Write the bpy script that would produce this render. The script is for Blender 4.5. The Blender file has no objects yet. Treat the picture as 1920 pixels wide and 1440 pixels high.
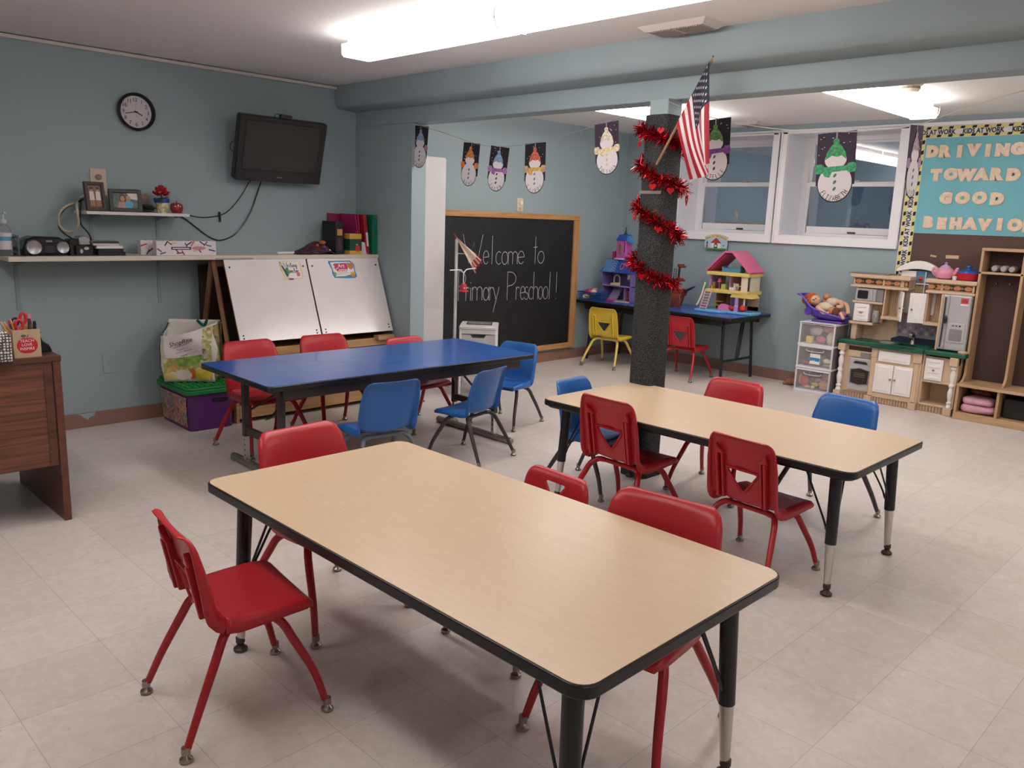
import bpy, bmesh, math, random
from mathutils import Vector, Matrix
random.seed(7)
SC = bpy.context.scene
COL = SC.collection
PI = math.pi

# ---------------------------------------------------------------- camera
CAMX, CAMY, CAMZ = -0.7981, -3.5280, 1.3823
YAW, PITCH, ROLL, FPX = 0.77808, -0.200926, 0.036465, 1527.93
_f = Vector((math.cos(PITCH)*math.cos(YAW), math.cos(PITCH)*math.sin(YAW), math.sin(PITCH)))
_r = _f.cross(Vector((0, 0, 1))).normalized()
_u = _r.cross(_f)
_r2 = math.cos(ROLL)*_r + math.sin(ROLL)*_u
_u2 = -math.sin(ROLL)*_r + math.cos(ROLL)*_u
cd = bpy.data.cameras.new('camera'); cd.sensor_width = 36.0; cd.lens = FPX/1920*36.0; cd.clip_start = 0.05
cam = bpy.data.objects.new('camera', cd); COL.objects.link(cam)
M = Matrix(((_r2.x, _u2.x, -_f.x, CAMX), (_r2.y, _u2.y, -_f.y, CAMY), (_r2.z, _u2.z, -_f.z, CAMZ), (0, 0, 0, 1)))
cam.matrix_world = M
SC.camera = cam

# ---------------------------------------------------------------- world: dim dusk outside the basement windows
w = bpy.data.worlds.new('world'); SC.world = w; w.use_nodes = True
bg = w.node_tree.nodes['Background']; bg.inputs[0].default_value = (0.17, 0.24, 0.34, 1); bg.inputs[1].default_value = 0.42
SC.view_settings.view_transform = 'Standard'; SC.view_settings.look = 'None'
SC.view_settings.exposure = 0.0; SC.view_settings.gamma = 1.0; SC.view_settings.use_curve_mapping = False
LAMP = 13.6          # emission of the fluorescent lenses

# ---------------------------------------------------------------- materials
def lin(h):
    if isinstance(h, str):
        h = h.lstrip('#'); c = [int(h[i:i+2], 16)/255 for i in (0, 2, 4)]
    else:
        c = [v/255 for v in h]
    return tuple((v/12.92 if v <= 0.04045 else ((v+0.055)/1.055)**2.4) for v in c)
_mats = {}
def P(name, col, rough=0.5, metal=0.0, var=0.0, vscale=6.0, bump=0.0, bscale=60.0, emit=0.0, trans=0.0, alpha=1.0, coat=0.0, spec=0.5, ior=1.45):
    """procedural principled material: base colour with optional noise variation and bump"""
    if name in _mats: return _mats[name]
    m = bpy.data.materials.new(name); m.use_nodes = True
    nt = m.node_tree; b = nt.nodes['Principled BSDF']
    c = lin(col)
    b.inputs['Base Color'].default_value = (*c, 1)
    b.inputs['Roughness'].default_value = rough; b.inputs['Metallic'].default_value = metal
    b.inputs['Specular IOR Level'].default_value = spec; b.inputs['IOR'].default_value = ior
    b.inputs['Coat Weight'].default_value = coat; b.inputs['Coat Roughness'].default_value = 0.1
    b.inputs['Transmission Weight'].default_value = trans; b.inputs['Alpha'].default_value = alpha
    if emit:
        b.inputs['Emission Color'].default_value = (*c, 1); b.inputs['Emission Strength'].default_value = emit
    tc = nt.nodes.new('ShaderNodeTexCoord')
    n = nt.nodes.new('ShaderNodeTexNoise'); n.inputs['Scale'].default_value = vscale; n.inputs['Detail'].default_value = 4
    nt.links.new(tc.outputs['Object'], n.inputs['Vector'])
    v = var if var else 0.03
    r = nt.nodes.new('ShaderNodeValToRGB')
    r.color_ramp.elements[0].position = 0.3; r.color_ramp.elements[1].position = 0.7
    r.color_ramp.elements[0].color = (*[x*(1-v) for x in c], 1); r.color_ramp.elements[1].color = (*[min(1, x*(1+v)) for x in c], 1)
    nt.links.new(n.outputs['Fac'], r.inputs['Fac']); nt.links.new(r.outputs['Color'], b.inputs['Base Color'])
    if bump:
        n2 = nt.nodes.new('ShaderNodeTexNoise'); n2.inputs['Scale'].default_value = bscale; n2.inputs['Detail'].default_value = 3
        nt.links.new(tc.outputs['Object'], n2.inputs['Vector'])
        bp = nt.nodes.new('ShaderNodeBump'); bp.inputs['Strength'].default_value = bump; bp.inputs['Distance'].default_value = 0.004
        nt.links.new(n2.outputs['Fac'], bp.inputs['Height']); nt.links.new(bp.outputs['Normal'], b.inputs['Normal'])
    _mats[name] = m
    return m

def wood(name, c1, c2, axis='X', rough=0.4, stretch=14.0, scale=3.0, contrast=(0.35, 0.65), bump=0.03):
    """streaky grain: noise squeezed across one axis plus a wave for the flame figure"""
    if name in _mats: return _mats[name]
    m = bpy.data.materials.new(name); m.use_nodes = True
    nt = m.node_tree; b = nt.nodes['Principled BSDF']; b.inputs['Roughness'].default_value = rough
    tc = nt.nodes.new('ShaderNodeTexCoord'); mp = nt.nodes.new('ShaderNodeMapping')
    s = [scale*stretch]*3; s['XYZ'.index(axis)] = scale
    mp.inputs['Scale'].default_value = s
    nt.links.new(tc.outputs['Object'], mp.inputs['Vector'])
    n = nt.nodes.new('ShaderNodeTexNoise'); n.inputs['Scale'].default_value = 1.0; n.inputs['Detail'].default_value = 6; n.inputs['Distortion'].default_value = 0.6
    nt.links.new(mp.outputs['Vector'], n.inputs['Vector'])
    r = nt.nodes.new('ShaderNodeValToRGB'); r.color_ramp.elements[0].position, r.color_ramp.elements[1].position = contrast
    r.color_ramp.elements[0].color = (*lin(c1), 1); r.color_ramp.elements[1].color = (*lin(c2), 1)
    nt.links.new(n.outputs['Fac'], r.inputs['Fac']); nt.links.new(r.outputs['Color'], b.inputs['Base Color'])
    bp = nt.nodes.new('ShaderNodeBump'); bp.inputs['Strength'].default_value = bump; bp.inputs['Distance'].default_value = 0.002
    nt.links.new(n.outputs['Fac'], bp.inputs['Height']); nt.links.new(bp.outputs['Normal'], b.inputs['Normal'])
    _mats[name] = m
    return m

def floor_mat():
    m = bpy.data.materials.new('vinyl_tile'); m.use_nodes = True; nt = m.node_tree; L = nt.links; N = nt.nodes.new
    b = nt.nodes['Principled BSDF']; b.inputs['Roughness'].default_value = 0.33; b.inputs['Specular IOR Level'].default_value = 0.4
    g = N('ShaderNodeNewGeometry'); sp = N('ShaderNodeSeparateXYZ'); L.new(g.outputs['Position'], sp.inputs[0])
    def math_(op, a, bb=None):
        n = N('ShaderNodeMath'); n.operation = op
        for i, v in enumerate((a, bb)):
            if v is None: continue
            if isinstance(v, (int, float)): n.inputs[i].default_value = v
            else: L.new(v, n.inputs[i])
        return n.outputs[0]
    T = 0.3048
    cells, seams = [], []
    for ax in ('X', 'Y'):
        q = math_('DIVIDE', sp.outputs[ax], T)
        fr = math_('FRACT', math_('ADD', q, 100.0))
        cells.append(math_('FLOOR', math_('ADD', q, 100.0)))
        d = math_('MINIMUM', fr, math_('SUBTRACT', 1.0, fr))
        seams.append(math_('LESS_THAN', d, 0.0036))
    seam = math_('MAXIMUM', seams[0], seams[1])
    cmb = N('ShaderNodeCombineXYZ'); L.new(cells[0], cmb.inputs[0]); L.new(cells[1], cmb.inputs[1])
    wn = N('ShaderNodeTexWhiteNoise'); L.new(cmb.outputs[0], wn.inputs['Vector'])
    base = N('ShaderNodeValToRGB'); e = base.color_ramp.elements
    e[0].color = (*lin('#d0c7c1'), 1); e[1].color = (*lin('#d8d0cb'), 1)
    L.new(wn.outputs['Value'], base.inputs['Fac'])
    # soft marbling and small dark chips of the vinyl composition
    n1 = N('ShaderNodeTexNoise'); n1.inputs['Scale'].default_value = 22; n1.inputs['Detail'].default_value = 5; n1.inputs['Distortion'].default_value = 1.2
    L.new(g.outputs['Position'], n1.inputs['Vector'])
    mr = N('ShaderNodeValToRGB'); mr.color_ramp.elements[0].position = 0.35; mr.color_ramp.elements[1].position = 0.7
    mr.color_ramp.elements[0].color = (0.90, 0.885, 0.87, 1); mr.color_ramp.elements[1].color = (1, 1, 1, 1)
    L.new(n1.outputs['Fac'], mr.inputs['Fac'])
    mx = N('ShaderNodeMix'); mx.data_type = 'RGBA'; mx.blend_type = 'MULTIPLY'; mx.inputs['Factor'].default_value = 1.0
    L.new(base.outputs['Color'], mx.inputs['A']); L.new(mr.outputs['Color'], mx.inputs['B'])
    n2 = N('ShaderNodeTexNoise'); n2.inputs['Scale'].default_value = 75; n2.inputs['Detail'].default_value = 2
    L.new(g.outputs['Position'], n2.inputs['Vector'])
    chip = N('ShaderNodeMapRange'); chip.inputs['From Min'].default_value = 0.69; chip.inputs['From Max'].default_value = 0.74; chip.inputs['To Max'].default_value = 0.5
    L.new(n2.outputs['Fac'], chip.inputs['Value'])
    mx2 = N('ShaderNodeMix'); mx2.data_type = 'RGBA'; L.new(chip.outputs['Result'], mx2.inputs['Factor'])
    L.new(mx.outputs['Result'], mx2.inputs['A']); mx2.inputs['B'].default_value = (*lin('#8e8078'), 1)
    mx3 = N('ShaderNodeMix'); mx3.data_type = 'RGBA'
    L.new(math_('MULTIPLY', seam, 0.45), mx3.inputs['Factor'])
    L.new(mx2.outputs['Result'], mx3.inputs['A']); mx3.inputs['B'].default_value = (*lin('#85786f'), 1)
    L.new(mx3.outputs['Result'], b.inputs['Base Color'])
    return m

def laminate_mat(name, c1, c2, c3):
    """maple-print table laminate: faint rippled grain"""
    m = bpy.data.materials.new(name); m.use_nodes = True; nt = m.node_tree; L = nt.links; N = nt.nodes.new
    b = nt.nodes['Principled BSDF']; b.inputs['Roughness'].default_value = 0.30
    tc = N('ShaderNodeTexCoord'); mp = N('ShaderNodeMapping'); mp.inputs['Scale'].default_value = (60, 7, 1)
    L.new(tc.outputs['Object'], mp.inputs['Vector'])
    n = N('ShaderNodeTexNoise'); n.inputs['Scale'].default_value = 1.0; n.inputs['Detail'].default_value = 4; n.inputs['Distortion'].default_value = 2.2
    L.new(mp.outputs['Vector'], n.inputs['Vector'])
    r = N('ShaderNodeValToRGB'); r.color_ramp.elements[0].position = 0.36; r.color_ramp.elements[1].position = 0.60
    r.color_ramp.elements[0].color = (*lin(c1), 1); r.color_ramp.elements[1].color = (*lin(c2), 1)
    L.new(n.outputs['Fac'], r.inputs['Fac'])
    n2 = N('ShaderNodeTexNoise'); n2.inputs['Scale'].default_value = 3.0; L.new(tc.outputs['Object'], n2.inputs['Vector'])
    mx = N('ShaderNodeMix'); mx.data_type = 'RGBA'; L.new(n2.outputs['Fac'], mx.inputs['Factor'])
    mr = N('ShaderNodeMath'); mr.operation = 'MULTIPLY'; mr.inputs[1].default_value = 0.5; L.new(n2.outputs['Fac'], mr.inputs[0]); L.new(mr.outputs[0], mx.inputs['Factor'])
    L.new(r.outputs['Color'], mx.inputs['A']); mx.inputs['B'].default_value = (*lin(c3), 1)
    L.new(mx.outputs['Result'], b.inputs['Base Color'])
    return m

def flecked(name, c1, c2, scale, pos=(0.42, 0.60), rough=0.9, bump=0.6):
    m = bpy.data.materials.new(name); m.use_nodes = True; nt = m.node_tree; L = nt.links; N = nt.nodes.new
    b = nt.nodes['Principled BSDF']; b.inputs['Roughness'].default_value = rough; b.inputs['Specular IOR Level'].default_value = 0.2
    tc = N('ShaderNodeTexCoord'); n = N('ShaderNodeTexNoise'); n.inputs['Scale'].default_value = scale; n.inputs['Detail'].default_value = 3
    L.new(tc.outputs['Object'], n.inputs['Vector'])
    r = N('ShaderNodeValToRGB'); r.color_ramp.elements[0].position, r.color_ramp.elements[1].position = pos
    r.color_ramp.elements[0].color = (*lin(c1), 1); r.color_ramp.elements[1].color = (*lin(c2), 1)
    L.new(n.outputs['Fac'], r.inputs['Fac']); L.new(r.outputs['Color'], b.inputs['Base Color'])
    bp = N('ShaderNodeBump'); bp.inputs['Strength'].default_value = bump; bp.inputs['Distance'].default_value = 0.003
    L.new(n.outputs['Fac'], bp.inputs['Height']); L.new(bp.outputs['Normal'], b.inputs['Normal'])
    return m

def patches(name, cols, scale, rough=0.6):
    """blotchy printed picture: several colours in voronoi-free noise bands"""
    m = bpy.data.materials.new(name); m.use_nodes = True; nt = m.node_tree; L = nt.links; N = nt.nodes.new
    b = nt.nodes['Principled BSDF']; b.inputs['Roughness'].default_value = rough
    tc = N('ShaderNodeTexCoord'); n = N('ShaderNodeTexNoise'); n.inputs['Scale'].default_value = scale; n.inputs['Detail'].default_value = 3; n.inputs['Distortion'].default_value = 0.8
    L.new(tc.outputs['Object'], n.inputs['Vector'])
    r = N('ShaderNodeValToRGB'); r.color_ramp.interpolation = 'EASE'
    els = r.color_ramp.elements
    while len(els) < len(cols): els.new(0.5)
    for i, c in enumerate(cols):
        els[i].position = 0.28 + 0.44*i/(len(cols)-1); els[i].color = (*lin(c), 1)
    L.new(n.outputs['Fac'], r.inputs['Fac']); L.new(r.outputs['Color'], b.inputs['Base Color'])
    return m

# ---------------------------------------------------------------- mesh builder
def frame(o, r, u):
    """matrix whose x axis is r, y axis is u, z axis is the facing normal r x u"""
    r = Vector(r).normalized(); u = Vector(u).normalized(); n = r.cross(u)
    return Matrix(((r.x, u.x, n.x, o[0]), (r.y, u.y, n.y, o[1]), (r.z, u.z, n.z, o[2]), (0, 0, 0, 1)))
def on_back(x, y, z):                      # frame on a wall facing -y (long wall with the chalkboard)
    return frame((x, y, z), (1, 0, 0), (0, 0, 1))
def on_win(x, y, z):                       # frame on a wall facing -x (window wall)
    return frame((x, y, z), (0, -1, 0), (0, 0, 1))
ID = Matrix.Identity(4)

def rounded_rect(wd, ht, r, n=5, cx=0.0, cy=0.0):
    pts = []
    for (sx, sy, a0) in ((1, 1, 0), (-1, 1, 90), (-1, -1, 180), (1, -1, 270)):
        for i in range(n+1):
            a = math.radians(a0 + 90*i/n)
            pts.append((cx + sx*(wd/2-r) + r*math.cos(a), cy + sy*(ht/2-r) + r*math.sin(a)))
    return pts
def ellipse(rx, ry, n=24, cx=0.0, cy=0.0):
    return [(cx+rx*math.cos(2*PI*i/n), cy+ry*math.sin(2*PI*i/n)) for i in range(n)]

def smooth_path(pts, n=6):
    """Catmull-Rom through the points"""
    p = [Vector(q) for q in pts]; out = []
    for i in range(len(p)-1):
        a = p[i-1] if i else p[0]*2-p[1]; b, c = p[i], p[i+1]; d = p[i+2] if i+2 < len(p) else p[-1]*2-p[-2]
        for k in range(n):
            t = k/n
            out.append(0.5*((2*b)+(c-a)*t+(2*a-5*b+4*c-d)*t*t+(3*b-a-3*c+d)*t**3))
    out.append(p[-1]); return out

_textcache = {}
def text_geo(s, bold=0.0):
    k = (s, bold)
    if k not in _textcache:
        cu = bpy.data.curves.new('t', 'FONT'); cu.body = s; cu.size = 1.0; cu.offset = bold; cu.resolution_u = 3
        o = bpy.data.objects.new('t', cu); COL.objects.link(o)
        dg = bpy.context.evaluated_depsgraph_get(); dg.update()
        me = bpy.data.meshes.new_from_object(o.evaluated_get(dg))
        vs = [v.co.copy() for v in me.vertices]; fs = [tuple(p.vertices) for p in me.polygons]
        bpy.data.objects.remove(o); bpy.data.curves.remove(cu); bpy.data.meshes.remove(me)
        _textcache[k] = (vs, fs)
    return _textcache[k]

class MB:
    def __init__(s): s.v = []; s.f = []; s.m = []
    def add(s, vs, fs, mi=0, mat=None):
        o = len(s.v)
        s.v += [(mat @ Vector(v)) if mat is not None else Vector(v) for v in vs]
        s.f += [tuple(i+o for i in f) for f in fs]; s.m += [mi]*len(fs); return s
    def box(s, x0, x1, y0, y1, z0, z1, mi=0, mat=None):
        vs = [(x, y, z) for z in (z0, z1) for y in (y0, y1) for x in (x0, x1)]
        return s.add(vs, [(0, 2, 3, 1), (4, 5, 7, 6), (0, 1, 5, 4), (2, 6, 7, 3), (0, 4, 6, 2), (1, 3, 7, 5)], mi, mat)
    def prism(s, poly, z0, z1, mi=0, mat=None, top=None):
        """polygon in local xy extruded along local z; `top` gives another polygon for the far end"""
        n = len(poly); top = top or poly
        vs = [(x, y, z0) for x, y in poly] + [(x, y, z1) for x, y in top]
        a = sum(poly[i][0]*poly[(i+1) % n][1]-poly[(i+1) % n][0]*poly[i][1] for i in range(n))
        fs = [tuple(range(n))[::-1], tuple(range(n, 2*n))] + [(i, (i+1) % n, n+(i+1) % n, n+i) for i in range(n)]
        if a*(z1-z0) < 0: fs = [f[::-1] for f in fs]
        return s.add(vs, fs, mi, mat)
    def tube(s, pts, r, n=10, mi=0, mat=None, caps=True, closed=False):
        p = [Vector(q) for q in pts]; k = len(p)
        rs = r if isinstance(r, (list, tuple)) else [r]*k
        rings = []; prev = None
        for i in range(k):
            if closed: t = (p[(i+1) % k]-p[i-1])
            else: t = (p[min(i+1, k-1)]-p[max(i-1, 0)])
            t = t.normalized() if t.length > 1e-9 else Vector((0, 0, 1))
            if prev is None:
                a = Vector((0, 0, 1)) if abs(t.z) < 0.9 else Vector((1, 0, 0)); nrm = t.cross(a).normalized()
            else:
                nrm = (prev - t*prev.dot(t)); nrm = nrm.normalized() if nrm.length > 1e-6 else t.orthogonal().normalized()
            prev = nrm; b = t.cross(nrm)
            rings.append([p[i]+rs[i]*(math.cos(2*PI*j/n)*nrm+math.sin(2*PI*j/n)*b) for j in range(n)])
        vs = [q for rg in rings for q in rg]; fs = []
        for i in range(k if closed else k-1):
            i2 = (i+1) % k
            for j in range(n): fs.append((i*n+j, i*n+(j+1) % n, i2*n+(j+1) % n, i2*n+j))
        if caps and not closed: fs += [tuple(range(n))[::-1], tuple((k-1)*n+j for j in range(n))]
        return s.add(vs, fs, mi, mat)
    def lathe(s, prof, n=20, mi=0, mat=None, cap=True):
        """(radius, z) profile turned about local z"""
        vs = []; fs = []
        for r, z in prof: vs += [(max(r, 1e-5)*math.cos(2*PI*j/n), max(r, 1e-5)*math.sin(2*PI*j/n), z) for j in range(n)]
        for i in range(len(prof)-1):
            for j in range(n): fs.append((i*n+j, i*n+(j+1) % n, (i+1)*n+(j+1) % n, (i+1)*n+j))
        if cap: fs += [tuple(range(n))[::-1], tuple((len(prof)-1)*n+j for j in range(n))]
        return s.add(vs, fs, mi, mat)
    def ball(s, c, r, n=14, mi=0, mat=None, k=None):
        r = (r, r, r) if isinstance(r, (int, float)) else r
        k = k or n//2+1
        vs = []; fs = []
        for i in range(k+1):
            th = PI*i/k; rr = max(math.sin(th), 1e-4)
            vs += [(c[0]+r[0]*rr*math.cos(2*PI*j/n), c[1]+r[1]*rr*math.sin(2*PI*j/n), c[2]-r[2]*math.cos(th)) for j in range(n)]
        for i in range(k):
            for j in range(n): fs.append((i*n+j, i*n+(j+1) % n, (i+1)*n+(j+1) % n, (i+1)*n+j))
        return s.add(vs, fs, mi, mat)
    def text(s, t, size, mat, x=0, y=0, align='C', bold=0.0, z0=0.0, z1=0.0008, mi=0, width=None, shear=0.0):
        vs, fs = text_geo(t, bold)
        if not vs: return s
        x0 = min(v.x for v in vs); x1 = max(v.x for v in vs)
        sx = size if width is None else width/(x1-x0)
        off = {'C': -(x0+x1)/2, 'L': -x0, 'R': -x1}[align]
        n = len(vs)
        q = [Vector(((v.x+off)*sx+x+shear*v.y*size, v.y*size+y, z1)) for v in vs]
        return s.add(q, fs, mi, mat)
    def stroke(s, pts, wd, mat, mi=0, z=0.0006):
        """a drawn line: flat ribbon following 2-D points in the frame"""
        p = [Vector((a, b)) for a, b in pts]; vs = []; fs = []
        for i in range(len(p)):
            t = (p[min(i+1, len(p)-1)]-p[max(i-1, 0)]); t = t.normalized() if t.length > 0 else Vector((1, 0)); nn = Vector((-t.y, t.x))*wd/2
            vs += [(p[i].x+nn.x, p[i].y+nn.y, z), (p[i].x-nn.x, p[i].y-nn.y, z)]
        for i in range(len(p)-1): fs.append((2*i, 2*i+1, 2*i+3, 2*i+2))
        return s.add(vs, fs, mi, mat)
    def grid(s, fn, nu, nv, mi=0, mat=None, closed_u=False):
        vs = [fn(i/nu, j/nv) for i in range(nu+1) for j in range(nv+1)]
        fs = [(i*(nv+1)+j, (i+1)*(nv+1)+j, (i+1)*(nv+1)+j+1, i*(nv+1)+j+1) for i in range(nu) for j in range(nv)]
        return s.add(vs, fs, mi, mat)
    def mesh(s, name, mats, off=Vector((0, 0, 0)), smooth=35, weld=True):
        me = bpy.data.meshes.new(name)
        me.from_pydata([tuple(v-off) for v in s.v], [], s.f)
        for m in (mats if isinstance(mats, (list, tuple)) else [mats]): me.materials.append(m)
        for p_, mi in zip(me.polygons, s.m): p_.material_index = mi
        bm = bmesh.new(); bm.from_mesh(me)
        if weld: bmesh.ops.remove_doubles(bm, verts=bm.verts, dist=1e-5)
        bmesh.ops.recalc_face_normals(bm, faces=bm.faces) if weld == 'recalc' else None
        for fc in bm.faces: fc.smooth = smooth > 0
        if smooth:
            for e in bm.edges:
                if len(e.link_faces) == 2:
                    e.smooth = e.calc_face_angle(0) < math.radians(smooth)
                else: e.smooth = True
        bm.to_mesh(me); bm.free(); me.update()
        return me

def root_loc(o):
    v = Vector((0, 0, 0))
    while o is not None: v += o.location; o = o.parent
    return v
def part(name, mb, mats, parent, local=False, smooth=35, bevel=0.0, label=None, solid=0.0, weld=True, seg=2):
    """one mesh under its thing; vertices given in world coordinates unless local"""
    off = Vector((0, 0, 0)) if local else root_loc(parent)
    o = bpy.data.objects.new(name, mb.mesh(name, mats, off, smooth, weld)); COL.objects.link(o)
    o.parent = parent
    mods(o, bevel, solid, seg)
    if label: o['label'] = label
    return o
def mods(o, bevel=0.0, solid=0.0, seg=2):
    if solid:
        s = o.modifiers.new('solidify', 'SOLIDIFY'); s.thickness = solid; s.offset = 0
    if bevel:
        b = o.modifiers.new('bevel', 'BEVEL'); b.width = bevel; b.segments = seg; b.limit_method = 'ANGLE'; b.angle_limit = math.radians(40)
        b.harden_normals = False
def tag(o, label, cat, group=None):
    o['label'] = label; o['category'] = cat
    if group: o['group'] = group
    return o
def thing(name, label, cat, loc=(0, 0, 0), rz=0.0, group=None):
    o = bpy.data.objects.new(name, None); COL.objects.link(o); o.location = loc; o.rotation_euler = (0, 0, rz); o.empty_display_size = 0.05
    return tag(o, label, cat, group)
def solo(name, mb, mats, label, cat, group=None, smooth=35, bevel=0.0, solid=0.0, weld=True, seg=2):
    """a thing that is one mesh; its origin sits at the middle of its base"""
    xs = [v.x for v in mb.v]; ys = [v.y for v in mb.v]; zs = [v.z for v in mb.v]
    c = Vector(((min(xs)+max(xs))/2, (min(ys)+max(ys))/2, min(zs)))
    o = bpy.data.objects.new(name, mb.mesh(name, mats, c, smooth, weld)); COL.objects.link(o); o.location = c
    mods(o, bevel, solid, seg)
    return tag(o, label, cat, group)
def struct(name, mb=None, mats=None, parent=None, smooth=35, bevel=0.0, weld=True):
    if mb is None:
        o = bpy.data.objects.new(name, None); COL.objects.link(o)
    else:
        off = root_loc(parent) if parent else Vector((0, 0, 0))
        o = bpy.data.objects.new(name, mb.mesh(name, mats, off, smooth, weld)); COL.objects.link(o); mods(o, bevel)
    if parent: o.parent = parent
    else: o['kind'] = 'structure'
    return o
def dup(root, loc, rz, label, group=None, scale=None):
    r = root.copy(); COL.objects.link(r); r.location = loc; r.rotation_euler = (0, 0, rz); r['label'] = label
    if scale: r.scale = (scale,)*3
    if group: r['group'] = group
    for ch in list(root.children):
        c = ch.copy(); COL.objects.link(c); c.parent = r
        for g in list(ch.children):
            d = g.copy(); COL.objects.link(d); d.parent = c
    return r
def bake(o):
    """apply this object's modifiers into its mesh"""
    dg = bpy.context.evaluated_depsgraph_get(); dg.update()
    me = bpy.data.meshes.new_from_object(o.evaluated_get(dg)); o.modifiers.clear(); o.data = me
    return o

# hand lettering: single-stroke capitals and the few small letters used (unit box, x 0..0.6 by default)
def arc(cx, cy, rx, ry, a0, a1, n=9):
    return [(cx+rx*math.cos(math.radians(a0+(a1-a0)*i/n)), cy+ry*math.sin(math.radians(a0+(a1-a0)*i/n))) for i in range(n+1)]
HAND = {
 'A': [[(0, 0), (.28, 1), (.56, 0)], [(.12, .38), (.44, .38)]], 'B': [[(0, 0), (0, 1)], [(0, 1)]+arc(.1, .76, .36, .24, 90, -90)+[(0, .52)]+arc(.12, .26, .42, .26, 90, -90)+[(0, 0)]],
 'C': [arc(.32, .5, .32, .5, 55, 305)], 'D': [[(0, 0), (0, 1)]+arc(.05, .5, .5, .5, 90, -90)+[(0, 0)]], 'E': [[(.5, 1), (0, 1), (0, 0), (.5, 0)], [(0, .52), (.4, .52)]],
 'H': [[(0, 0), (0, 1)], [(.5, 0), (.5, 1)], [(0, .5), (.5, .5)]], 'I': [[(.2, 0), (.2, 1)], [(.02, 1), (.38, 1)], [(.02, 0), (.38, 0)]],
 'J': [[(.02, 1), (.56, 1)], [(.34, 1), (.34, .25)]+arc(.18, .22, .16, .22, 0, -150)], 'L': [[(0, 1), (0, 0), (.5, 0)]], 'M': [[(0, 0), (.05, 1), (.32, .35), (.6, 1), (.65, 0)]],
 'N': [[(0, 0), (0, 1), (.5, 0), (.5, 1)]], 'O': [arc(.3, .5, .3, .5, 90, 450, 16)], 'Q': [arc(.3, .5, .3, .5, 90, 450, 16), [(.34, .25), (.62, -.08)]],
 'T': [[(0, 1), (.56, 1)], [(.28, 1), (.28, 0)]], 'U': [[(0, 1), (0, .3)]+arc(.26, .3, .26, .3, 180, 360)+[(.52, 1)]], 'Y': [[(0, 1), (.28, .5), (.56, 1)], [(.28, .5), (.28, 0)]],
 'Z': [[(0, 1), (.5, 1), (0, 0), (.5, 0)]],
 'R': [[(0, 0), (0, 1)]+arc(.08, .76, .38, .24, 90, -90)+[(0, .52)], [(.15, .52), (.52, 0)]],
 'P': [[(0, 0), (0, 1)], [(0, .98)]+arc(.12, .74, .34, .24, 85, -95)+[(0, .46)]],
 'W': [[(0, 1), (.28, 0), (.5, .72), (.66, 0), (.9, 1)]],
 'e': [[(.02, .24)]+[(.38, .26)]+arc(.2, .24, .19, .24, 8, 320)], 'l': [[(0, 0), (0, 1)]], 'c': [arc(.2, .23, .2, .23, 50, 310)], 'o': [arc(.2, .23, .2, .23, 90, 450, 14)],
 'm': [[(0, 0), (0, .46)], [(0, .32)]+arc(.13, .32, .13, .14, 180, 0)+[(.26, 0)], [(.26, .32)]+arc(.4, .32, .14, .14, 180, 0)+[(.54, 0)]],
 't': [[(.14, 0), (.14, 1)], [(0, .6), (.3, .62)]], 'r': [[(0, 0), (0, .46)], [(0, .3)]+arc(.14, .3, .14, .15, 180, 40)], 'i': [[(0, 0), (0, .44)], [(0, .58), (.01, .62)]],
 'a': [arc(.17, .22, .17, .22, 50, 410, 14), [(.34, .46), (.34, 0)]], 'y': [[(0, .46), (.17, .04)], [(.36, .46), (.02, -.42)]],
 's': [arc(.15, .35, .14, .11, 40, 250, 7)+arc(.15, .12, .15, .12, 80, -150, 8)], 'h': [[(0, 0), (0, 1)], [(0, .3)]+arc(.15, .3, .15, .16, 180, 0)+[(.3, 0)]],
 'n': [[(0, 0), (0, .46)], [(0, .3)]+arc(.15, .3, .15, .16, 180, 0)+[(.3, 0)]], 'g': [arc(.17, .24, .17, .22, 50, 410, 12), [(.34, .46), (.34, -.15)]+arc(.17, -.15, .17, .16, 0, -140, 6)],
 '!': [[(0, .25), (0, 1)], [(0, 0), (.01, .05)]],
}
def hand(mb, ch, x, y, h, wd, mat, w=1.0, rot=0.0, mi=0, z=0.0006):
    """draw one hand-lettered character with its lower left corner at x, y"""
    c, s_ = math.cos(rot), math.sin(rot)
    for st in HAND[ch]:
        pts = [(x+(px*w*h)*c-(py*h)*s_, y+(px*w*h)*s_+(py*h)*c) for px, py in st]
        mb.stroke(pts, wd, mat, mi, z)

# ---------------------------------------------------------------- the room
XW, YW, ZC = 6.24, 1.84, 2.277            # window wall, long wall, ceiling
XB, YB = -3.2, -6.5                       # the two walls behind the camera
WALL = P('wall_paint', '#93a3a7', 0.5, var=0.02, vscale=2.5, bump=0.05, bscale=220)
CEIL = P('ceiling_paint', '#eae7e5', 0.8, var=0.015, vscale=1.5, bump=0.06, bscale=120)
TRIMW = P('white_trim_paint', '#e8e6e8', 0.35, var=0.01)
BASEB = P('brown_vinyl_base', '#8b6a5e', 0.45, var=0.06, vscale=5)
BEAMP = P('beam_paint', '#93a3a7', 0.5, var=0.04, vscale=3, bump=0.25, bscale=12)

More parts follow.
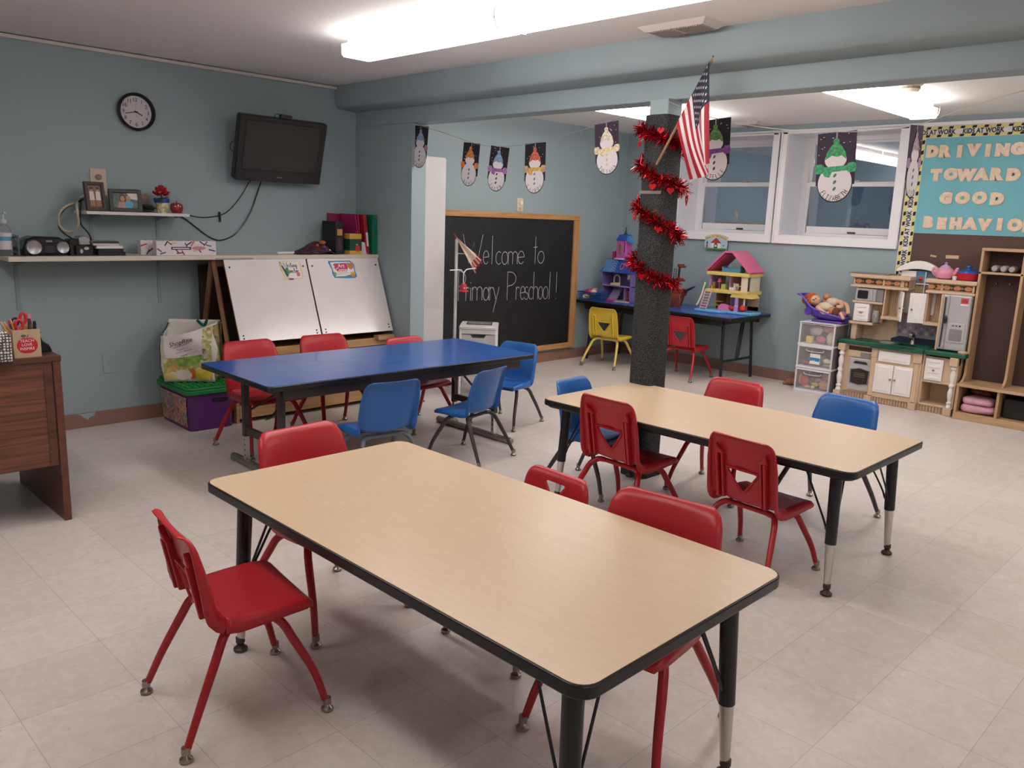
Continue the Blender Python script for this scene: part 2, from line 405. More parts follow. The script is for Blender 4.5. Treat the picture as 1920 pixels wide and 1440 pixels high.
struct('floor', MB().box(XB-.1, XW+.5, YB-.1, YW+.1, -.06, 0), floor_mat(), smooth=0)
struct('ceiling', MB().box(XB-.1, XW+.5, YB-.1, YW+.1, ZC, ZC+.06), CEIL, smooth=0)
struct('wall_left', MB().box(XB-.1, XW, YW, YW+.1, 0, ZC), WALL, smooth=0)
struct('wall_back', MB().box(XB-.1, XB, YB, YW, 0, ZC), P('pale_bounce_wall', '#d9d8d4', .6), smooth=0)  # unseen wall, made paler than the others to bounce light
struct('wall_front', MB().box(XB-.1, XW, YB-.1, YB, 0, ZC), P('pale_bounce_wall', '#d9d8d4', .6), smooth=0)  # likewise unseen and paled for more bounce light
struct('wall_stub', MB().box(2.874, 3.0, 1.155, YW, 0, 2.005), WALL, smooth=0)
# window wall: thick basement masonry with two deep openings
WY = [(0.21, 1.18), (-0.895, 0.071)]; WZ0, WZ1 = 1.31, 2.205
mb = MB()
mb.box(XW, XW+.42, YB, YW+.1, 0, WZ0); mb.box(XW, XW+.42, YB, YW+.1, WZ1, ZC)
mb.box(XW, XW+.42, WY[0][1], YW+.1, WZ0, WZ1); mb.box(XW, XW+.42, WY[1][1], WY[0][0], WZ0, WZ1); mb.box(XW, XW+.42, YB, WY[1][0], WZ0, WZ1)
struct('wall_right', mb, WALL, smooth=0)

mb = MB(); mb.box(2.874, 3.02, YB, YW, 2.005, ZC)
struct('trim_beam_lower', mb, BEAMP, smooth=0, bevel=0.006)
# the upper casing steps forward of the beam and rounds under
prof = [(2.69, ZC), (2.69, 2.19)] + [(2.725+.035*math.cos(a), 2.185+.06*math.sin(a)) for a in [math.radians(180+90*i/5) for i in range(6)]] + [(2.80, 2.118), (2.874, 2.112), (2.874, ZC)]
mb = MB(); n = len(prof)
mb.add([(x, YB, z) for x, z in prof] + [(x, YW, z) for x, z in prof], [tuple(range(n)), tuple(range(n, 2*n))[::-1]] + [(i, n+i, n+(i+1) % n, (i+1) % n) for i in range(n)])
struct('trim_beam_casing', mb, BEAMP, smooth=40)

mb = MB(); mb.box(XB, 2.874, YW-.012, YW, 0, .092)
mb.prism([(0, .092), (.03, .078), (.035, .062), (.05, .06), (.062, .048), (.075, .062), (.1, .07), (.11, .092)], 0, .0015, 1, on_back(.80, YW-.012, 0))
struct('baseboard_left', mb, [BASEB, WALL], smooth=0)
struct('baseboard_stub', MB().box(2.862, 3.012, 1.143, YW-.012, 0, .012).box(2.864, 2.874, 1.155, YW-.012, 0, .092), BASEB, smooth=0)
struct('baseboard_back', MB().box(3.0, XW, YW-.012, YW, 0, .095), BASEB, smooth=0)
struct('baseboard_right', MB().box(XW-.012, XW, YB, YW-.012, 0, .095), BASEB, smooth=0)
struct('trim_ceiling_rail', MB().box(XB, 2.69, YW-.035, YW, ZC-.026, ZC-.006), P('rail_white', '#cfc8c4', 0.5), smooth=0, bevel=0.003)
# wall above the windows is a pale board header that runs on past the bulletin board
struct('trim_header', MB().box(XW-.014, XW, -3.2, 1.255, 2.205, 2.232), TRIMW, smooth=0)

# ---------------------------------------------------------------- windows
def glass_mat():
    m = bpy.data.materials.new('window_glass'); m.use_nodes = True; nt = m.node_tree; L = nt.links; N = nt.nodes.new
    out = nt.nodes['Material Output']; nt.nodes.remove(nt.nodes['Principled BSDF'])
    tr = N('ShaderNodeBsdfTransparent'); tr.inputs[0].default_value = (.92, .95, .97, 1)
    gl = N('ShaderNodeBsdfGlossy'); gl.inputs['Roughness'].default_value = 0.015
    fr = N('ShaderNodeFresnel'); fr.inputs['IOR'].default_value = 1.5
    ad = N('ShaderNodeMath'); ad.operation = 'ADD'; ad.inputs[1].default_value = 0.20; L.new(fr.outputs[0], ad.inputs[0])
    mx = N('ShaderNodeMixShader'); L.new(ad.outputs[0], mx.inputs[0]); L.new(tr.outputs[0], mx.inputs[1]); L.new(gl.outputs[0], mx.inputs[2])
    L.new(mx.outputs[0], out.inputs['Surface'])
    return m
GLASS = glass_mat(); VINYL = P('window_vinyl', '#e9e6e8', 0.3)
XS = 6.57
for i, (y0, y1) in enumerate(WY):
    wn = struct('window_%d' % (i+1))
    wn.location = (XW, (y0+y1)/2, WZ0)
    a, b = (-.974, .130) if i else (.145, 1.255)
    t = MB()                                           # casing boards with a stepped profile
    t.box(XW-.020, XW, a, b, 1.243, WZ0); t.box(XW-.020, XW, a, y0, WZ0, 2.212); t.box(XW-.020, XW, y1, b, WZ0, 2.212); t.box(XW-.020, XW, a, b, 2.195, 2.212)
    t.box(XW-.030, XW-.018, a, b, 1.243, 1.262); t.box(XW-.030, XW-.018, a, a+.016, 1.262, 2.212); t.box(XW-.030, XW-.018, b-.016, b, 1.262, 2.212)
    struct('casing', t, TRIMW, wn, smooth=0, bevel=0.003)
    t = MB()                                           # white lining of the deep reveal
    t.box(XW, XS, y0, y0+.006, WZ0, WZ1); t.box(XW, XS, y1-.006, y1, WZ0, WZ1); t.box(XW, XS, y0+.006, y1-.006, WZ1-.006, WZ1); t.box(XW, XS, y0+.006, y1-.006, WZ0, WZ0+.012)
    struct('reveal_lining', t, P('reveal_white', '#e2e3ea', 0.4), wn, smooth=0)
    t = MB(); fw = .055
    t.box(XS, XS+.06, y0, y0+fw, WZ0, WZ1); t.box(XS, XS+.06, y1-fw, y1, WZ0, WZ1); t.box(XS, XS+.06, y0+fw, y1-fw, 2.155, WZ1); t.box(XS, XS+.06, y0+fw, y1-fw, WZ0, 1.345)
    struct('outer_frame', t, VINYL, wn, smooth=0, bevel=0.003)
    t = MB(); s0, s1 = y0+fw-.01, y1-fw+.01
    t.box(XS+.005, XS+.03, s0, s0+.04, 1.345, 1.80); t.box(XS+.005, XS+.03, s1-.04, s1, 1.345, 1.80); t.box(XS+.005, XS+.03, s0+.04, s1-.04, 1.345, 1.405); t.box(XS+.005, XS+.03, s0+.04, s1-.04, 1.762, 1.80)
    struct('lower_sash', t, VINYL, wn, smooth=0, bevel=0.003)
    t = MB()
    t.box(XS+.032, XS+.055, s0, s0+.035, 1.79, 2.17); t.box(XS+.032, XS+.055, s1-.035, s1, 1.79, 2.17); t.box(XS+.032, XS+.055, s0+.035, s1-.035, 2.135, 2.17); t.box(XS+.032, XS+.055, s0+.035, s1-.035, 1.775, 1.797)
    struct('upper_sash', t, VINYL, wn, smooth=0, bevel=0.003)
    struct('pane', MB().box(XS+.016, XS+.020, s0+.04, s1-.04, 1.405, 1.762), GLASS, wn, smooth=0)
    struct('pane', MB().box(XS+.042, XS+.046, s0+.035, s1-.035, 1.797, 2.135), GLASS, wn, smooth=0)
    yc = (s0+s1)/2 - .03
    struct('lift', MB().box(XS-.004, XS+.006, yc-.035, yc+.035, 1.352, 1.366), P('dark_metal', '#3a3836', 0.4), wn, smooth=0)
    struct('lock', MB().box(XS-.004, XS+.02, yc-.018, yc+.018, 1.80, 1.815).ball((XS, yc, 1.812), .012), P('lock_metal', '#b9b2a6', 0.3, 0.8), wn)

# ---------------------------------------------------------------- carpeted post carrying the beam
CARPET = flecked('charcoal_carpet', '#242526', '#4c4d4e', 210)
post = struct('pillar'); post.location = (2.862, -.962, 0)
struct('post', MB().box(2.80, 2.924, -1.02, -.904, 0, 2.005), WALL, post, smooth=0, bevel=.006)
def wrap_fn(z): return [(2.862+x+.004*math.sin(3*z), -.962+y, z) for x, y in rounded_rect(.165, .150, .032, 5)]
mb = MB(); zs = [0.0, .03, .05, .5, 1.0, 1.5, 1.9, 1.925]; k = len(wrap_fn(0))
for z in zs:
    f_ = 1.16 if z < .04 else 1.0
    mb.v += [Vector((2.862+(p[0]-2.862)*f_, -.962+(p[1]+.962)*f_, p[2])) for p in wrap_fn(z)]
for i in range(len(zs)-1):
    for j in range(k): mb.f.append((i*k+j, i*k+(j+1) % k, (i+1)*k+(j+1) % k, (i+1)*k+j)); mb.m.append(0)
mb.f.append(tuple((len(zs)-1)*k+j for j in range(k))); mb.m.append(0)
struct('carpet_wrap', mb, CARPET, post, smooth=50)

# ---------------------------------------------------------------- fluorescent fixtures (lamps seen or inferred, plus unseen ones added for light)
LENS = P('lit_lens', '#fff8f4', 0.4, emit=LAMP)
HOUS = P('fixture_enamel', '#b9b1ae', 0.4)
CHROME = P('chrome', '#c9c6c2', 0.22, 1.0)
def lens_prof(h): return [(-.093, .062), (-.091, .012), (-.080, 0), (.080, 0), (.091, .012), (.093, .062)]
def fixture(x, y, rz, label, group, clip=True, L=1.15):
    """surface fluorescent: enamel channel with a bright wraparound lens; local y is its length"""
    t = thing('ceiling_light', label, 'light', (x, y, 2.165), rz, group)
    m = Matrix(((1, 0, 0, 0), (0, 0, -1, L/2), (0, 1, 0, 0), (0, 0, 0, 1)))
    part('lens', MB().prism(lens_prof(0), 0, L, 0, m), LENS, t, local=True, smooth=0, bevel=.004)
    part('housing', MB().box(-.065, .065, -L/2+.02, L/2-.02, .062, .112), HOUS, t, local=True, smooth=0)
    if clip:
        for sx in (-1, 1):
            part('clip', MB().tube([(sx*.104, -L/2+.0, .074), (sx*.104, -L/2, .03), (sx*.086, -L/2, -.004), (0, -L/2, -.006)], .0028, 6), CHROME, t, local=True)
    return t
fixture(1.80, -.313, 0, 'fluorescent strip light on the front ceiling, section nearest the television', 'front ceiling strip lights')
fixture(1.80, -1.475, 0, 'fluorescent strip light on the front ceiling, section running out of the photo top', 'front ceiling strip lights', False)
for (x, y) in ((-.35, -.35), (-.35, -1.51), (-.35, -4.6), (1.8, -5.2)):  # first two read from table shadow; last two unseen, added for light
    fixture(x, y, 0, 'fluorescent strip light on the front ceiling set out of view to light the room', 'front ceiling strip lights above and behind the camera', False)
fixture(4.84, -1.335, PI/2, 'fluorescent strip light in front of the smoke detector, section nearest the windows', 'back ceiling strip lights')
fixture(3.68, -1.335, PI/2, 'fluorescent strip light right of the flag, section half hidden behind the beam', 'back ceiling strip lights', False)
fixture(4.84, .37, PI/2, 'back ceiling strip light, section partly hidden behind the top of the post', 'back ceiling strip lights')
fixture(3.68, .37, PI/2, 'back ceiling strip light left of the post, section nearest the beam', 'back ceiling strip lights', False)
for x in (3.68, 4.84): fixture(x, -3.3, PI/2, 'unseen fluorescent strip light added on the back ceiling to light the room', 'back ceiling strip lights added out of view for light', False)  # unseen pair, added to light the back room

# ceiling vents and smoke detector
def vent(c, wx, wy, label):
    t = thing('ceiling_vent', label, 'vent', (c[0], c[1], ZC-.03))
    e = MB().prism([(-wx/2, -wy/2), (wx/2, -wy/2), (wx/2, wy/2), (-wx/2, wy/2)], 0.03, 0.008, 0, None, [(-wx/2+.03, -wy/2+.03), (wx/2-.03, -wy/2+.03), (wx/2-.03, wy/2-.03), (-wx/2+.03, wy/2-.03)])
    part('frame', e, P('vent_enamel', '#cfc8c3', 0.45), t, local=True, smooth=0)
    s = MB()
    k = int((wy-.08)/.012)
    for i in range(k):
        y = -wy/2+.04+i*.012
        if abs(y) < .012: continue
        s.box(-wx/2+.035, wx/2-.035, y, y+.005, .003, .009)
    part('grille', s, P('vent_slats', '#a79f9a', 0.5), t, local=True, smooth=0)
vent((2.565, -1.225), .19, .37, 'white rectangular air vent in the ceiling in front of the beam')
vent((5.98, .30), .24, .24, 'white air vent in the back ceiling near the windows')
sd = thing('smoke_detector', 'round cream smoke detector on the back ceiling behind the strip light', 'smoke detector', (4.62, -1.52, ZC-.052))
part('base', MB().lathe([(.066, .052), (.07, .040), (.062, .034)], 24), P('detector_cream', '#d8cdb8', 0.5), sd, local=True)
part('cap', MB().lathe([(.052, .034), (.055, .012), (.045, .0)], 24), P('detector_cream', '#d8cdb8', 0.5), sd, local=True)
part('slots', MB().lathe([(.057, .030), (.057, .016)], 12), P('detector_dark', '#7d7160', 0.6), sd, local=True, smooth=0)

# ---------------------------------------------------------------- chairs
RED = P('red_plastic', '#b4242e', 0.34, var=0.03, vscale=4, bump=0.04, bscale=350)
BLUE = P('blue_plastic', '#2763ac', 0.32, var=0.04, vscale=4, bump=0.04, bscale=350)
YEL = P('yellow_plastic', '#dfbf45', 0.36, var=0.03, vscale=4, bump=0.04, bscale=350)
REDM = P('red_enamel', '#a51d25', 0.28); BRNM = P('brown_black_enamel', '#40393a', 0.3); YELM = P('yellow_enamel', '#dcc466', 0.3)
GREYM = P('slate_enamel', '#5b646b', 0.3)
DULLCH = P('worn_nickel', '#9a938a', 0.30, 0.95)

# side profile of the shell: forward, up
SEATP = [(.170, .290), (.166, .303), (.150, .312), (.10, .312), (.03, .307), (-.035, .304), (-.07, .308)]
BACKP = [(-.07, .308), (-.092, .320), (-.104, .345), (-.114, .40), (-.128, .47), (-.142, .535), (-.150, .558), (-.159, .570), (-.170, .572)]
def shell(pts, hw, curl, dish, nu=16):
    """sheet swept across: hw half width per station, curl flange depth, dish cross curvature"""
    path = [Vector((0, f, z)) for f, z in pts]
    mb = MB(); k = len(path)
    for i, p in enumerate(path):
        t = (path[min(i+1, k-1)]-path[max(i-1, 0)]).normalized()
        nrm = Vector((0, t.z, -t.y))
        if nrm.z < 0 or (abs(nrm.z) < .3 and nrm.y < 0): nrm = -nrm      # towards the sitter
        row = []
        for j in range(nu+1):
            u = -1+2*j/nu
            q = p + Vector((u*hw[i], 0, 0)) + nrm*dish[i]*u*u
            row.append(q)
        c = curl[i]
        L = [row[0]+Vector((-.008, 0, 0))-nrm*c*.30, row[0]+Vector((-.011, 0, 0))-nrm*c]
        Rr = [row[-1]+Vector((.008, 0, 0))-nrm*c*.30, row[-1]+Vector((.011, 0, 0))-nrm*c]
        mb.v += L[::-1]+row+Rr
    n = nu+5
    for i in range(k-1):
        for j in range(n-1): mb.f.append((i*n+j, i*n+j+1, (i+1)*n+j+1, (i+1)*n+j)); mb.m.append(0)
    return mb
def densify(pts, vals, m=3):
    P3 = [(a, b, *v) for (a, b), v in zip(pts, zip(*vals))]
    out = []
    for i in range(len(P3)-1):
        for s in range(m):
            t = s/m; out.append(tuple(P3[i][q]*(1-t)+P3[i+1][q]*t for q in range(len(P3[0]))))
    out.append(P3[-1]); return out

def holed(d, tri, N=72, K=9):
    """backrest sheet with a hole: rings run from the hole's edge out to the rim, then the rim flange"""
    zs = [q[1] for q in d]
    def S(u, t):
        f = t*(len(d)-1); i = min(int(f), len(d)-2); s = f-i
        q = [d[i][k]*(1-s)+d[i+1][k]*s for k in range(5)]
        tg = Vector((0, d[i+1][0]-d[i][0], d[i+1][1]-d[i][1])).normalized(); n = Vector((0, tg.z, -tg.y))
        if n.y < 0: n = -n
        return Vector((u*q[2], q[0], q[1]))+n*q[4]*u*u, n, q[3]
    def t_of(z):
        for i in range(len(zs)-1):
            if zs[i] <= z <= zs[i+1]: return (i+(z-zs[i])/max(zs[i+1]-zs[i], 1e-6))/(len(zs)-1)
        return 1.0
    tp = [(x/.147, t_of(z)) for x, z in tri]
    c = (0.0, sum(q[1] for q in tp)/len(tp))
    outer = []
    for i in range(N):
        s = 4*i/N; e = int(s); r = s-e
        outer.append(((-1+2*r, 0), (1, r), (1-2*r, 1), (-1, 1-r))[e])
    mb = MB(); inner = []
    for o in outer:
        dx, dy = o[0]-c[0], o[1]-c[1]; best = 1e9
        for i in range(len(tp)):
            a, b = tp[i], tp[(i+1) % len(tp)]; ex, ey = b[0]-a[0], b[1]-a[1]
            den = dx*ey-dy*ex
            if abs(den) < 1e-9: continue
            k = ((a[0]-c[0])*ey-(a[1]-c[1])*ex)/den; m = ((a[0]-c[0])*dy-(a[1]-c[1])*dx)/den
            if k > 0 and -1e-6 <= m <= 1+1e-6: best = min(best, k)
        inner.append((c[0]+dx*best, c[1]+dy*best))
    for k in range(K+1):
        for a, o in zip(inner, outer): mb.v.append(S(a[0]+(o[0]-a[0])*k/K, a[1]+(o[1]-a[1])*k/K)[0])
    for h, w_ in ((.3, .008), (1.0, .011)):
        for o in outer:
            p, n, cu = S(*o)
            edge = 0 if (o[1] < 1e-6 and abs(o[0]) < .999) else 1
            ox = w_*(1 if o[0] > .999 else -1 if o[0] < -.999 else 0)*edge
            mb.v.append(p+Vector((ox, 0, 0))-n*(cu*h*edge))
    for k in range(K+2):
        for j in range(N): mb.f.append((k*N+j, k*N+(j+1) % N, (k+1)*N+(j+1) % N, (k+1)*N+j)); mb.m.append(0)
    return mb

def make_chair(name, label, style, col, legm, dz=0.0):
    """style A: triangular cut-out and moulded ribs behind; B: plain deep shell; C: small cut-out near the top"""
    t = thing(name, label, 'chair')
    fz = lambda z: z+dz*max(0, min(1, 1-(z-.308)/.264))
    SP = [(a, b+dz) for a, b in SEATP]; BP = [(a, fz(b)) for a, b in BACKP]; lz = 1+dz/.283
    deep = style == 'B'
    # seat
    ns = len(SEATP)
    hw = [.140, .150, .153, .155, .154, .150, .147]; cu = [.004, .012, .022, .028, .032, .036, .036]
    di = [0, .002, .004, .008 if not deep else .012, .010 if not deep else .018, .010 if not deep else .022, .010 if not deep else .024]
    d = densify(SP, (hw, cu, di))
    part('seat', shell([q[:2] for q in d], [q[2] for q in d], [q[3] for q in d], [q[4] for q in d]), col, t, local=True, solid=.005, smooth=60)
    # backrest
    hb = [.147, .147, .147, .147, .146, .139, .130, .116, .104] if not deep else [.147, .150, .153, .156, .155, .145, .134, .118, .104]
    cb = [.036, .034, .032, .028, .024, .016, .010, .005, .002] if not deep else [.036, .03, .026, .02, .016, .012, .008, .004, .002]
    db = [.010, .010, .010, .010, .010, .008, .006, .003, .0] if not deep else [.024, .030, .034, .034, .028, .018, .010, .004, .0]
    d = densify(BP, (hb, cb, db))
    if style == 'B':
        bm_ = shell([q[:2] for q in d], [q[2] for q in d], [q[3] for q in d], [q[4] for q in d])
    else:
        bm_ = holed(d, rtri(.072, .430, .342, .007) if style == 'A' else rtri(.054, .540, .478, .006))
    part('backrest', bm_, col, t, local=True, solid=.005, smooth=60)
    if style == 'A':                      # raised rim round the cut-out and two hollow ribs on the back face
        def yb(z): return -.107-(z-.345)*.2
        rim = MB().tube([(x, yb(z)-.002, z) for x, z in rtri(.079, .437, .331, .010)], .0045, 6, closed=True)
        part('cutout_rim', rim, col, t, local=True)
        for sx in (-1, 1):
            r = MB(); zr = .318+max(dz, -.02)*1.0; S_ = lambda yy: Matrix(((sx, 0, 0, sx*.100), (0, 1, -.2, yb(zr)+yy), (0, 0, 1, zr), (0, 0, 0, 1)))
            r.box(-.016, -.006, -.013, .004, 0, .490-zr, 0, S_(0)); r.box(.004, .016, -.020, .004, 0, .490-zr, 0, S_(0))
            r.prism([(-.024, 0), (.024, 0), (.014, .042), (.004, .020)], 0, .018, 0, Matrix(((sx, 0, 0, sx*.098), (0, -.2, -1, yb(.49)+.002), (0, 1, 0, .488), (0, 0, 0, 1))))
            part('rib', r, col, t, local=True, smooth=0, bevel=.003)
    # underframe
    for fy, nm in ((.055, 'crossbar'), (-.045, 'crossbar')):
        part(nm, MB().tube([(-.10, fy, .283*lz), (.10, fy, .283*lz)], .0105, 10), legm, t, local=True)
    for (sx, fr) in ((-1, 1), (1, 1), (-1, -1), (1, -1)):
        fx, fy = sx*.186, (.192 if fr > 0 else -.195)
        y0 = .055 if fr > 0 else -.045
        p = smooth_path([(q_[0], q_[1], q_[2]*lz if q_[2] > .05 else q_[2]) for q_ in [(sx*.085, y0, .283), (sx*.115, y0+fr*.008, .279), (sx*.136, y0+fr*.032, .258), (sx*.148, y0+fr*.055, .215), (sx*.170, y0+fr*.105, .118), (fx-sx*.002, fy-fr*.005, .034)]], 6)
        lg = part('leg', MB().tube(p, [.0125]*(len(p)-12)+[.0125-.0025*i/11 for i in range(12)], 12), legm, t, local=True, smooth=60)
        gl = MB().lathe([(.0112, .040), (.0118, .022), (.008, .020)], 14, 0, Matrix.Translation((fx, fy, 0)))
        gl.lathe([(.006, .022), (.010, .016), (.0165, .010), (.0175, .004), (.013, 0)], 16, 0, Matrix.Translation((fx, fy, 0)))
        part('foot_glide', gl, DULLCH, lg, local=True)
    return t
def rtri(w, zt, zb, r):
    """downward pointing triangle with rounded corners"""
    c = [Vector((-w, zt)), Vector((w, zt)), Vector((0, zb))]; out = []
    for i in range(3):
        a, b, d = c[i-1], c[i], c[(i+1) % 3]
        p = b+(a-b).normalized()*r*1.6; q = b+(d-b).normalized()*r*1.6
        for k in range(5):
            s = k/4; out.append(tuple((1-s)**2*p+2*s*(1-s)*b+s*s*q))
    return out
def heading(deg): return math.radians(deg)-PI/2      # local +y is the way the chair faces
protos = {}
def chair(style, colour, x, y, deg, label, group, s=1.0, dz=None):
    if dz is None: dz = {'A': -.02, 'B': -.01, 'C': -.01}[style]
    col, lm = {'red': (RED, REDM), 'blue': (BLUE, BRNM), 'blueg': (BLUE, GREYM), 'yellow': (YEL, YELM)}[colour]
    key = (style, colour, dz)
    if key not in protos:
        t = make_chair('child_chair', label, style, col, lm, dz); protos[key] = t
        t.location = (x, y, 0); t.rotation_euler = (0, 0, heading(deg)); t['group'] = group; t.scale = (s,)*3
    else:
        t = dup(protos[key], (x, y, 0), heading(deg), label, group, s)
    return t
G1, G2, G3, G4 = 'chairs round the nearest beige table', 'chairs round the second beige table', 'chairs round the blue folding table', 'chairs at the blue toy table'
chair('A', 'red', .167, -1.517, -7, 'red plastic child chair pulled clear on the left side of the nearest beige table', G1, 1.0, .020)
chair('B', 'red', .682, -1.185, -86, 'red chair tucked under the far short end of the nearest beige table', G1, 1.09)
chair('C', 'red', 1.048, -1.793, 177, 'small red chair with triangular hole near its top edge, right of the nearest table', G1, .95)
chair('B', 'red', .915, -2.335, 187, 'broad plain-backed red chair tucked in at the right side of the nearest beige table', G1, 1.09)
chair('A', 'red', 2.205, -1.335, -3, 'red chair seen from behind, the left of two in front of the second beige table', G2, 1.06)
chair('A', 'red', 2.185, -2.02, -5, 'red chair seen from behind, the right of two in front of the second beige table', G2, 1.0)
chair('B', 'red', 2.945, -1.391, 183.7, 'red chair beyond the second beige table, just right of the carpeted post', G2, 1.0)
chair('B', 'blue', 3.035, -1.935, 173, 'blue chair beyond the second beige table, in front of the toy kitchen', G2, 1.0)
chair('B', 'blue', 2.467, -.915, -83, 'blue chair at the left short end of the second beige table', G2, .97)
chair('B', 'red', 1.50, .78, -88, 'leftmost red chair behind the blue folding table, beside the purple toy bin', G3, 1.07)
chair('B', 'red', 2.03, .84, -92, 'middle one of the three red chairs behind the blue folding table', G3, 1.05)
chair('B', 'red', 2.539, .646, -88, 'rightmost red chair behind the blue folding table, nearest the tall white panel', G3, 1.0)
chair('B', 'blueg', 1.62, -.20, 83, 'blue chair on slate-grey legs seen from behind in front of the blue folding table', G3, 1.0)
chair('B', 'blue', 2.325, -.13, 102, 'blue chair with a scuffed back, turned side-on in front of the blue folding table', G3, .95)
chair('B', 'blue', 3.068, .324, 192, 'blue chair facing left at the right short end of the blue folding table', G3, .94)
chair('A', 'yellow', 5.461, 1.333, 7, 'yellow chair with triangular cut-out at the toy table below the purple dollhouse', G4)
chair('A', 'red', 5.583, .549, 3, 'red chair with triangular cut-out at the toy table, half hidden by the carpeted post', G4)

# ---------------------------------------------------------------- tables
LAM = laminate_mat('maple_laminate', '#cdb191', '#d3b999', '#d6bfa0')
BLK = P('black_edge', '#1b1a1b', 0.35, bump=0.03, bscale=200); BLKM = P('black_enamel', '#1f2022', 0.3)
def activity_table(x, y, wd, ln, h, label):
    """adjustable table: laminate top, black edge band, four splayed tube legs with chrome inserts and wire braces"""
    t = thing('activity_table', label, 'table', (x, y, 0), 0, 'beige activity tables')
    band = MB().prism(rounded_rect(wd, ln, .045, 6), h-.030, h-.0012); band.prism(rounded_rect(wd-.03, ln-.03, .04, 6), h-.04, h-.03)
    part('edge_band', band, BLK, t, local=True, bevel=.004, smooth=40)
    part('tabletop', MB().prism(rounded_rect(wd-.010, ln-.010, .042, 6), h-.006, h), LAM, t, local=True, smooth=0)
    for sx in (-1, 1):
        for sy in (-1, 1):
            fx, fy = sx*(wd/2-.068), sy*(ln/2-.075); tx, ty = fx-sx*.022, fy-sy*.022
            def at(z): s = z/(h-.03); return (fx+(tx-fx)*s, fy+(ty-fy)*s, z)
            lg = part('leg', MB().tube([at(.205), at(.22), at(h-.032)], [.0215, .0215, .0235], 16), BLKM, t, local=True)
            part('leg_insert', MB().tube([at(.030), at(.05), at(.20), at(.214)], [.011, .013, .0185, .019], 14), CHROME, lg, local=True)
            part('foot_glide', MB().lathe([(.0145, .046), (.0145, .030), (.010, .024), (.014, .016), (.022, .010), (.022, .003), (.017, 0)], 16, 0, Matrix.Translation((fx, fy, 0))), P('glide_brown', '#4b423c', 0.45, 0.5), lg, local=True)
            w_ = MB(); a = at(.232)
            for (ex, ey) in ((-sx*.14, -sy*.02), (-sx*.02, -sy*.14)):
                w_.tube(smooth_path([(a[0], a[1], a[2]), (a[0]+ex*.16, a[1]+ey*.16, a[2]+.02), (a[0]+ex*.32, a[1]+ey*.32, a[2]+.07), (tx+ex, ty+ey, h-.036)], 4), .004, 6)
            part('wire_brace', w_, BLKM, lg, local=True)
    return t
activity_table(.62, -1.953, .762, 1.522, .562, 'large beige laminate activity table with black edge nearest the camera')
activity_table(2.461, -1.658, .742, 1.545, .520, 'second beige laminate activity table with black edge, in front of the carpeted post')

BLUETOP = P('blue_laminate', '#1c58a8', 0.26, var=0.02, vscale=2, coat=.15)
BRNF = P('brown_frame_enamel', '#3b3230', 0.4)
def folding_table(x, y, rz, ln, wd, h, label, bars):
    """local x is the length"""
    t = thing('folding_table', label, 'table', (x, y, 0), rz)
    e = MB().prism(rounded_rect(ln, wd, .035, 5), h-.028, h-.0012)
    part('edge_band', e, BLK, t, local=True, bevel=.004, smooth=40)
    part('tabletop', MB().prism(rounded_rect(ln-.010, wd-.010, .032, 5), h-.005, h), BLUETOP, t, local=True, smooth=0)
    ap = MB()
    for sy in (-1, 1): ap.box(-ln/2+.10, ln/2-.10, sy*(wd/2-.05)-.010, sy*(wd/2-.05)+.010, h-.085, h-.028)
    for sx in (-1, 1): ap.box(sx*(ln/2-.10)-.01, sx*(ln/2-.10)+.01, -wd/2+.06, wd/2-.06, h-.07, h-.028)
    part('apron', ap, BRNF if bars else BLK, t, local=True, smooth=0, bevel=.002)
    if bars:
        for sx in (-1, 1):
            X = sx*(ln/2-.165)
            fr = MB()
            for sy in (-1, 1):
                Y = sy*.195
                fr.box(X-.0165, X+.0165, Y-.0165, Y+.0165, .17, h-.03)
            fr.box(X-.012, X+.012, -.19, .19, .185, .225)
            f = part('leg_frame', fr, BRNF, t, local=True, smooth=0, bevel=.003)
            for sy in (-1, 1):
                ins = MB()
                Y = sy*.195; ins.box(X-.012, X+.012, Y-.012, Y+.012, .03, .18)
                for q in range(4): ins.box(X-.0135, X+.0135, Y-.003, Y+.003, .06+q*.03, .066+q*.03, 1)
                part('leg_insert', ins, [CHROME, BLK], f, local=True, smooth=0)
            part('foot_bar', MB().box(X-.02, X+.02, -.36, .36, .004, .034).tube([(X, -.365, .02), (X, .365, .02)], .019, 10), P('galvanised', '#8d8b88', .35, .9), f, local=True, bevel=.004)
            br = MB().tube(smooth_path([(X, -.03, .31), (X-sx*.05, -.03, .33), (X-sx*.17, -.02, h-.10), (X-sx*.22, -.02, h-.055)], 4), .008, 8)
            br.tube([(X, .195, .30), (X-sx*.19, .02, h-.09)], .006, 8)
            part('fold_brace', br, BRNF, t, local=True)
    else:
        for sx in (-1, 1):
            X = sx*(ln/2-.14); fr = MB()
            for sy in (-1, 1): fr.tube([(X+sx*.03, sy*(wd/2-.10), 0.0), (X, sy*(wd/2-.12), h-.03)], .0135, 10)
            fr.tube([(X+sx*.022, -(wd/2-.105), .19), (X+sx*.022, wd/2-.105, .19)], .012, 10)
            part('leg_frame', fr, BLKM, t, local=True)
            br = MB()
            for q in (-.02, .02): br.tube([(X+sx*.02, q, .19), (X-sx*.01, q-.12, h-.06)], .009, 8)
            part('fold_brace', br, BLKM, t, local=True)
    return t
folding_table(1.972, .283, math.radians(-1.2), 1.80, .775, .560, 'blue-topped folding table on brown T-shaped legs in the middle of the room', True)
folding_table(5.868, .945, PI/2, 1.77, .735, .60, 'blue-topped black folding table holding toys under the windows', False)

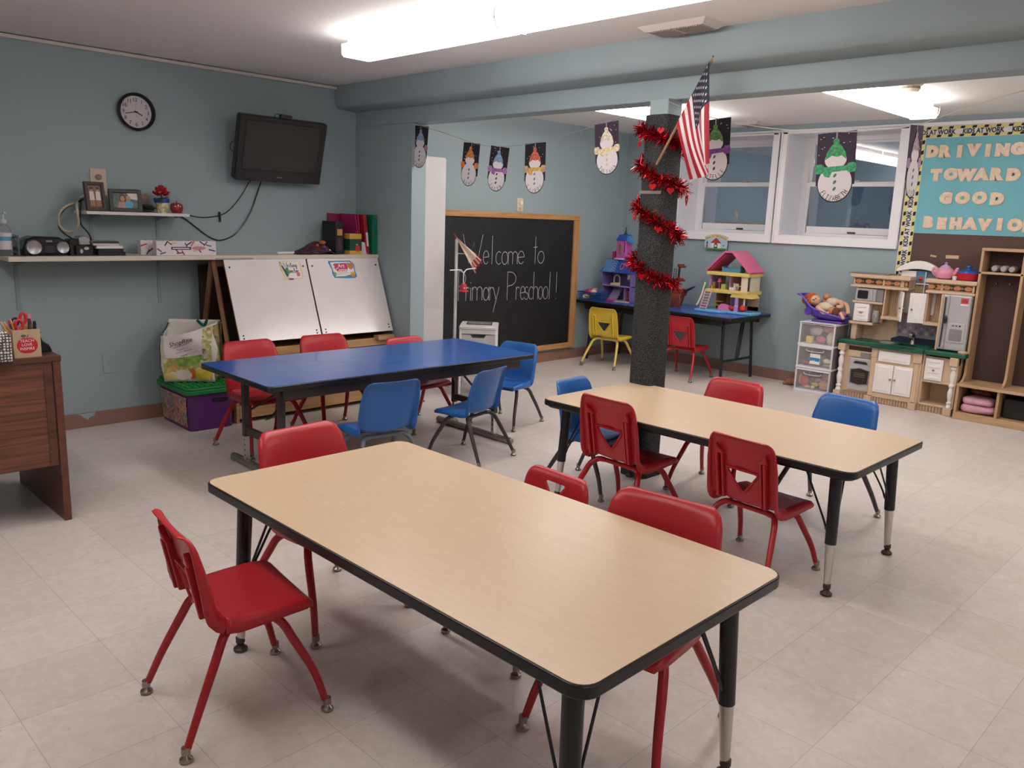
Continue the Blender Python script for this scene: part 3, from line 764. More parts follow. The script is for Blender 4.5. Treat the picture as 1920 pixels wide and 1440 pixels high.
# ---------------------------------------------------------------- left wall: shelves and what stands on them
SHELF = P('shelf_melamine', '#cfc6b6', 0.45); SHELFW = P('shelf_white', '#d6d2cf', 0.4); BRKT = P('bracket_painted', '#86969a', 0.5)
ZS = 1.078
t = thing('wall_shelf', 'long cream shelf along the left wall below the television', 'shelf', (1.65, YW, 1.05))
part('board', MB().box(.432, 2.874, 1.545, YW, 1.051, ZS), SHELF, t, smooth=0, bevel=.002)
part('edge_tape', MB().box(1.60, 1.86, 1.5435, 1.546, 1.053, 1.062), P('grey_tape', '#a59a92', .6), t, smooth=0)
for x in (.538, 1.35):
    b = MB().box(x-.011, x+.011, YW-.006, YW, .755, 1.05)
    b.prism([(0, 0), (.2, 0), (.2, -.010), (.04, -.03), (0, -.05)], -.003, .003, 0, frame((x, YW-.006, 1.05), (0, -1, 0), (0, 0, 1)))
    part('bracket', b, BRKT, t, smooth=0)
t = thing('wall_shelf', 'short white shelf on the left wall holding photo frames and a flower pot', 'shelf', (1.17, YW, 1.315))
part('board', MB().box(.868, 1.475, 1.615, YW, 1.316, 1.334), SHELFW, t, smooth=0, bevel=.0015)
for x in (.96, 1.36):
    b = MB().box(x-.010, x+.010, YW-.005, YW, 1.12, 1.316); b.prism([(0, 0), (.17, 0), (.17, -.008), (.04, -.02), (0, -.03)], -.003, .003, 0, frame((x, YW-.005, 1.316), (0, -1, 0), (0, 0, 1)))
    part('bracket', b, BRKT, t, smooth=0)

# clock
BLACK = P('black_plastic', '#141416', 0.3, coat=.2); DARK = P('dark_grey_plastic', '#2a2a2d', 0.4)
PAPER = P('white_paper', '#e4dfdd', 0.8, var=.02); INK = P('black_ink', '#17171a', 0.7)
ck = thing('wall_clock', 'round black-rimmed analogue clock on the left wall', 'clock', (1.258, YW, 1.937))
F = on_back(1.258, YW-.001, 1.937)
part('rim', MB().lathe([(.108, 0), (.112, .01), (.112, .030), (.104, .036), (.096, .030), (.094, .012)], 48, 0, F, cap=False), BLACK, ck, smooth=50)
part('dial', MB().lathe([(.096, .012), (.0, .0125)], 40, 0, F), P('dial_white', '#cfc8cc', .5), ck, smooth=0)
nm = MB(); Fd = on_back(1.258, YW-.001-.0128, 1.937)
for h in range(1, 13):
    a = PI/2-2*PI*h/12; nm.text(str(h), .031, Fd, .073*math.cos(a), .073*math.sin(a)-.011, bold=.0)
part('numerals', nm, INK, ck, smooth=0)
hd = MB(); Fh = on_back(1.258, YW-.016, 1.937)
for ang, ln, wd in ((116, .042, .0058), (258, .066, .0042)):
    a = math.radians(90-ang); hd.stroke([(-.012*math.cos(a), -.012*math.sin(a)), (ln*math.cos(a), ln*math.sin(a))], wd, Fh)
hd.stroke([(0, -.03), (0, .065)], .0009, Fh, 0, .001); hd.lathe([(.004, 0), (.003, .002)], 12, 0, Fh)
part('hands', hd, INK, ck, smooth=0)

# television on a tilting mount
TVG = P('tv_bezel', '#232122', 0.35); SCR = P('tv_screen', '#1a191a', 0.25, coat=.15)
tv = thing('television', 'black flat television tilted down on the left wall', 'television', (2.17, YW, 1.77))
up = Vector((0, -.118, .410)).normalized(); F = frame((2.160, 1.672, 1.772), (1, 0, 0), up)
part('cabinet', MB().prism(rounded_rect(.650, .430, .018, 4), -.05, 0, 0, F).prism(rounded_rect(.50, .30, .03, 4), -.085, -.05, 0, F), BLACK, tv, smooth=30, bevel=.004)
b = MB()
b.prism(rounded_rect(.646, .426, .016, 4), 0, .006, 0, F)
part('bezel', b, TVG, tv, smooth=30, bevel=.003)
part('screen', MB().prism(rounded_rect(.560, .318, .003, 2, 0, .024), .004, .0066, 0, F), SCR, tv, smooth=0)
part('screen_rim', MB().tube([F @ Vector((x, y, .0066)) for x, y in ((-.281, -.136), (.281, -.136), (.281, .184), (-.281, .184))], .0018, 6, closed=True), P('rim_black', '#0c0b0c', .3), tv)
part('maker_badge', MB().box(-.02, .02, -.182, -.177, .006, .0072, 0, F), P('badge_grey', '#8e8a88', .4), tv, smooth=0)
for sx in (-1, 1): part('corner_trim', MB().prism([(sx*.322, -.212), (sx*.322, -.10), (sx*.312, -.10), (sx*.285, -.165), (sx*.24, -.212)], .005, .0072, 0, F), BLACK, tv, smooth=0)
part('mount_arm', MB().box(2.10, 2.26, 1.74, YW, 1.70, 1.85), BLACK, tv, smooth=0)
lp = [(F @ Vector((-.322, .035, -.02))), F @ Vector((-.352, .028, -.02)), F @ Vector((-.365, .0, -.02)), F @ Vector((-.352, -.028, -.02)), F @ Vector((-.320, -.035, -.02))]
part('cable_loop', MB().tube(smooth_path(lp, 6), .003, 6), BLACK, tv)
wc = thing('webcam', 'small black camera with looped cord on top of the television', 'camera', F @ Vector((-.015, .217, -.01)))
part('body', MB().prism(rounded_rect(.085, .024, .008, 3, .005, .228), -.026, 0, 0, F), BLACK, wc, smooth=30)
part('cord', MB().tube(smooth_path([F @ Vector(q) for q in ((-.035, .225, -.012), (-.055, .24, -.012), (-.075, .232, -.012), (-.082, .216, -.012))], 6), .0025, 6), BLACK, wc)

# cables from the television
def cable(name, pts, r, label, mat, n=8): return tag_solo(name, MB().tube(smooth_path(pts, n), r, 8), mat, label)
def tag_solo(name, mb, mat, label, cat='cable'): return solo(name, mb, mat, label, cat)
yc = YW-.006
tag_solo('cable', MB().tube(smooth_path([(1.48, 1.80, 1.338), (1.552, yc, 1.326), (1.66, yc, 1.312), (1.775, yc, 1.328), (1.845, yc, 1.365), (1.93, yc, 1.455), (1.995, yc-.01, 1.56), (2.03, 1.80, 1.585)], 8), .0032, 8), BLACK, 'thin black cable running from the television through a clip to the short shelf')
tag_solo('cable', MB().tube(smooth_path([(1.47, yc, 1.31), (1.53, yc, 1.305), (1.655, yc, 1.213), (1.727, yc, 1.172), (1.79, yc, 1.165), (1.88, yc, 1.203), (1.95, yc, 1.28), (2.008, yc, 1.372), (2.05, yc-.005, 1.48), (2.075, 1.80, 1.585)], 8), .0045, 8), BLACK, 'thick black cable looping low across the wall below the television')
solo('cable_clip', MB().box(1.768, 1.780, YW-.016, YW, 1.318, 1.352).box(1.770, 1.784, YW-.012, YW-.002, 1.285, 1.32), BLACK, 'black hanging clip holding the thin cable on the left wall', 'clip', smooth=0, bevel=.002)

IVORY = P('ivory_plate', '#cbb9a6', .4)
pl = thing('wall_plate', 'ivory socket plate behind the upright photo frame', 'outlet', (1.02, YW, 1.535))
part('plate', MB().prism(rounded_rect(.092, .16, .008, 3), 0, .006, 0, on_back(1.018, YW, 1.505)), IVORY, pl, smooth=30, bevel=.002)
part('socket', MB().lathe([(.017, .006), (.017, .016), (.012, .018)], 16, 0, on_back(1.018, YW, 1.535)), P('plug_brown', '#8f7d6c', .5), pl)
solo('wall_plate', MB().prism(rounded_rect(.083, .128, .006, 3), 0, .005, 0, on_back(1.017, YW, .393)), WALL, 'blank plate painted over in the wall colour low on the left wall', 'wall plate', smooth=30, bevel=.002)

# photo frames
def photo(name, c, wd, ht, rz, lean, bw, mat, pic, label):
    t = thing(name, label, 'photo frame', c)
    r = Vector((math.cos(rz), math.sin(rz), 0)); u = Vector((-math.sin(rz)*lean, math.cos(rz)*lean, 1)).normalized()
    F = frame(c, r, u)
    m = MB()
    m.box(-wd/2, -wd/2+bw, 0, ht, -.014, .006, 0, F); m.box(wd/2-bw, wd/2, 0, ht, -.014, .006, 0, F); m.box(-wd/2+bw, wd/2-bw, 0, bw, -.014, .006, 0, F); m.box(-wd/2+bw, wd/2-bw, ht-bw, ht, -.014, .006, 0, F)
    part('frame', m, mat, t, smooth=0, bevel=.003)
    part('picture', pic(F, wd-2*bw, ht-2*bw, bw), PICM, t, smooth=0)
    part('easel_back', MB().prism([(-.02, 0), (.02, 0), (.02, ht*.7), (-.02, ht*.7)], -.016, -.014, 0, F).prism([(-.015, 0), (.015, 0), (.012, ht*.62), (-.012, ht*.62)], 0, .003, 0, frame(F @ Vector((0, 0, -.06)), r, (u+Vector((0, 0, 0))-Vector((math.sin(rz), -math.cos(rz), 0))*.32).normalized())), DARK, t, smooth=0)
    return t
SK = P('print_skin', '#b98668', .5); PICM = [P('print_brown', '#7d6248', .5, var=.35, vscale=60), P('print_cream', '#d8cec2', .5), SK, P('print_hair', '#4c3226', .5), P('print_green', '#5f6d62', .5, var=.5, vscale=70), P('print_aqua', '#5fa0c0', .5), P('print_pink', '#b78f90', .5)]
def pic_two(F, w_, h, bw):
    m = MB().box(-w_/2, w_/2, bw, bw+h, -.006, -.003, 0, F)
    for x in (-.018, .020):
        m.prism(ellipse(.008, .011, 14, x, bw+h*.80), -.003, -.0024, 2, F); m.prism(ellipse(.009, .007, 12, x, bw+h*.865), -.0026, -.002, 3, F)
        m.prism([(x-.012, bw+h*.72), (x+.012, bw+h*.72), (x+.015, bw+h*.33), (x-.015, bw+h*.33)], -.003, -.0024, 1, F)
        for q in (-.006, .006): m.box(x+q-.003, x+q+.003, bw+h*.08, bw+h*.33, -.003, -.0024, 2, F)
    return m
def pic_pair(F, w_, h, bw):
    m = MB().box(-w_/2, w_/2, bw, bw+h, -.006, -.003, 4, F)
    m.prism(ellipse(.020, .024, 16, -.016, bw+h*.64), -.003, -.0026, 3, F); m.prism(ellipse(.013, .017, 16, -.016, bw+h*.62), -.0026, -.002, 2, F)
    m.prism([(-.05, bw), (.012, bw), (.004, bw+h*.42), (-.035, bw+h*.42)], -.003, -.0024, 6, F)
    m.prism(ellipse(.013, .015, 16, .016, bw+h*.60), -.0024, -.0018, 2, F); m.prism(ellipse(.014, .006, 16, .016, bw+h*.74), -.0022, -.0016, 6, F)
    m.prism(ellipse(.026, .024, 18, .018, bw+h*.24), -.0022, -.0016, 5, F)
    m.prism([(.03, bw+h*.62), (w_/2, bw+h*.55), (w_/2, bw+h), (.01, bw+h)], -.003, -.0027, 1, F)
    return m
photo('photo_frame', (.945, 1.672, 1.336), .118, .168, math.radians(10), .14, .019, P('espresso_wood', '#3d302c', .4), pic_two, 'upright dark wooden photo frame on the short shelf')
photo('photo_frame', (1.113, 1.672, 1.336), .186, .132, math.radians(-4), .14, .021, P('black_frame', '#1d1b1c', .4), pic_pair, 'wide black photo frame on the short shelf beside the flower pot')
solo('card', MB().box(-.05, .05, 0, .115, 0, .006, 0, frame((1.245, 1.795, 1.336), (1, 0, 0), (0, .1, 1))), P('pinkish_print', '#a3837b', .6, var=.3, vscale=30), 'pinkish picture card leaning on the wall behind the flower pot', 'card', smooth=0)
m = MB()
for (x, z, a) in ((1.245, 1.349, 0), (1.255, 1.362, .1), (1.235, 1.373, -.08)): m.ball((x, 1.685, z), (.042, .03, .010), 12)
solo('pouch', m, P('black_leather', '#161517', .5, bump=.3, bscale=90), 'soft black folded pouch on the short shelf between frame and flower pot', 'pouch')

# flower pot with silk rose
pt = thing('flower_pot', 'cream and blue flower pot with a red silk flower on the short shelf', 'plant', (1.338, 1.70, 1.334))
T_ = Matrix.Translation((1.338, 1.70, 1.334))
part('pot', MB().lathe([(.030, 0), (.033, .01), (.041, .062), (.041, .066)], 24, 0, T_), patches('pot_print', ['#d8cdb0', '#dfd6bd', '#c9b98c', '#8d8a55', '#d9cfb4'], 45, .4), pt)
part('rim', MB().lathe([(.041, .062), (.046, .064), (.047, .088), (.040, .090), (.036, .080)], 24, 0, T_), P('pot_blue', '#27488f', .35), pt)
fl = MB(); c0 = Vector((1.335, 1.695, 1.468))
for ring, (n, rad, dz, tilt, sz) in enumerate(((5, .008, .022, 1.25, .020), (7, .024, .010, .8, .026), (9, .038, -.006, .35, .030))):
    for k in range(n):
        a = 2*PI*k/n+ring*.5; d = Vector((math.cos(a), math.sin(a), 0)); side = Vector((-d.y, d.x, 0))
        upv = (d*math.cos(tilt)+Vector((0, 0, 1))*math.sin(tilt)).normalized()
        base = c0+d*rad*.4+Vector((0, 0, dz-.012))
        fl.grid(lambda u, v: base+upv*sz*1.25*v+side*(u-.5)*sz*1.5*math.sin(PI*(.18+.72*v))+upv.cross(side)*(-.012*(2*(u-.5))**2+.008*v*v), 5, 5)
part('flower', fl, P('rose_red', '#b3202f', .6, var=.25, vscale=60), pt, solid=.0012)
lf = MB()
for a, r_, dz in ((3.3, .075, -.02), (2.6, .06, -.035), (.3, .055, -.025), (5.2, .05, -.04), (4.2, .07, -.045)):
    d = Vector((math.cos(a), math.sin(a), 0)); s_ = Vector((-d.y, d.x, 0)); b_ = c0+Vector((0, 0, -.03+dz*.3))
    lf.grid(lambda u, v: b_+d*r_*v+s_*(u-.5)*.034*math.sin(PI*min(1, v+.02))+Vector((0, 0, dz*v*v+.02*v)), 4, 6)
part('leaves', lf, P('leaf_dark', '#2c3a28', .5, var=.3, vscale=50), pt, solid=.001)
part('stem', MB().tube([(1.338, 1.70, 1.37), (1.335, 1.695, 1.455)], .004, 6), P('stem_green', '#3a4a2c', .6), pt)
part('soil', MB().lathe([(.039, .076), (.0, .078)], 20, 0, T_), P('soil', '#30241c', .9), pt)
ap = thing('apple', 'glossy red ornamental apple on the end of the short shelf', 'ornament', (1.425, 1.69, 1.334))
part('body', MB().lathe([(.012, 0), (.028, .004), (.038, .022), (.040, .040), (.034, .058), (.020, .066), (.006, .062), (.0, .060)], 24, 0, Matrix.Translation((1.425, 1.69, 1.334))), P('apple_red', '#8e1b1c', .15, coat=.5), ap)
part('stem', MB().tube([(1.425, 1.69, 1.395), (1.428, 1.69, 1.412)], .003, 6), P('stem_brown', '#3b2620', .6), ap)

# cords at the left end of the short shelf
yl = 1.80
solo('cable', MB().tube(smooth_path([(.93, yl+.015, 1.425), (.89, yl+.01, 1.40), (.845, yl-.10, 1.37), (.835, yl-.13, 1.33), (.84, yl-.12, 1.26), (.82, yl-.08, 1.215), (.785, yl-.06, 1.215), (.758, yl-.05, 1.25), (.762, yl-.05, 1.31), (.80, yl-.05, 1.355), (.855, yl-.03, 1.375)], 8), .0075, 8), P('cream_cord', '#b5ad9c', .5), 'thick cream cord looped over the left end of the short shelf', 'cable')
solo('cable', MB().tube(smooth_path([(.92, yl+.01, 1.40), (.86, yl-.0, 1.37), (.80, yl-.05, 1.345), (.765, yl-.05, 1.30), (.755, yl-.05, 1.24), (.775, yl-.07, 1.20), (.81, 1.66, 1.165)], 8), .0042, 8), BLACK, 'black cord hanging left of the cream loop down to the pencil sharpener', 'cable')
solo('cable', MB().tube(smooth_path([(.90, yl-.0, 1.38), (.862, yl-.10, 1.335), (.862, yl-.09, 1.26), (.90, yl-.08, 1.21), (.912, yl-.09, 1.175), (.89, 1.66, 1.155)], 8), .0042, 8), BLACK, 'black cord hanging right of the cream loop down to the pencil sharpener', 'cable')

# long shelf contents, left to right
CLEAR = P('clear_plastic', '#e6e6e8', .08, trans=.9, alpha=.55, ior=1.2)
sb = thing('soap_bottle', 'clear pump bottle of hand sanitizer at the left end of the long shelf', 'bottle', (.452, 1.66, ZS))
T_ = Matrix.Translation((.452, 1.66, ZS))
part('bottle', MB().lathe([(.030, 0), (.034, .006), (.034, .135), (.028, .155), (.014, .168), (.013, .178)], 20, 0, T_), CLEAR, sb)
part('label', MB().lathe([(.0345, .035), (.0345, .125)], 20, 0, T_, cap=False), P('label_white', '#d4cbd0', .5), sb, smooth=0)
part('label_band', MB().lathe([(.0349, .082), (.0349, .105)], 20, 0, T_, cap=False), P('label_blue', '#5a9dbb', .5), sb, smooth=0)
part('pump', MB().lathe([(.015, .176), (.015, .196), (.006, .198), (.006, .225), (.012, .228), (.010, .238)], 16, 0, T_).box(-.006, .006, -.045, 0, .228, .237, 0, T_), P('pump_clear', '#c9c9cc', .25), sb)
solo('sign_holder', MB().box(.50, .506, 1.60, 1.70, ZS, ZS+.115).box(.47, .506, 1.60, 1.70, ZS, ZS+.004), P('grey_acrylic', '#8a9296', .15, trans=.4, alpha=.6), 'clear acrylic holder standing beside the sanitizer bottle', 'holder', smooth=0)
bb = thing('boombox', 'black portable stereo with two silver round speakers on the long shelf', 'radio', (.64, 1.68, ZS))
body = []
m = MB(); F = frame((.645, 1.665, ZS), (1, 0, 0), (0, 0, 1))
m.prism([(-.115, .004), (.115, .004), (.122, .03), (.105, .085), (.07, .104), (-.06, .108), (-.10, .092), (-.122, .035)], -.10, .05, 0, F)
part('body', m, BLACK, bb, smooth=30, bevel=.012)
for x, rr in ((-.066, .040), (.082, .034)):
    part('speaker', MB().lathe([(rr, .046), (rr, .056), (rr*.94, .062), (rr*.6, .057), (.0, .055)], 28, 0, F @ Matrix.Translation((x, .048, 0))), P('speaker_silver', '#a7a6a8', .35, .7), bb)
part('cassette_deck', MB().box(-.016, .042, .016, .062, .048, .056, 0, F), P('deck_gloss', '#201c24', .15, coat=.5), bb, smooth=0, bevel=.003)
part('control_strip', MB().box(-.03, .06, .07, .095, .036, .054, 0, F).box(-.004, .03, .076, .088, .052, .057, 1, F), [BLACK, P('dial_grey', '#7d7d82', .3)], bb, smooth=0, bevel=.003)
solo('cable', MB().tube(smooth_path([(.535, 1.72, ZS+.095), (.50, 1.70, ZS+.10), (.483, 1.70, ZS+.06), (.50, 1.69, ZS+.03), (.52, 1.68, ZS+.028), (.49, 1.69, ZS+.045), (.485, 1.69, ZS+.018), (.51, 1.66, ZS+.006), (.55, 1.64, ZS+.006)], 8), .004, 8), BLACK, 'black power lead coiled beside the portable stereo', 'cable')
ps = thing('pencil_sharpener', 'black and silver electric pencil sharpener next to the portable stereo', 'sharpener', (.83, 1.67, ZS))
F = frame((.838, 1.66, ZS), (1, 0, 0), (0, 0, 1))
part('base', MB().prism(rounded_rect(.10, .062, .012, 3, .008, .032), -.07, .045, 0, F), BLACK, ps, smooth=30, bevel=.006)
part('silver_top', MB().prism([(-.02, .06), (.046, .06), (.040, .098), (.022, .112), (-.005, .112), (-.02, .10)], -.06, .038, 0, F), P('brushed_silver', '#a9a8aa', .3, .8), ps, smooth=30, bevel=.005)
part('motor_case', MB().prism(rounded_rect(.055, .095, .01, 3, -.042, .048), -.06, .02, 0, F), BLACK, ps, smooth=30, bevel=.006)
part('emblem', MB().prism(ellipse(.014, .009, 18, .016, .042), .044, .0475, 0, F).prism(ellipse(.008, .013, 14, -.012, .026), .044, .0475, 0, F), P('emblem_silver', '#c5c3c5', .25, .8), ps, smooth=0)
solo('mat', MB().box(.76, .90, 1.60, 1.66, ZS, ZS+.006), BLACK, 'flat black base plate under the pencil sharpener', 'mat', smooth=0)
z = ZS
for (x0, x1, hgt, col, lab) in ((.912, 1.070, .022, '#18181a', 'black case at the very bottom of the pile beside the sharpener'), (.915, 1.060, .020, '#1c1b1d', 'black case second from the bottom of the pile beside the sharpener'), (.905, 1.055, .017, '#d6d2cf', 'white-edged book in the middle of the pile beside the sharpener'), (.885, 1.035, .013, '#8c8a8a', 'grey disc case second from the top of the pile beside the sharpener'), (.88, 1.035, .013, '#6f6c6b', 'grey disc case on top of the pile beside the sharpener')):
    b = thing('media_case', lab, 'case', ((x0+x1)/2, 1.67, z))
    part('cover', MB().box(x0, x1, 1.60, 1.74, z, z+.0025).box(x0, x1, 1.60, 1.74, z+hgt-.0025, z+hgt).box(x0, x0+.004, 1.60, 1.74, z+.0025, z+hgt-.0025), P('case_'+col, col, .35), b, smooth=0)
    part('pages', MB().box(x0+.004, x1-.003, 1.603, 1.738, z+.0025, z+hgt-.0025), P('inner_'+col, '#e0dcd8' if col in ('#d6d2cf', '#8c8a8a') else '#232325', .6), b, smooth=0)
    z += hgt
MARKW = P('box_white', '#d8d0d4', .45)
def marker_box(x0, x1, y0, y1, label, seed, h=.088):
    t = thing('marker_box', label, 'box', ((x0+x1)/2, (y0+y1)/2, ZS)); rnd = random.Random(seed)
    part('carton', MB().box(x0, x1, y0, y1, ZS, ZS+h), MARKW, t, smooth=0, bevel=.001)
    F = on_back((x0+x1)/2, y0, ZS); wd = x1-x0
    cols = ['#a33a3f', '#3d5a86', '#39354f', '#b06a4a', '#c9b76a', '#7b3a58', '#4d4a4c']
    pm = [P('pen_'+c, c, .5) for c in cols]
    m = MB()
    for k in range(int(wd/.021)):
        a = rnd.uniform(-1.2, 1.2); cx, cy = -wd/2+.02+k*.021, rnd.choice((.014, .03, .06, .074)); L = rnd.uniform(.030, .050)
        c, s_ = math.cos(a), math.sin(a); M2 = F @ Matrix(((c, -s_, 0, cx), (s_, c, 0, cy), (0, 0, 1, 0), (0, 0, 0, 1)))
        if abs(cx)+.02 > wd/2: continue
        m.prism([(-L/2, -.0038), (L/2-.008, -.0038), (L/2, 0), (L/2-.008, .0038), (-L/2, .0038)], .0004, .0009, k % len(cols), M2)
    part('printed_pens', m, pm, t, smooth=0)
    m = MB().box(-wd*.26, wd*.07, .034, .052, .0009, .0014, 0, F); m.box(-wd*.24, wd*.04, .040, .046, .0014, .0018, 1, F)
    m.prism(ellipse(wd*.12, .012, 20, wd*.2, .044), .0009, .0014, 2, F)
    part('name_band', m, [P('band_purple', '#55264f', .5), PAPER, P('band_rose', '#b9868c', .5)], t, smooth=0)
    tp = MB()
    for k in range(6): tp.box(x0+.03+k*.055, x0+.055+k*.055, y0+.005, y1-.005, ZS+h, ZS+h+.0006)
    part('top_print', tp, P('top_grey', '#8a8488', .6), t, smooth=0)
marker_box(1.250, 1.632, 1.60, 1.655, 'white box printed with coloured markers at the front of the long shelf', 3)
marker_box(1.195, 1.55, 1.70, 1.755, 'second white marker box standing behind the first on the long shelf', 5)
solo('marker', MB().tube([(2.10, 1.66, ZS+.008), (2.22, 1.68, ZS+.008)], .008, 10).tube([(2.22, 1.68, ZS+.008), (2.245, 1.684, ZS+.008)], .0088, 10), PAPER, 'white dry-erase marker lying on the long shelf beside the pompom bundle', 'marker')

# dark scarf bundle with pompoms
sc = thing('hat_bundle', 'dark felt hat pile with coloured pompoms lying on the long shelf', 'hat', (2.42, 1.65, ZS))
part('felt', MB().grid(lambda u, v: Vector((2.235+.295*u, 1.58+.16*v, ZS+.004+.078*math.sin(PI*u**1.4)**.9*math.sin(PI*(.06+.88*v))+.006*math.sin(17*u+9*v))), 22, 12), patches('felt_dark', ['#241a22', '#38212c', '#5c2422', '#3a2a48', '#241c26'], 16, .95), sc, solid=.006)
rnd = random.Random(11)
for k in range(16):
    c = rnd.choice(['#d8cfc4', '#6a4a80', '#3d5f86', '#b45a2c', '#2f7f74', '#7a3a6a', '#d6cdbf', '#a02f35'])
    u = rnd.uniform(.45, .95); part('pompom', MB().ball((2.235+.295*u, 1.585+rnd.uniform(0, .07), ZS+.012+.07*math.sin(PI*u)*rnd.uniform(.3, 1)), rnd.uniform(.008, .014), 10), P('pom_'+c, c, .95, bump=.6, bscale=300), sc)
part('orange_pompom', MB().ball((2.43, 1.61, ZS+.083), (.028, .02, .016), 12), P('pom_orange', '#a5552a', .95, bump=.6, bscale=300), sc)

# books at the right end
b = thing('book', 'tall black book with a tan label at the right end of the long shelf', 'book', (2.57, 1.65, ZS))
part('cover', MB().box(2.535, 2.605, 1.60, 1.78, ZS, ZS+.235), P('book_black', '#15161c', .45), b, smooth=0, bevel=.006)
part('spine_label', MB().box(2.549, 2.592, 1.5985, 1.60, ZS+.135, ZS+.180), P('tan_label', '#bb8f4c', .5), b, smooth=0)
part('spine_picture', MB().box(2.553, 2.585, 1.5985, 1.60, ZS+.03, ZS+.115), P('dim_print', '#4a2b38', .5, var=.4, vscale=60), b, smooth=0)
b = thing('card_box', 'green and yellow card box with an apple printed on it', 'box', (2.69, 1.60, ZS))
part('carton', MB().box(2.632, 2.736, 1.565, 1.64, ZS, ZS+.150), P('box_yellow', '#cfa243', .5), b, smooth=0, bevel=.001)
F = on_back(2.684, 1.565, ZS)
part('green_panel', MB().box(-.052, .052, .028, .112, 0, .0008, 0, F).box(2.6312, 2.632, 1.565, 1.64, ZS+.028, ZS+.112), P('box_green', '#1c4a35', .5), b, smooth=0)
part('apple_print', MB().prism(ellipse(.021, .023, 22, .016, .044), .0008, .0016, 0, F).prism(ellipse(.009, .004, 12, .010, .072), .0008, .0016, 1, F), [P('print_red', '#c2372a', .5), P('print_leaf', '#b9c9a5', .5)], b, smooth=0)
def slab(name, lab, cat, x0, z1, x1, thick, dep, col, y0=1.60, zb=ZS, extra=None):
    """upright folder leaning: bottom at x0, top shifted to x1"""
    t = thing(name, lab, cat, (x0, y0+dep/2, zb))
    part('cover', MB().prism([(x0, zb), (x0+thick, zb), (x1+thick, z1), (x1, z1)], -y0-dep, -y0, 0, Matrix(((1, 0, 0, 0), (0, 0, -1, 0), (0, 1, 0, 0), (0, 0, 0, 1)))), P(name+col, col, .4), t, smooth=0, bevel=.003)
    return t
slab('folder', 'magenta folder leaning behind the green and yellow box', 'folder', 2.75, ZS+.292, 2.70, .008, .20, '#a52a62', 1.60)
slab('folder', 'second magenta folder fanned open beside the papers', 'folder', 2.762, ZS+.29, 2.735, .010, .18, '#b02e66', 1.615)
t = thing('folder', 'magenta sheet standing flat to the room behind the card box', 'folder', (2.67, 1.72, ZS))
part('cover', MB().prism([(-.085, 0), (.09, 0), (.09, .285), (-.105, .292)], 0, .006, 0, frame((2.715, 1.826, ZS), (1, 0, 0), (0, 0, 1))), P('folder_wine', '#8d2452', .45), t, smooth=0)
solo('paper_sheaf', MB().prism([(-.035, 0), (.035, 0), (.030, .085), (.0, .09), (-.02, .105), (-.035, .11)], 0, .004, 0, frame((2.762, 1.585, ZS), (1, -.2, 0), (-.05, .05, 1))), P('sheaf_white', '#cfc4cc', .7), 'white torn papers standing between the card box and red binder', 'papers', smooth=0)
t = slab('binder', 'red ring binder with a white spine label', 'binder', 2.786, ZS+.288, 2.755, .030, .24, '#9c2230', 1.575)
part('spine_label', MB().prism([(2.796-.006, ZS+.06), (2.812-.006, ZS+.06), (2.796, ZS+.16), (2.780, ZS+.16)], 1.574, 1.575, 0, Matrix(((1, 0, 0, 0), (0, 0, 1, 0), (0, 1, 0, 0), (0, 0, 0, 1)))), PAPER, t, smooth=0)
t = slab('binder', 'green ring binder against the side wall at the shelf end', 'binder', 2.828, ZS+.290, 2.822, .042, .26, '#0f6a4a', 1.555)
for z in (.015, .275): part('rivet', MB().ball((2.849, 1.555, ZS+z), .004, 8), CHROME, t)

# ---------------------------------------------------------------- whiteboard easel under the long shelf
MAPLE = wood('birch_ply', '#a98459', '#c29a6c', 'X', .5, 10, 3); OAKD = wood('oak_brown', '#6d4a33', '#85603f', 'Z', .5, 10, 3)
WB = P('whiteboard', '#ded8d6', .18, coat=.3)
ez = thing('whiteboard_easel', 'wooden stand with two slanted whiteboards under the long shelf', 'whiteboard', (2.25, 1.55, 0))
up = Vector((0, .20, .52)).normalized(); r_ = Vector((1, 0, 0))
for x0, x1 in ((1.648, 2.246), (2.258, 2.856)):
    F = frame(((x0+x1)/2, 1.335, .532), r_, up); hw = (x1-x0)/2
    bd = part('whiteboard', MB().box(-hw, hw, 0, .557, -.006, 0, 0, F), WB, ez, smooth=0, bevel=.0015)
    part('board_edge', MB().box(-hw, hw, 0, .557, -.016, -.006, 0, F), OAKD, bd, smooth=0)
    for bx in (-hw+.03, hw-.03):
        for by in ((.505,) if True else ()): part('bolt', MB().lathe([(.007, 0), (.006, .003), (0, .0035)], 10, 0, F @ Matrix.Translation((bx, by, 0))), DARK, bd, local=False)
        for by in (.028, .048): part('bolt', MB().lathe([(.006, 0), (.005, .003), (0, .0035)], 10, 0, F @ Matrix.Translation((bx, by, 0))), DARK, bd, local=False)
m = MB()
for x in (1.618, 2.862-.022):
    Y0 = 1.335 if x < 2 else 1.36
    m.prism([(1.36, 0), (1.82, 0), (1.82, .50), (1.36, .44)], x, x+.02, 0, Matrix(((0, 0, 1, 0), (1, 0, 0, 0), (0, 1, 0, 0), (0, 0, 0, 1))))
part('side_panel', m, MAPLE, ez, smooth=0)
m = MB()
for x in (1.60, 2.832):
    m.tube([(x, 1.575, 1.045), (x-.0, 1.40, .47)], .016, 4); m.tube([(x, 1.60, 1.045), (x, 1.78, .47)], .02, 4)
m.box(1.59, 2.845, 1.585, 1.62, 1.005, 1.045)
part('frame', m, OAKD, ez, smooth=0)
part('back_panel', MB().box(1.605, 2.84, 1.80, 1.82, 0, 1.0), P('dark_hardboard', '#33241c', .7), ez, smooth=0)
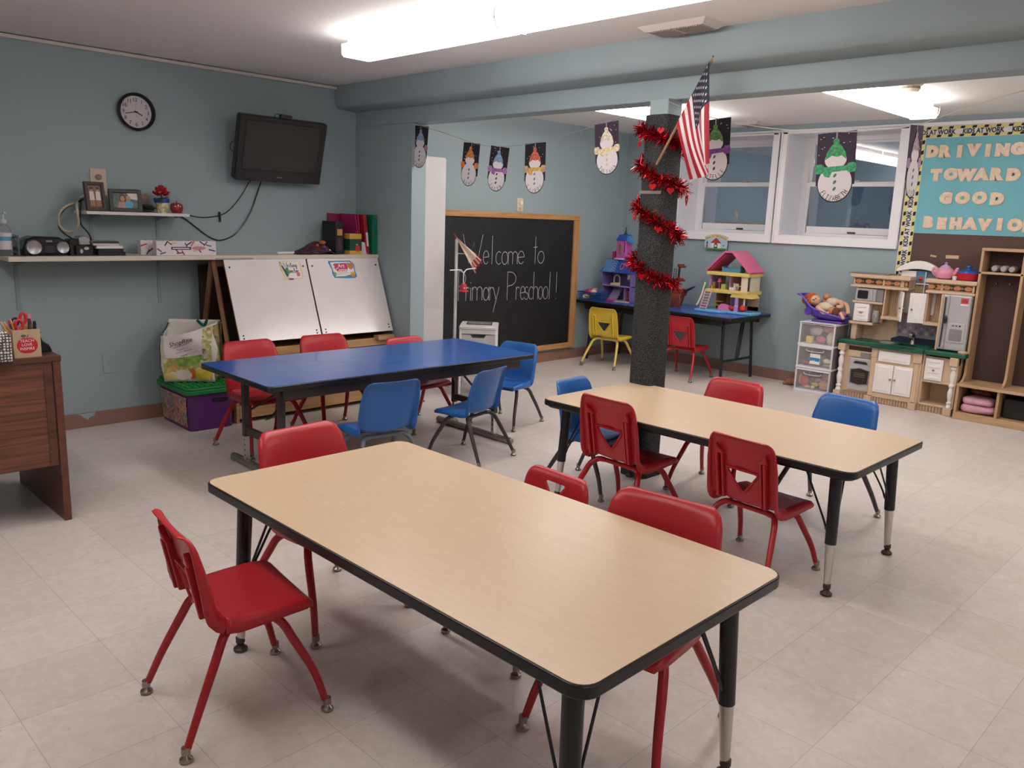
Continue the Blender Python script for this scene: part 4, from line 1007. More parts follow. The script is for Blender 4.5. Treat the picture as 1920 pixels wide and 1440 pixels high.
m = MB().box(1.638, 2.84, 1.36, 1.80, .455, .475).box(1.638, 2.84, 1.345, 1.36, .43, .485).box(1.638, 2.84, 1.36, 1.80, .03, .05).box(1.638, 2.84, 1.35, 1.362, .03, .115)
for x in (1.98, 2.40): m.box(x, x+.018, 1.36, 1.80, .05, .455)
part('storage_shelves', m, MAPLE, ez, smooth=0, bevel=.002)
part('tray', MB().box(2.70, 2.842, 1.30, 1.36, .475, .505), MAPLE, ez, smooth=0)
for (x, w_, h, c, nm, lb) in ((2.05, .10, .13, '#2a4f7c', 'storage_bin', 'blue bin inside the easel storage'), (2.20, .14, .10, '#20304a', 'storage_bin', 'dark blue bin inside the easel storage behind the middle red chair')):
    b = MB().box(x, x+w_, 1.42, 1.62, .051, .051+h); solo(nm, b, P('bin_'+c, c, .5), lb, 'bin', smooth=0, bevel=.004)

# printed signs on the boards
def poly_sign(name, label, cat, F, layers, loc):
    t = thing(name, label, cat, loc)
    for nm, mb_, mt in layers: part(nm, mb_, mt, t, smooth=0)
    return t
def on_board(x, s):            # s = distance up the board from its lower edge
    q = Vector((x, 1.335, .532))+up*s; return frame(q-Vector((0, 1, 0))*0+r_.cross(up)*.0012, r_, up)
F = on_board(2.115, .475)
base = MB().prism([(-.075, .066), (.078, .070), (.086, .05), (.088, -.045), (.075, -.060), (-.02, -.064), (-.07, -.070), (-.075, -.06), (-.06, -.05), (-.082, .05)], 0, .001, 0, F)
pg = MB().prism([(-.062, .060), (.068, .064), (.074, -.052), (-.03, -.056), (-.052, -.02)], .001, .0016, 0, F)
tx = MB()
for s_, y, x0, h in (('Writing', .022, -.050, .036), ('Center', -.018, -.034, .036)):
    x = x0
    for ch in s_:
        hand(tx, ch, x, y, h if ch.isupper() else h*1.0, .0046, F, .85, z=.0022); x += {'W': .031, 'C': .022, 'i': .008, 'r': .012, 't': .013, 'n': .016, 'g': .014, 'e': .016}[ch]
pc = MB()
pc.prism([(-.080, .062), (-.066, .058), (-.060, .044), (-.074, .048)], .002, .003, 0, F); pc.prism([(-.074, .048), (-.060, .044), (-.056, .034), (-.069, .037)], .002, .003, 1, F)
pc.prism([(-.069, .037), (-.056, .034), (-.026, -.036), (-.040, -.044)], .002, .003, 2, F); pc.prism([(-.040, -.044), (-.026, -.036), (-.024, -.058)], .002, .003, 3, F)
pc.prism(ellipse(.016, .028, 16, -.030, -.006), .0016, .0022, 4, F); pc.prism(ellipse(.020, .006, 14, -.012, -.060), .0016, .0024, 5, F); pc.prism(rounded_rect(.024, .028, .004, 2, .050, -.028), .0016, .0024, 6, F)
pmats = [P('eraser_pink', '#c99a8e', .6), P('ferrule_white', '#cfc9c4', .5), P('pencil_navy', '#27455f', .5), P('pencil_tip', '#d8c49a', .6), P('leaf_print', '#5f8f5c', .6), P('berry_print', '#8d3544', .6), P('stamp_pink', '#c97089', .6)]
poly_sign('sign', 'cream Writing Center sign with a pencil on the left whiteboard', 'sign', F, [('backing', base, P('sign_cream', '#d9cba0', .6)), ('page', pg, PAPER), ('lettering', tx, P('violet_ink', '#2f2636', .6)), ('printed_pencil', pc, pmats)], F.to_translation())
F = on_board(2.525, .475)
base = MB().prism([(-.10, .064), (.085, .064), (.098, .045), (.112, .035), (.108, -.01), (.116, -.05), (.10, -.066), (.02, -.066), (-.075, -.060), (-.088, -.03), (-.083, .0), (-.104, .05)], 0, .001, 0, F)
ins = MB().prism([(-.090, .054), (.075, .056), (.10, .03), (.10, -.05), (-.068, -.052), (-.075, -.02), (-.078, .0)], .001, .0016, 0, F)
bub = MB().prism([(-.055, .044), (.045, .047), (.052, .02), (.045, -.012), (-.045, -.018), (-.062, .01)], .0016, .0022, 0, F)
tx = MB().text('Art', .040, F, -.004, .014, bold=.014, z1=.003).text('Center', .038, F, .0, -.016, bold=.014, z1=.003)
dec = MB().prism(ellipse(.022, .024, 16, .076, .022), .0016, .0026, 0, F); dec.prism(ellipse(.010, .010, 12, .058, .042), .0016, .0024, 0, F); dec.prism(ellipse(.010, .010, 12, .096, .040), .0016, .0024, 0, F)
dec.prism([(-.05, -.022), (.04, -.014), (.05, -.03), (-.045, -.044)], .0016, .0024, 1, F); dec.prism(rounded_rect(.034, .014, .004, 2, .082, -.026), .0016, .0028, 2, F); dec.prism(ellipse(.020, .013, 14, .08, -.044), .0016, .0024, 3, F)
dec.prism([(.01, -.05), (.1, -.036), (.1, -.052)], .0016, .002, 4, F); dec.prism(ellipse(.012, .016, 12, -.066, -.034), .0016, .0024, 5, F); dec.prism(ellipse(.012, .008, 10, -.055, .035), .0016, .0026, 6, F)
dec.prism([(-.08, .018), (-.066, .022), (-.064, .002), (-.078, -.002)], .0016, .0024, 1, F)
poly_sign('sign', 'blue-edged Art Center sign with a bear on the right whiteboard', 'sign', F, [('backing', base, P('sign_blue', '#3f81ad', .55)), ('page', ins, PAPER), ('bubble', bub, P('bubble_pink', '#c2315e', .55)), ('lettering', tx, PAPER), ('printed_decor', dec, [P('bear_tan', '#b77a4e', .6), P('paper_art', '#d8cfc2', .6, var=.15, vscale=80), P('crayon_yellow', '#d9ab3e', .6), P('art_orange', '#c98a42', .6), P('art_blue', '#3d6fa8', .6), P('art_green', '#6f9a88', .6), P('art_brown', '#8a5c44', .6)])], F.to_translation())

# ---------------------------------------------------------------- teacher's desk at the left edge
DESKW = wood('desk_oak_print', '#533326', '#7b4d3a', 'X', .42, 34, 2.4, (.34, .64)); DESKE = wood('desk_edge', '#4a2d22', '#5f3b2c', 'X', .42, 12, 3)
dk = thing('desk', "reddish-brown wooden teacher's desk cut off by the left edge", 'desk', (-.45, .6, 0))
part('desktop', MB().box(-1.3, .283, .243, .95, .715, .739), DESKE, dk, smooth=0, bevel=.002)
part('modesty_panel', MB().box(-1.27, .246, .254, .272, .258, .715), DESKW, dk, smooth=0)
part('modesty_border', MB().box(-1.27, .246, .250, .254, .690, .715).box(.214, .246, .250, .254, .258, .690), DESKE, dk, smooth=0)
part('end_panel', MB().box(.250, .280, .246, .93, 0, .715), wood('desk_end', '#553022', '#6e4230', 'Y', .42, 12, 3), dk, smooth=0, bevel=.002)
part('end_panel', MB().box(-1.30, -1.27, .246, .93, 0, .715), wood('desk_end', '#553022', '#6e4230', 'Y'), dk, smooth=0, bevel=.002)
ZD = .739
KRAFT = P('kraft_wood', '#b39a80', .6, var=.06, vscale=10)
bx = thing('pencil_box', 'square wooden pencil box with a red apple reading TEACH LOVE INSPIRE', 'pencil holder', (.165, .31, ZD))
x0, x1, y0, y1, h = .113, .215, .262, .362, .117
part('box', MB().box(x0, x1, y0, y0+.005, ZD, ZD+h).box(x0, x1, y1-.005, y1, ZD, ZD+h).box(x0, x0+.005, y0+.005, y1-.005, ZD, ZD+h).box(x1-.005, x1, y0+.005, y1-.005, ZD, ZD+h).box(x0+.005, x1-.005, y0+.005, y1-.005, ZD, ZD+.005), KRAFT, bx, smooth=0)
F = on_back((x0+x1)/2, y0, ZD+.055)
app = [(.036*math.sin(a)*(1-.10*math.cos(a)) if True else 0, 0) for a in ()]
pts = []
for k in range(36):
    a = 2*PI*k/36; rr = .034*(1+.10*abs(math.cos(a))-.12*math.exp(-((a-PI/2)/.35)**2)-.05*math.exp(-((a-3*PI/2)/.3)**2)); pts.append((rr*1.04*math.cos(a), rr*math.sin(a)-.004))
part('apple_print', MB().prism(pts, 0, .0008, 0, F), P('apple_print_red', '#b8202e', .6), bx, smooth=0)
part('leaf_print', MB().prism(ellipse(.010, .006, 14, -.012, .036), 0, .0008, 0, F).prism([(-.002, .028), (.002, .028), (.010, .041), (.004, .040)], 0, .0008, 1, F), [P('print_green2', '#3d6b3a', .6), P('stem_tan', '#7a5a40', .6)], bx, smooth=0)
t_ = MB()
for i, (s_, w_) in enumerate((('TEACH', .034), ('LOVE', .026), ('INSPIRE', .042))): t_.text(s_, .0165, F, -.001, .010-i*.0165, z1=.0014, width=None, bold=-.004)
part('lettering', t_, PAPER, bx, smooth=0)
rnd = random.Random(5)
def stick(name, label, p0, p1, r, col, cat, tip=None, group=None):
    p0, p1 = Vector(p0), Vector(p1)
    t = thing(name, label, cat, p0, 0, group)
    part('barrel', MB().tube([p0, p0.lerp(p1, .88)], r, 8), P('stick_'+col, col, .4), t)
    part('end', MB().tube([p0.lerp(p1, .88), p1], [r*1.05, r*.8], 8), P('stick_'+(tip or col), tip or col, .45), t)
for a in [
 ('pencil', 'orange pencil leaning left in the apple pencil box', (.15, .29, ZD+.02), (.112, .272, ZD+.162), .0042, '#d98432', 'pencil', '#cf9a7a'),
 ('pencil', 'yellow pencil leaning far left over the side of the apple pencil box', (.14, .30, ZD+.02), (.084, .30, ZD+.150), .0042, '#d9a14a', 'pencil', '#d8b48a'),
 ('pencil', 'yellow pencil with a pink eraser behind the orange one in the pencil box', (.16, .32, ZD+.02), (.102, .33, ZD+.145), .0042, '#d39a3c', 'pencil', '#e0b090'),
 ('marker', 'blue marker with white band leaning far left from the pencil box', (.13, .33, ZD+.02), (.062, .345, ZD+.180), .007, '#c9cbd4', 'marker', '#3a66a8'),
 ('pen', 'purple pen in the left of the apple pencil box', (.14, .31, ZD+.02), (.118, .325, ZD+.152), .005, '#6a3f74', 'pen', '#b23a5a'),
 ('pencil', 'yellow pencil standing upright at the middle of the pencil box', (.17, .32, ZD+.01), (.180, .325, ZD+.180), .0042, '#d9a43c', 'pencil', '#e6dcc6'),
 ('marker', 'purple and pink capped marker at the right of the pencil box', (.185, .32, ZD+.01), (.196, .325, ZD+.175), .006, '#5a3a60', 'marker', '#c97fa6'),
 ('marker', 'dark brown marker in the right half of the pencil box', (.18, .285, ZD+.01), (.187, .285, ZD+.150), .007, '#5b4134', 'marker', '#4a342a'),
 ('marker', 'short black marker at the right edge of the pencil box', (.203, .30, ZD+.01), (.207, .30, ZD+.146), .0065, '#1c1c1f', 'marker', '#111113')]: stick(*a)
s_ = thing('scissors', 'red-handled scissors standing in the apple pencil box', 'scissors', (.16, .29, ZD+.01))
for c, rr in (((.142, .275, ZD+.138), (.013, .020)), ((.162, .29, ZD+.162), (.011, .022))):
    part('handle', MB().tube([(c[0]+rr[0]*math.cos(2*PI*k/14), c[1]-.004, c[2]+rr[1]*math.sin(2*PI*k/14)) for k in range(14)], .006, 8, closed=True), P('scissor_red', '#b81f33', .35), s_)
part('blades', MB().box(.150, .160, .283, .287, ZD+.01, ZD+.125), CHROME, s_, smooth=0)
s_ = thing('scissors', 'black-handled scissors behind the red scissors in the pencil box', 'scissors', (.145, .31, ZD+.01))
part('handle', MB().tube([(.138+.012*math.cos(2*PI*k/14), .312, ZD+.145+.016*math.sin(2*PI*k/14)) for k in range(14)], .0045, 8, closed=True), BLACK, s_)
part('blades', MB().box(.135, .145, .310, .314, ZD+.01, ZD+.13), CHROME, s_, smooth=0)
# tissue box with circle lattice print
def lattice_mat():
    m = bpy.data.materials.new('circle_lattice'); m.use_nodes = True; nt = m.node_tree; L = nt.links; N = nt.nodes.new
    b = nt.nodes['Principled BSDF']; b.inputs['Roughness'].default_value = .6
    tc = N('ShaderNodeTexCoord'); v = N('ShaderNodeTexVoronoi'); v.inputs['Scale'].default_value = 85; v.inputs['Randomness'].default_value = .25
    L.new(tc.outputs['Object'], v.inputs['Vector'])
    r = N('ShaderNodeValToRGB'); e = r.color_ramp.elements; r.color_ramp.interpolation = 'CONSTANT'
    e[0].color = (*lin('#4a4644'), 1); e[1].position = .22; e[1].color = (*lin('#e2dedb'), 1); q = e.new(.42); q.color = (*lin('#4a4644'), 1)
    L.new(v.outputs['Distance'], r.inputs['Fac']); L.new(r.outputs['Color'], b.inputs['Base Color']); return m
tb = thing('tissue_box', 'tissue box with black and white circle pattern at the left edge of the desk', 'tissue box', (.03, .26, ZD))
part('carton', MB().box(-.02, .092, .206, .31, ZD, ZD+.108).prism(rounded_rect(.112, .104, .001, 1, .036, .258), ZD+.108, ZD+.122, 0, None, rounded_rect(.08, .075, .001, 1, .036, .258)), lattice_mat(), tb, smooth=0)
part('tissue', MB().grid(lambda u, v: Vector((.015+.04*u, .25+.012*math.sin(9*u+3*v), ZD+.115+.03*v+.006*math.sin(12*u)*v)), 8, 4), P('tissue_white', '#e6e2e2', .9), tb, solid=.001)
b = thing('tape_dispenser', 'black angular tape dispenser behind the pencil box', 'dispenser', (.25, .36, ZD))
part('body', MB().prism([(0, 0), (.075, 0), (.065, .03), (.04, .05), (.028, .085), (-.01, .10), (-.02, .06)], -.40, -.36, 0, Matrix(((1, 0, 0, .21), (0, 0, -1, 0), (0, 1, 0, ZD), (0, 0, 0, 1)))), BLACK, b, smooth=0, bevel=.004)
part('cutter', MB().box(.218, .245, .362, .398, ZD+.086, ZD+.090), DARK, b, smooth=0)
solo('phone_dock', MB().prism([(0, 0), (.05, 0), (.01, .058), (-.03, .062)], -.47, -.41, 0, Matrix(((1, 0, 0, .235), (0, 0, -1, 0), (0, 1, 0, ZD), (0, 0, 0, 1)))), P('dock_brown', '#2c1d1c', .4), 'dark brown wedge at the back right corner of the desk', 'holder', smooth=0, bevel=.003)

# ---------------------------------------------------------------- toy bin and shopping bag by the left wall
PURP = P('purple_plastic', '#5c2a6c', .4); GRN = P('green_plastic', '#1f7c3c', .38)
bn = thing('toy_bin', 'purple plastic toy bin with a studded green lid by the left wall', 'toy bin', (1.446, 1.56, 0), math.radians(-1))
bw, bd_ = .150, .235
part('tub', MB().prism(rounded_rect(bw*2-.02, bd_*2-.02, .035, 4), 0.0, .235, 0, None, rounded_rect(bw*2, bd_*2, .035, 4)), PURP, bn, local=True, bevel=.004, smooth=40)
part('side_picture', MB().prism([(-bd_+.045, .025), (bd_-.045, .025), (bd_-.035, .215), (-bd_+.035, .215)], 0, .002, 0, frame((-bw-.001+.006, 0, 0), (0, -1, 0), (-.04, 0, 1))), patches('castle_print', ['#2f4a3a', '#8b3a36', '#c9b294', '#b5564a', '#7e95ac', '#4a6b45', '#c8a05c'], 22, .4), bn, local=True, smooth=0)
part('handle_slot', MB().prism(rounded_rect(.10, .022, .009, 3, 0, .19), -.002, .003, 0, frame((0.05, -bd_-.001, 0), (1, 0, 0), (0, 0, 1))), P('slot_dark', '#1d0f22', .6), bn, local=True, smooth=0)
lid = MB().prism(rounded_rect(bw*2+.035, bd_*2+.035, .04, 5), .235, .262).prism(rounded_rect(bw*2+.02, bd_*2+.02, .04, 5), .262, .276)
ld = part('lid', lid, GRN, bn, local=True, bevel=.004, smooth=40)
st = MB()
for i in range(8):
    for j in range(12): st.lathe([(.0125, 0), (.0125, .010), (.010, .012)], 10, 0, Matrix.Translation((-.14+i*.04, -.215+j*.039, .276)))
sd_ = part('stud_grid', st, GRN, ld, local=True); sd_['kind'] = 'stuff'
bag = thing('shopping_bag', 'white reusable shopping bag printed with vegetables on the green lid', 'bag', (1.46, 1.56, .29))
F0 = Matrix.Translation((1.425, 1.558, .289)) @ Matrix.Rotation(math.radians(-38), 4, 'Z')
def bagp(a, v):
    """perimeter parameter a (0..1), height v: rectangle that softens and flares upward; mouth dips at the front"""
    hw, hd = .150+.008*v, .085+.016*v
    per = [(-hw, -hd), (hw, -hd), (hw, hd), (-hw, hd)]
    s = a*4; e = int(s) % 4; r = s-int(s); p, q = per[e], per[(e+1) % 4]
    x, y = p[0]+(q[0]-p[0])*r, p[1]+(q[1]-p[1])*r
    H = .375+(.0 if e == 2 else 0); dip = 0
    if e == 0: H -= .085*math.sin(PI*min(1, (1-r)*1.0+.0)*.5) * 1.0
    if e == 3: H -= .085*math.sin(PI*r*.5)
    crumple = .010*math.sin(9*a*2+6*v)*math.sin(PI*v)+.006*math.sin(31*a+11*v)
    nx, ny = (0, -1) if e == 0 else (1, 0) if e == 1 else (0, 1) if e == 2 else (-1, 0)
    return F0 @ Vector((x+nx*(crumple+.012*math.sin(PI*v)), y+ny*(crumple+.012*math.sin(PI*v)), H*v))
part('bag_body', MB().grid(lambda u, v: bagp(u, v), 56, 18), P('bag_white', '#d6d0c8', .45, var=.03, bump=.3, bscale=18), bag, solid=.002, smooth=70)
part('bag_base', MB().grid(lambda u, v: F0 @ Vector((-.15+.3*u, -.085+.17*v, .003)), 4, 4), P('bag_white', '#d6d0c8'), bag)
def bag_face(e, u0, u1, v0, v1, lift, n=14, shape=None):
    m = MB()
    def fn(u, v):
        uu, vv = u0+(u1-u0)*u, v0+(v1-v0)*v
        if shape: uu, vv = shape(u, v)
        p = bagp((e+min(max(uu, .001), .999))/4, vv)
        n_ = F0.to_3x3() @ Vector(((0, -1, 0), (1, 0, 0), (0, 1, 0), (-1, 0, 0))[e]); return p+n_*lift
    return m.grid(fn, n, n)
VEG = patches('vegetable_print', ['#8a5a3a', '#77884a', '#d3cfae', '#b9b565', '#8d9d5c', '#c39a56', '#d8d2be', '#9a6242'], 13, .45)
part('vegetable_print', bag_face(0, .02, .98, .04, .60, .0035), VEG, bag, smooth=70)
part('vegetable_print', bag_face(0, .80, .99, .60, .97, .0035), VEG, bag, smooth=70)
part('vegetable_print', bag_face(3, .02, .98, .04, .93, .0035), patches('vegetable_print_side', ['#d8d4bc', '#c9a884', '#9a5638', '#ded9c8', '#8f9a56', '#cfc9a8'], 10, .45), bag, smooth=70)
part('vegetable_print', bag_face(1, .02, .98, .04, .97, .0035), VEG, bag, smooth=70)
def blob(u, v, cu, cv, ru, rv, mats, nm):
    part(nm, bag_face(0, 0, 1, 0, 1, .005, 10, lambda a, b: (cu+ru*(2*a-1)*math.sqrt(max(0, 1-(2*b-1)**2)), cv+rv*(2*b-1))), mats, bag, smooth=70)
blob(0, 0, .40, .15, .17, .115, P('turnip_print', '#d3c6c0', .45), 'printed_turnip'); blob(0, 0, .58, .17, .07, .11, P('carrot_print', '#c9652e', .45), 'printed_carrot')
blob(0, 0, .14, .12, .13, .085, P('potato_print', '#cdbf7a', .45), 'printed_potato'); blob(0, 0, .80, .16, .17, .12, P('pepper_print', '#c9b23c', .45, var=.2, vscale=20), 'printed_pepper')
blob(0, 0, .50, .44, .26, .13, P('lettuce_print', '#7f9c48', .45, var=.35, vscale=30), 'printed_lettuce')
part('white_panel', bag_face(0, .06, .80, .52, .985, .005), P('bag_panel', '#d9d2d4', .45), bag, smooth=70)
m = MB(); c_ = bagp(.10, .80); nrm = F0.to_3x3() @ Vector((0, -1, 0)); rt = F0.to_3x3() @ Vector((1, 0, 0)); tilt = (rt*1.0+Vector((0, 0, .30))).normalized(); upb = nrm.cross(tilt)*-1
Fb = frame(c_+nrm*.022, tilt, nrm.cross(tilt))
m.text('ShopRite', .040, Fb, 0, .0, bold=.004, shear=.25, z1=.0005); m.stroke([(-.055, -.010), (.0, -.008), (.05, -.004)], .0025, Fb)
m.text('Together to', .014, Fb, .0, -.034, z1=.0005); m.text('make a difference', .014, Fb, .006, -.050, z1=.0005); m.stroke([(-.02, -.070), (.085, -.066)], .0015, Fb)
part('lettering', m, P('bag_ink', '#2c2a2c', .6), bag, smooth=0)
part('handle', MB().tube(smooth_path([bagp(3.9/4, .98)+Vector((0, 0, .012)), bagp(3.75/4, .97)+Vector((0, 0, .0)), bagp(3.6/4, .99)+Vector((0, 0, .004)), bagp(3.4/4, .99)+Vector((0, 0, .006)), bagp(3.2/4, .985)+Vector((0, 0, .01))], 5), .006, 6), P('handle_teal', '#12594f', .6), bag)
part('handle', MB().tube(smooth_path([bagp(2.25/4, .99)+Vector((0, 0, .004)), bagp(2.32/4, .90)-nrm*.0, bagp(2.45/4, .98)+Vector((0, 0, .006))], 5), .010, 6), P('handle_teal', '#12594f', .6), bag)

# ---------------------------------------------------------------- chalkboard wall
OAK = wood('oak_frame', '#a8784a', '#c2925f', 'X', .45, 12, 4); OAKV = wood('oak_frame_upright', '#a8784a', '#c2925f', 'Z', .45, 12, 4)
cb = thing('chalkboard', 'big oak-framed chalkboard with Welcome to Primary Preschool chalked on it', 'chalkboard', (4.5, 1.83, .12))
part('slate', MB().box(3.56, 5.41, 1.815, 1.838, .165, 1.385), patches('slate', ['#121316', '#17191d', '#101114', '#1a1c20'], 3, .55), cb, smooth=0)
for z0, z1 in ((1.380, 1.430), (.120, .172)): part('frame', MB().box(3.55, 5.482, 1.798, 1.838, z0, z1), OAK, cb, smooth=0, bevel=.004)
part('frame', MB().box(5.405, 5.482, 1.7975, 1.838, .172, 1.380), OAKV, cb, smooth=0, bevel=.004)
CHALK = P('chalk', '#b2b4b6', .95, var=.25, vscale=160)
F = on_back(0, 1.8145, 0); m = MB()
X = lambda px: 3.957+(px-872)*.00689
for ch, px, wpx, dz in (('W', 872, 34, 0), ('e', 907, 10, -.008), ('l', 923, 0, -.01), ('c', 930, 10, -.012), ('o', 941, 11, -.014), ('m', 953, 17, -.014), ('e', 971, 12, -.012), ('t', 1001, 8, -.012), ('o', 1010, 13, -.010)):
    hh = .252 if ch in 'Wlt' else .250
    base = .978+dz
    wdt = {'W': .9, 'e': .38, 'l': 1, 'c': .36, 'o': .4, 'm': .54, 't': .3}[ch]
    hand(m, ch, X(px), base, hh, .0052, F, w=(wpx*.00689)/(wdt*hh) if wpx else 1)
for ch, px, wpx in (('P', 866, 12), ('r', 879, 6), ('i', 887, 0), ('m', 890, 17), ('a', 909, 10), ('r', 921, 6), ('y', 927, 11), ('P', 953, 16), ('r', 970, 7), ('e', 978, 9), ('s', 987, 7), ('c', 995, 8), ('h', 1004, 9), ('o', 1014, 9), ('o', 1024, 10), ('l', 1037, 0), ('!', 1051, 0)):
    base = .655-.0002*(px-866)
    wdt = {'P': .46, 'r': .28, 'm': .54, 'a': .34, 'y': .36, 'e': .38, 's': .3, 'c': .36, 'h': .3, 'o': .4}.get(ch, 1)
    hand(m, ch, X(px), base, .262, .0052, F, w=(wpx*.00689)/(wdt*.262) if wpx else 1)
part('chalk_writing', m, CHALK, cb, smooth=0)
pl = thing('light_switch', 'ivory switch plate above the chalkboard', 'switch', (4.665, 1.84, 1.44))
part('plate', MB().prism(rounded_rect(.080, .122, .006, 3), 0, .006, 0, on_back(4.665, 1.84, 1.503)), P('switch_ivory', '#cfc0a4', .4), pl, smooth=30, bevel=.002)
part('knob', MB().lathe([(.020, .006), (.018, .020), (.010, .022)], 16, 0, on_back(4.672, 1.84, 1.52)), PAPER, pl)
part('toggle', MB().box(-.008, .008, -.014, .010, .006, .012, 0, on_back(4.665, 1.84, 1.468)), P('switch_tan', '#b9a486', .4), pl, smooth=0)
wp = thing('white_panel', 'tall white folded panel standing behind the wall stub beside the chalkboard', 'panel', (3.34, 1.745, 0))
Fp = on_back(3.335, 1.70, .92)
part('panel', MB().prism(rounded_rect(.64, 1.84, .02, 4), -.05, 0, 0, Fp), P('panel_white', '#d5d1d1', .4), wp, smooth=30, bevel=.004)
part('second_leaf', MB().prism(rounded_rect(.63, 1.82, .02, 4, 0, -.01), -.09, -.052, 0, Fp), P('panel_white', '#d5d1d1', .4), wp, smooth=30, bevel=.004)

# white slotted drawer cart, thin white stand with a paper flag and a hanger
LGREY = P('light_grey_plastic', '#c4c1c0', .4); MIDG = P('mid_grey_plastic', '#9d9b9c', .45)
ct = thing('drawer_cart', 'small pale grey plastic drawer cart in front of the chalkboard', 'cart', (3.546, 1.137, 0), math.radians(-46))
hw, hd = .148, .16
part('top', MB().prism(rounded_rect(hw*2, hd*2, .015, 3), .530, .556), LGREY, ct, local=True, bevel=.006)
part('top_slot', MB().prism(rounded_rect(.20, .18, .008, 3, .0, .04), .5555, .5572).box(-.09, .09, .005, .02, .5572, .560, 1).box(-.09, .09, .06, .075, .5572, .560, 1), [DARK, MIDG], ct, local=True, smooth=0)
dr = MB().box(-hw+.02, hw-.02, -hd+.012, hd-.02, .33, .485).box(-hw+.02, hw-.02, -hd+.012, hd-.02, .09, .30)
part('drawer', MB().prism([(-.13, .33), (.13, .33), (.135, .49), (.06, .49), (.045, .465), (-.045, .465), (-.06, .49), (-.135, .49)], 0, .30, 0, Matrix(((1, 0, 0, 0), (0, 0, 1, -hd+.01), (0, 1, 0, 0), (0, 0, 0, 1)))), P('drawer_grey', '#b4b2b2', .4), ct, local=True, smooth=0, bevel=.003)
part('drawer', MB().box(-.13, .13, -hd+.01, hd-.03, .16, .32), P('drawer_grey', '#b4b2b2', .4), ct, local=True, smooth=0, bevel=.003)
part('upper_rail', MB().box(-.135, .135, -hd+.005, -hd+.02, .497, .53), LGREY, ct, local=True, smooth=0, bevel=.002)
for sx in (-1, 1):
    for sy in (-1, 1): part('leg', MB().tube([(sx*(hw-.012), sy*(hd-.012), 0), (sx*(hw-.012), sy*(hd-.012), .53)], .009, 8), P('leg_white', '#d9d6d6', .35), ct, local=True)
sd_ = thing('display_stand', 'thin white metal pole stand in front of the chalkboard', 'stand', (3.605, 1.50, 0))
part('pole', MB().box(3.595, 3.618, 1.49, 1.505, .02, 1.20), P('stand_white', '#bdbbbb', .4), sd_, smooth=0, bevel=.002)
part('arm', MB().tube([(3.606, 1.49, 1.085), (3.76, 1.44, 1.083)], .004, 6), P('stand_white', '#bdbbbb', .4), sd_)
part('foot', MB().box(3.50, 3.70, 1.44, 1.56, 0, .02), P('stand_white', '#bdbbbb', .4), sd_, smooth=0, bevel=.003)
pf = thing('paper_flag', 'folded paper flag with red stripes hanging from the top of the thin stand', 'flag', (3.60, 1.45, .95))
A = Vector((3.56, 1.455, 1.215)); B = Vector((3.815, 1.44, 1.05)); C_ = Vector((3.765, 1.44, .925))
def cone(u, v):
    e = B.lerp(C_, u); q = A.lerp(e, v); q.y += -.018*math.sin(PI*u*2)*v-.006*math.sin(9*u); return q
part('cloth', MB().grid(cone, 12, 12), P('flag_cream', '#cdb8a8', .8, var=.10, vscale=40), pf, solid=.002)
m = MB()
for k in range(5):
    u0, u1 = k/5+.02, k/5+.12
    m.grid(lambda u, v: cone(u0+(u1-u0)*u, .80+.24*v)+Vector((0, -.004, 0)), 3, 5)
part('red_stripes', m, P('stripe_red', '#a02333', .7), pf, solid=.001)
part('string', MB().tube([A+Vector((-.02, 0, .03)), A, A.lerp(B, .25)], .006, 6), P('string_red', '#8d2f3a', .7), pf)
hg = thing('hanger', 'white plastic hanger with a small red hat hung in front of the chalkboard', 'hanger', (3.61, 1.43, .80))
part('bar', MB().tube(smooth_path([(3.475, 1.42, .958), (3.585, 1.42, .958), (3.605, 1.42, .945), (3.62, 1.42, .935), (3.635, 1.42, .947), (3.66, 1.42, .962), (3.75, 1.42, .968)], 5), .005, 8), P('hanger_white', '#dcd9d9', .3), hg)
part('hook', MB().tube([(3.62, 1.42, .935), (3.62, 1.42, .84)], .004, 6), P('hanger_white', '#dcd9d9', .3), hg)
part('hat', MB().lathe([(.044, 0), (.040, .006), (.030, .012), (.026, .05), (.018, .062), (.0, .064)], 18, 0, Matrix.Translation((3.622, 1.42, .785))), P('hat_red', '#b02832', .5), hg)
part('hat_face', MB().prism(ellipse(.006, .004, 8, -.012, .028), 0, .004, 0, on_back(3.622, 1.396, .785)).prism(ellipse(.006, .004, 8, .010, .028), 0, .004, 0, on_back(3.622, 1.396, .785)), PAPER, hg, smooth=0)

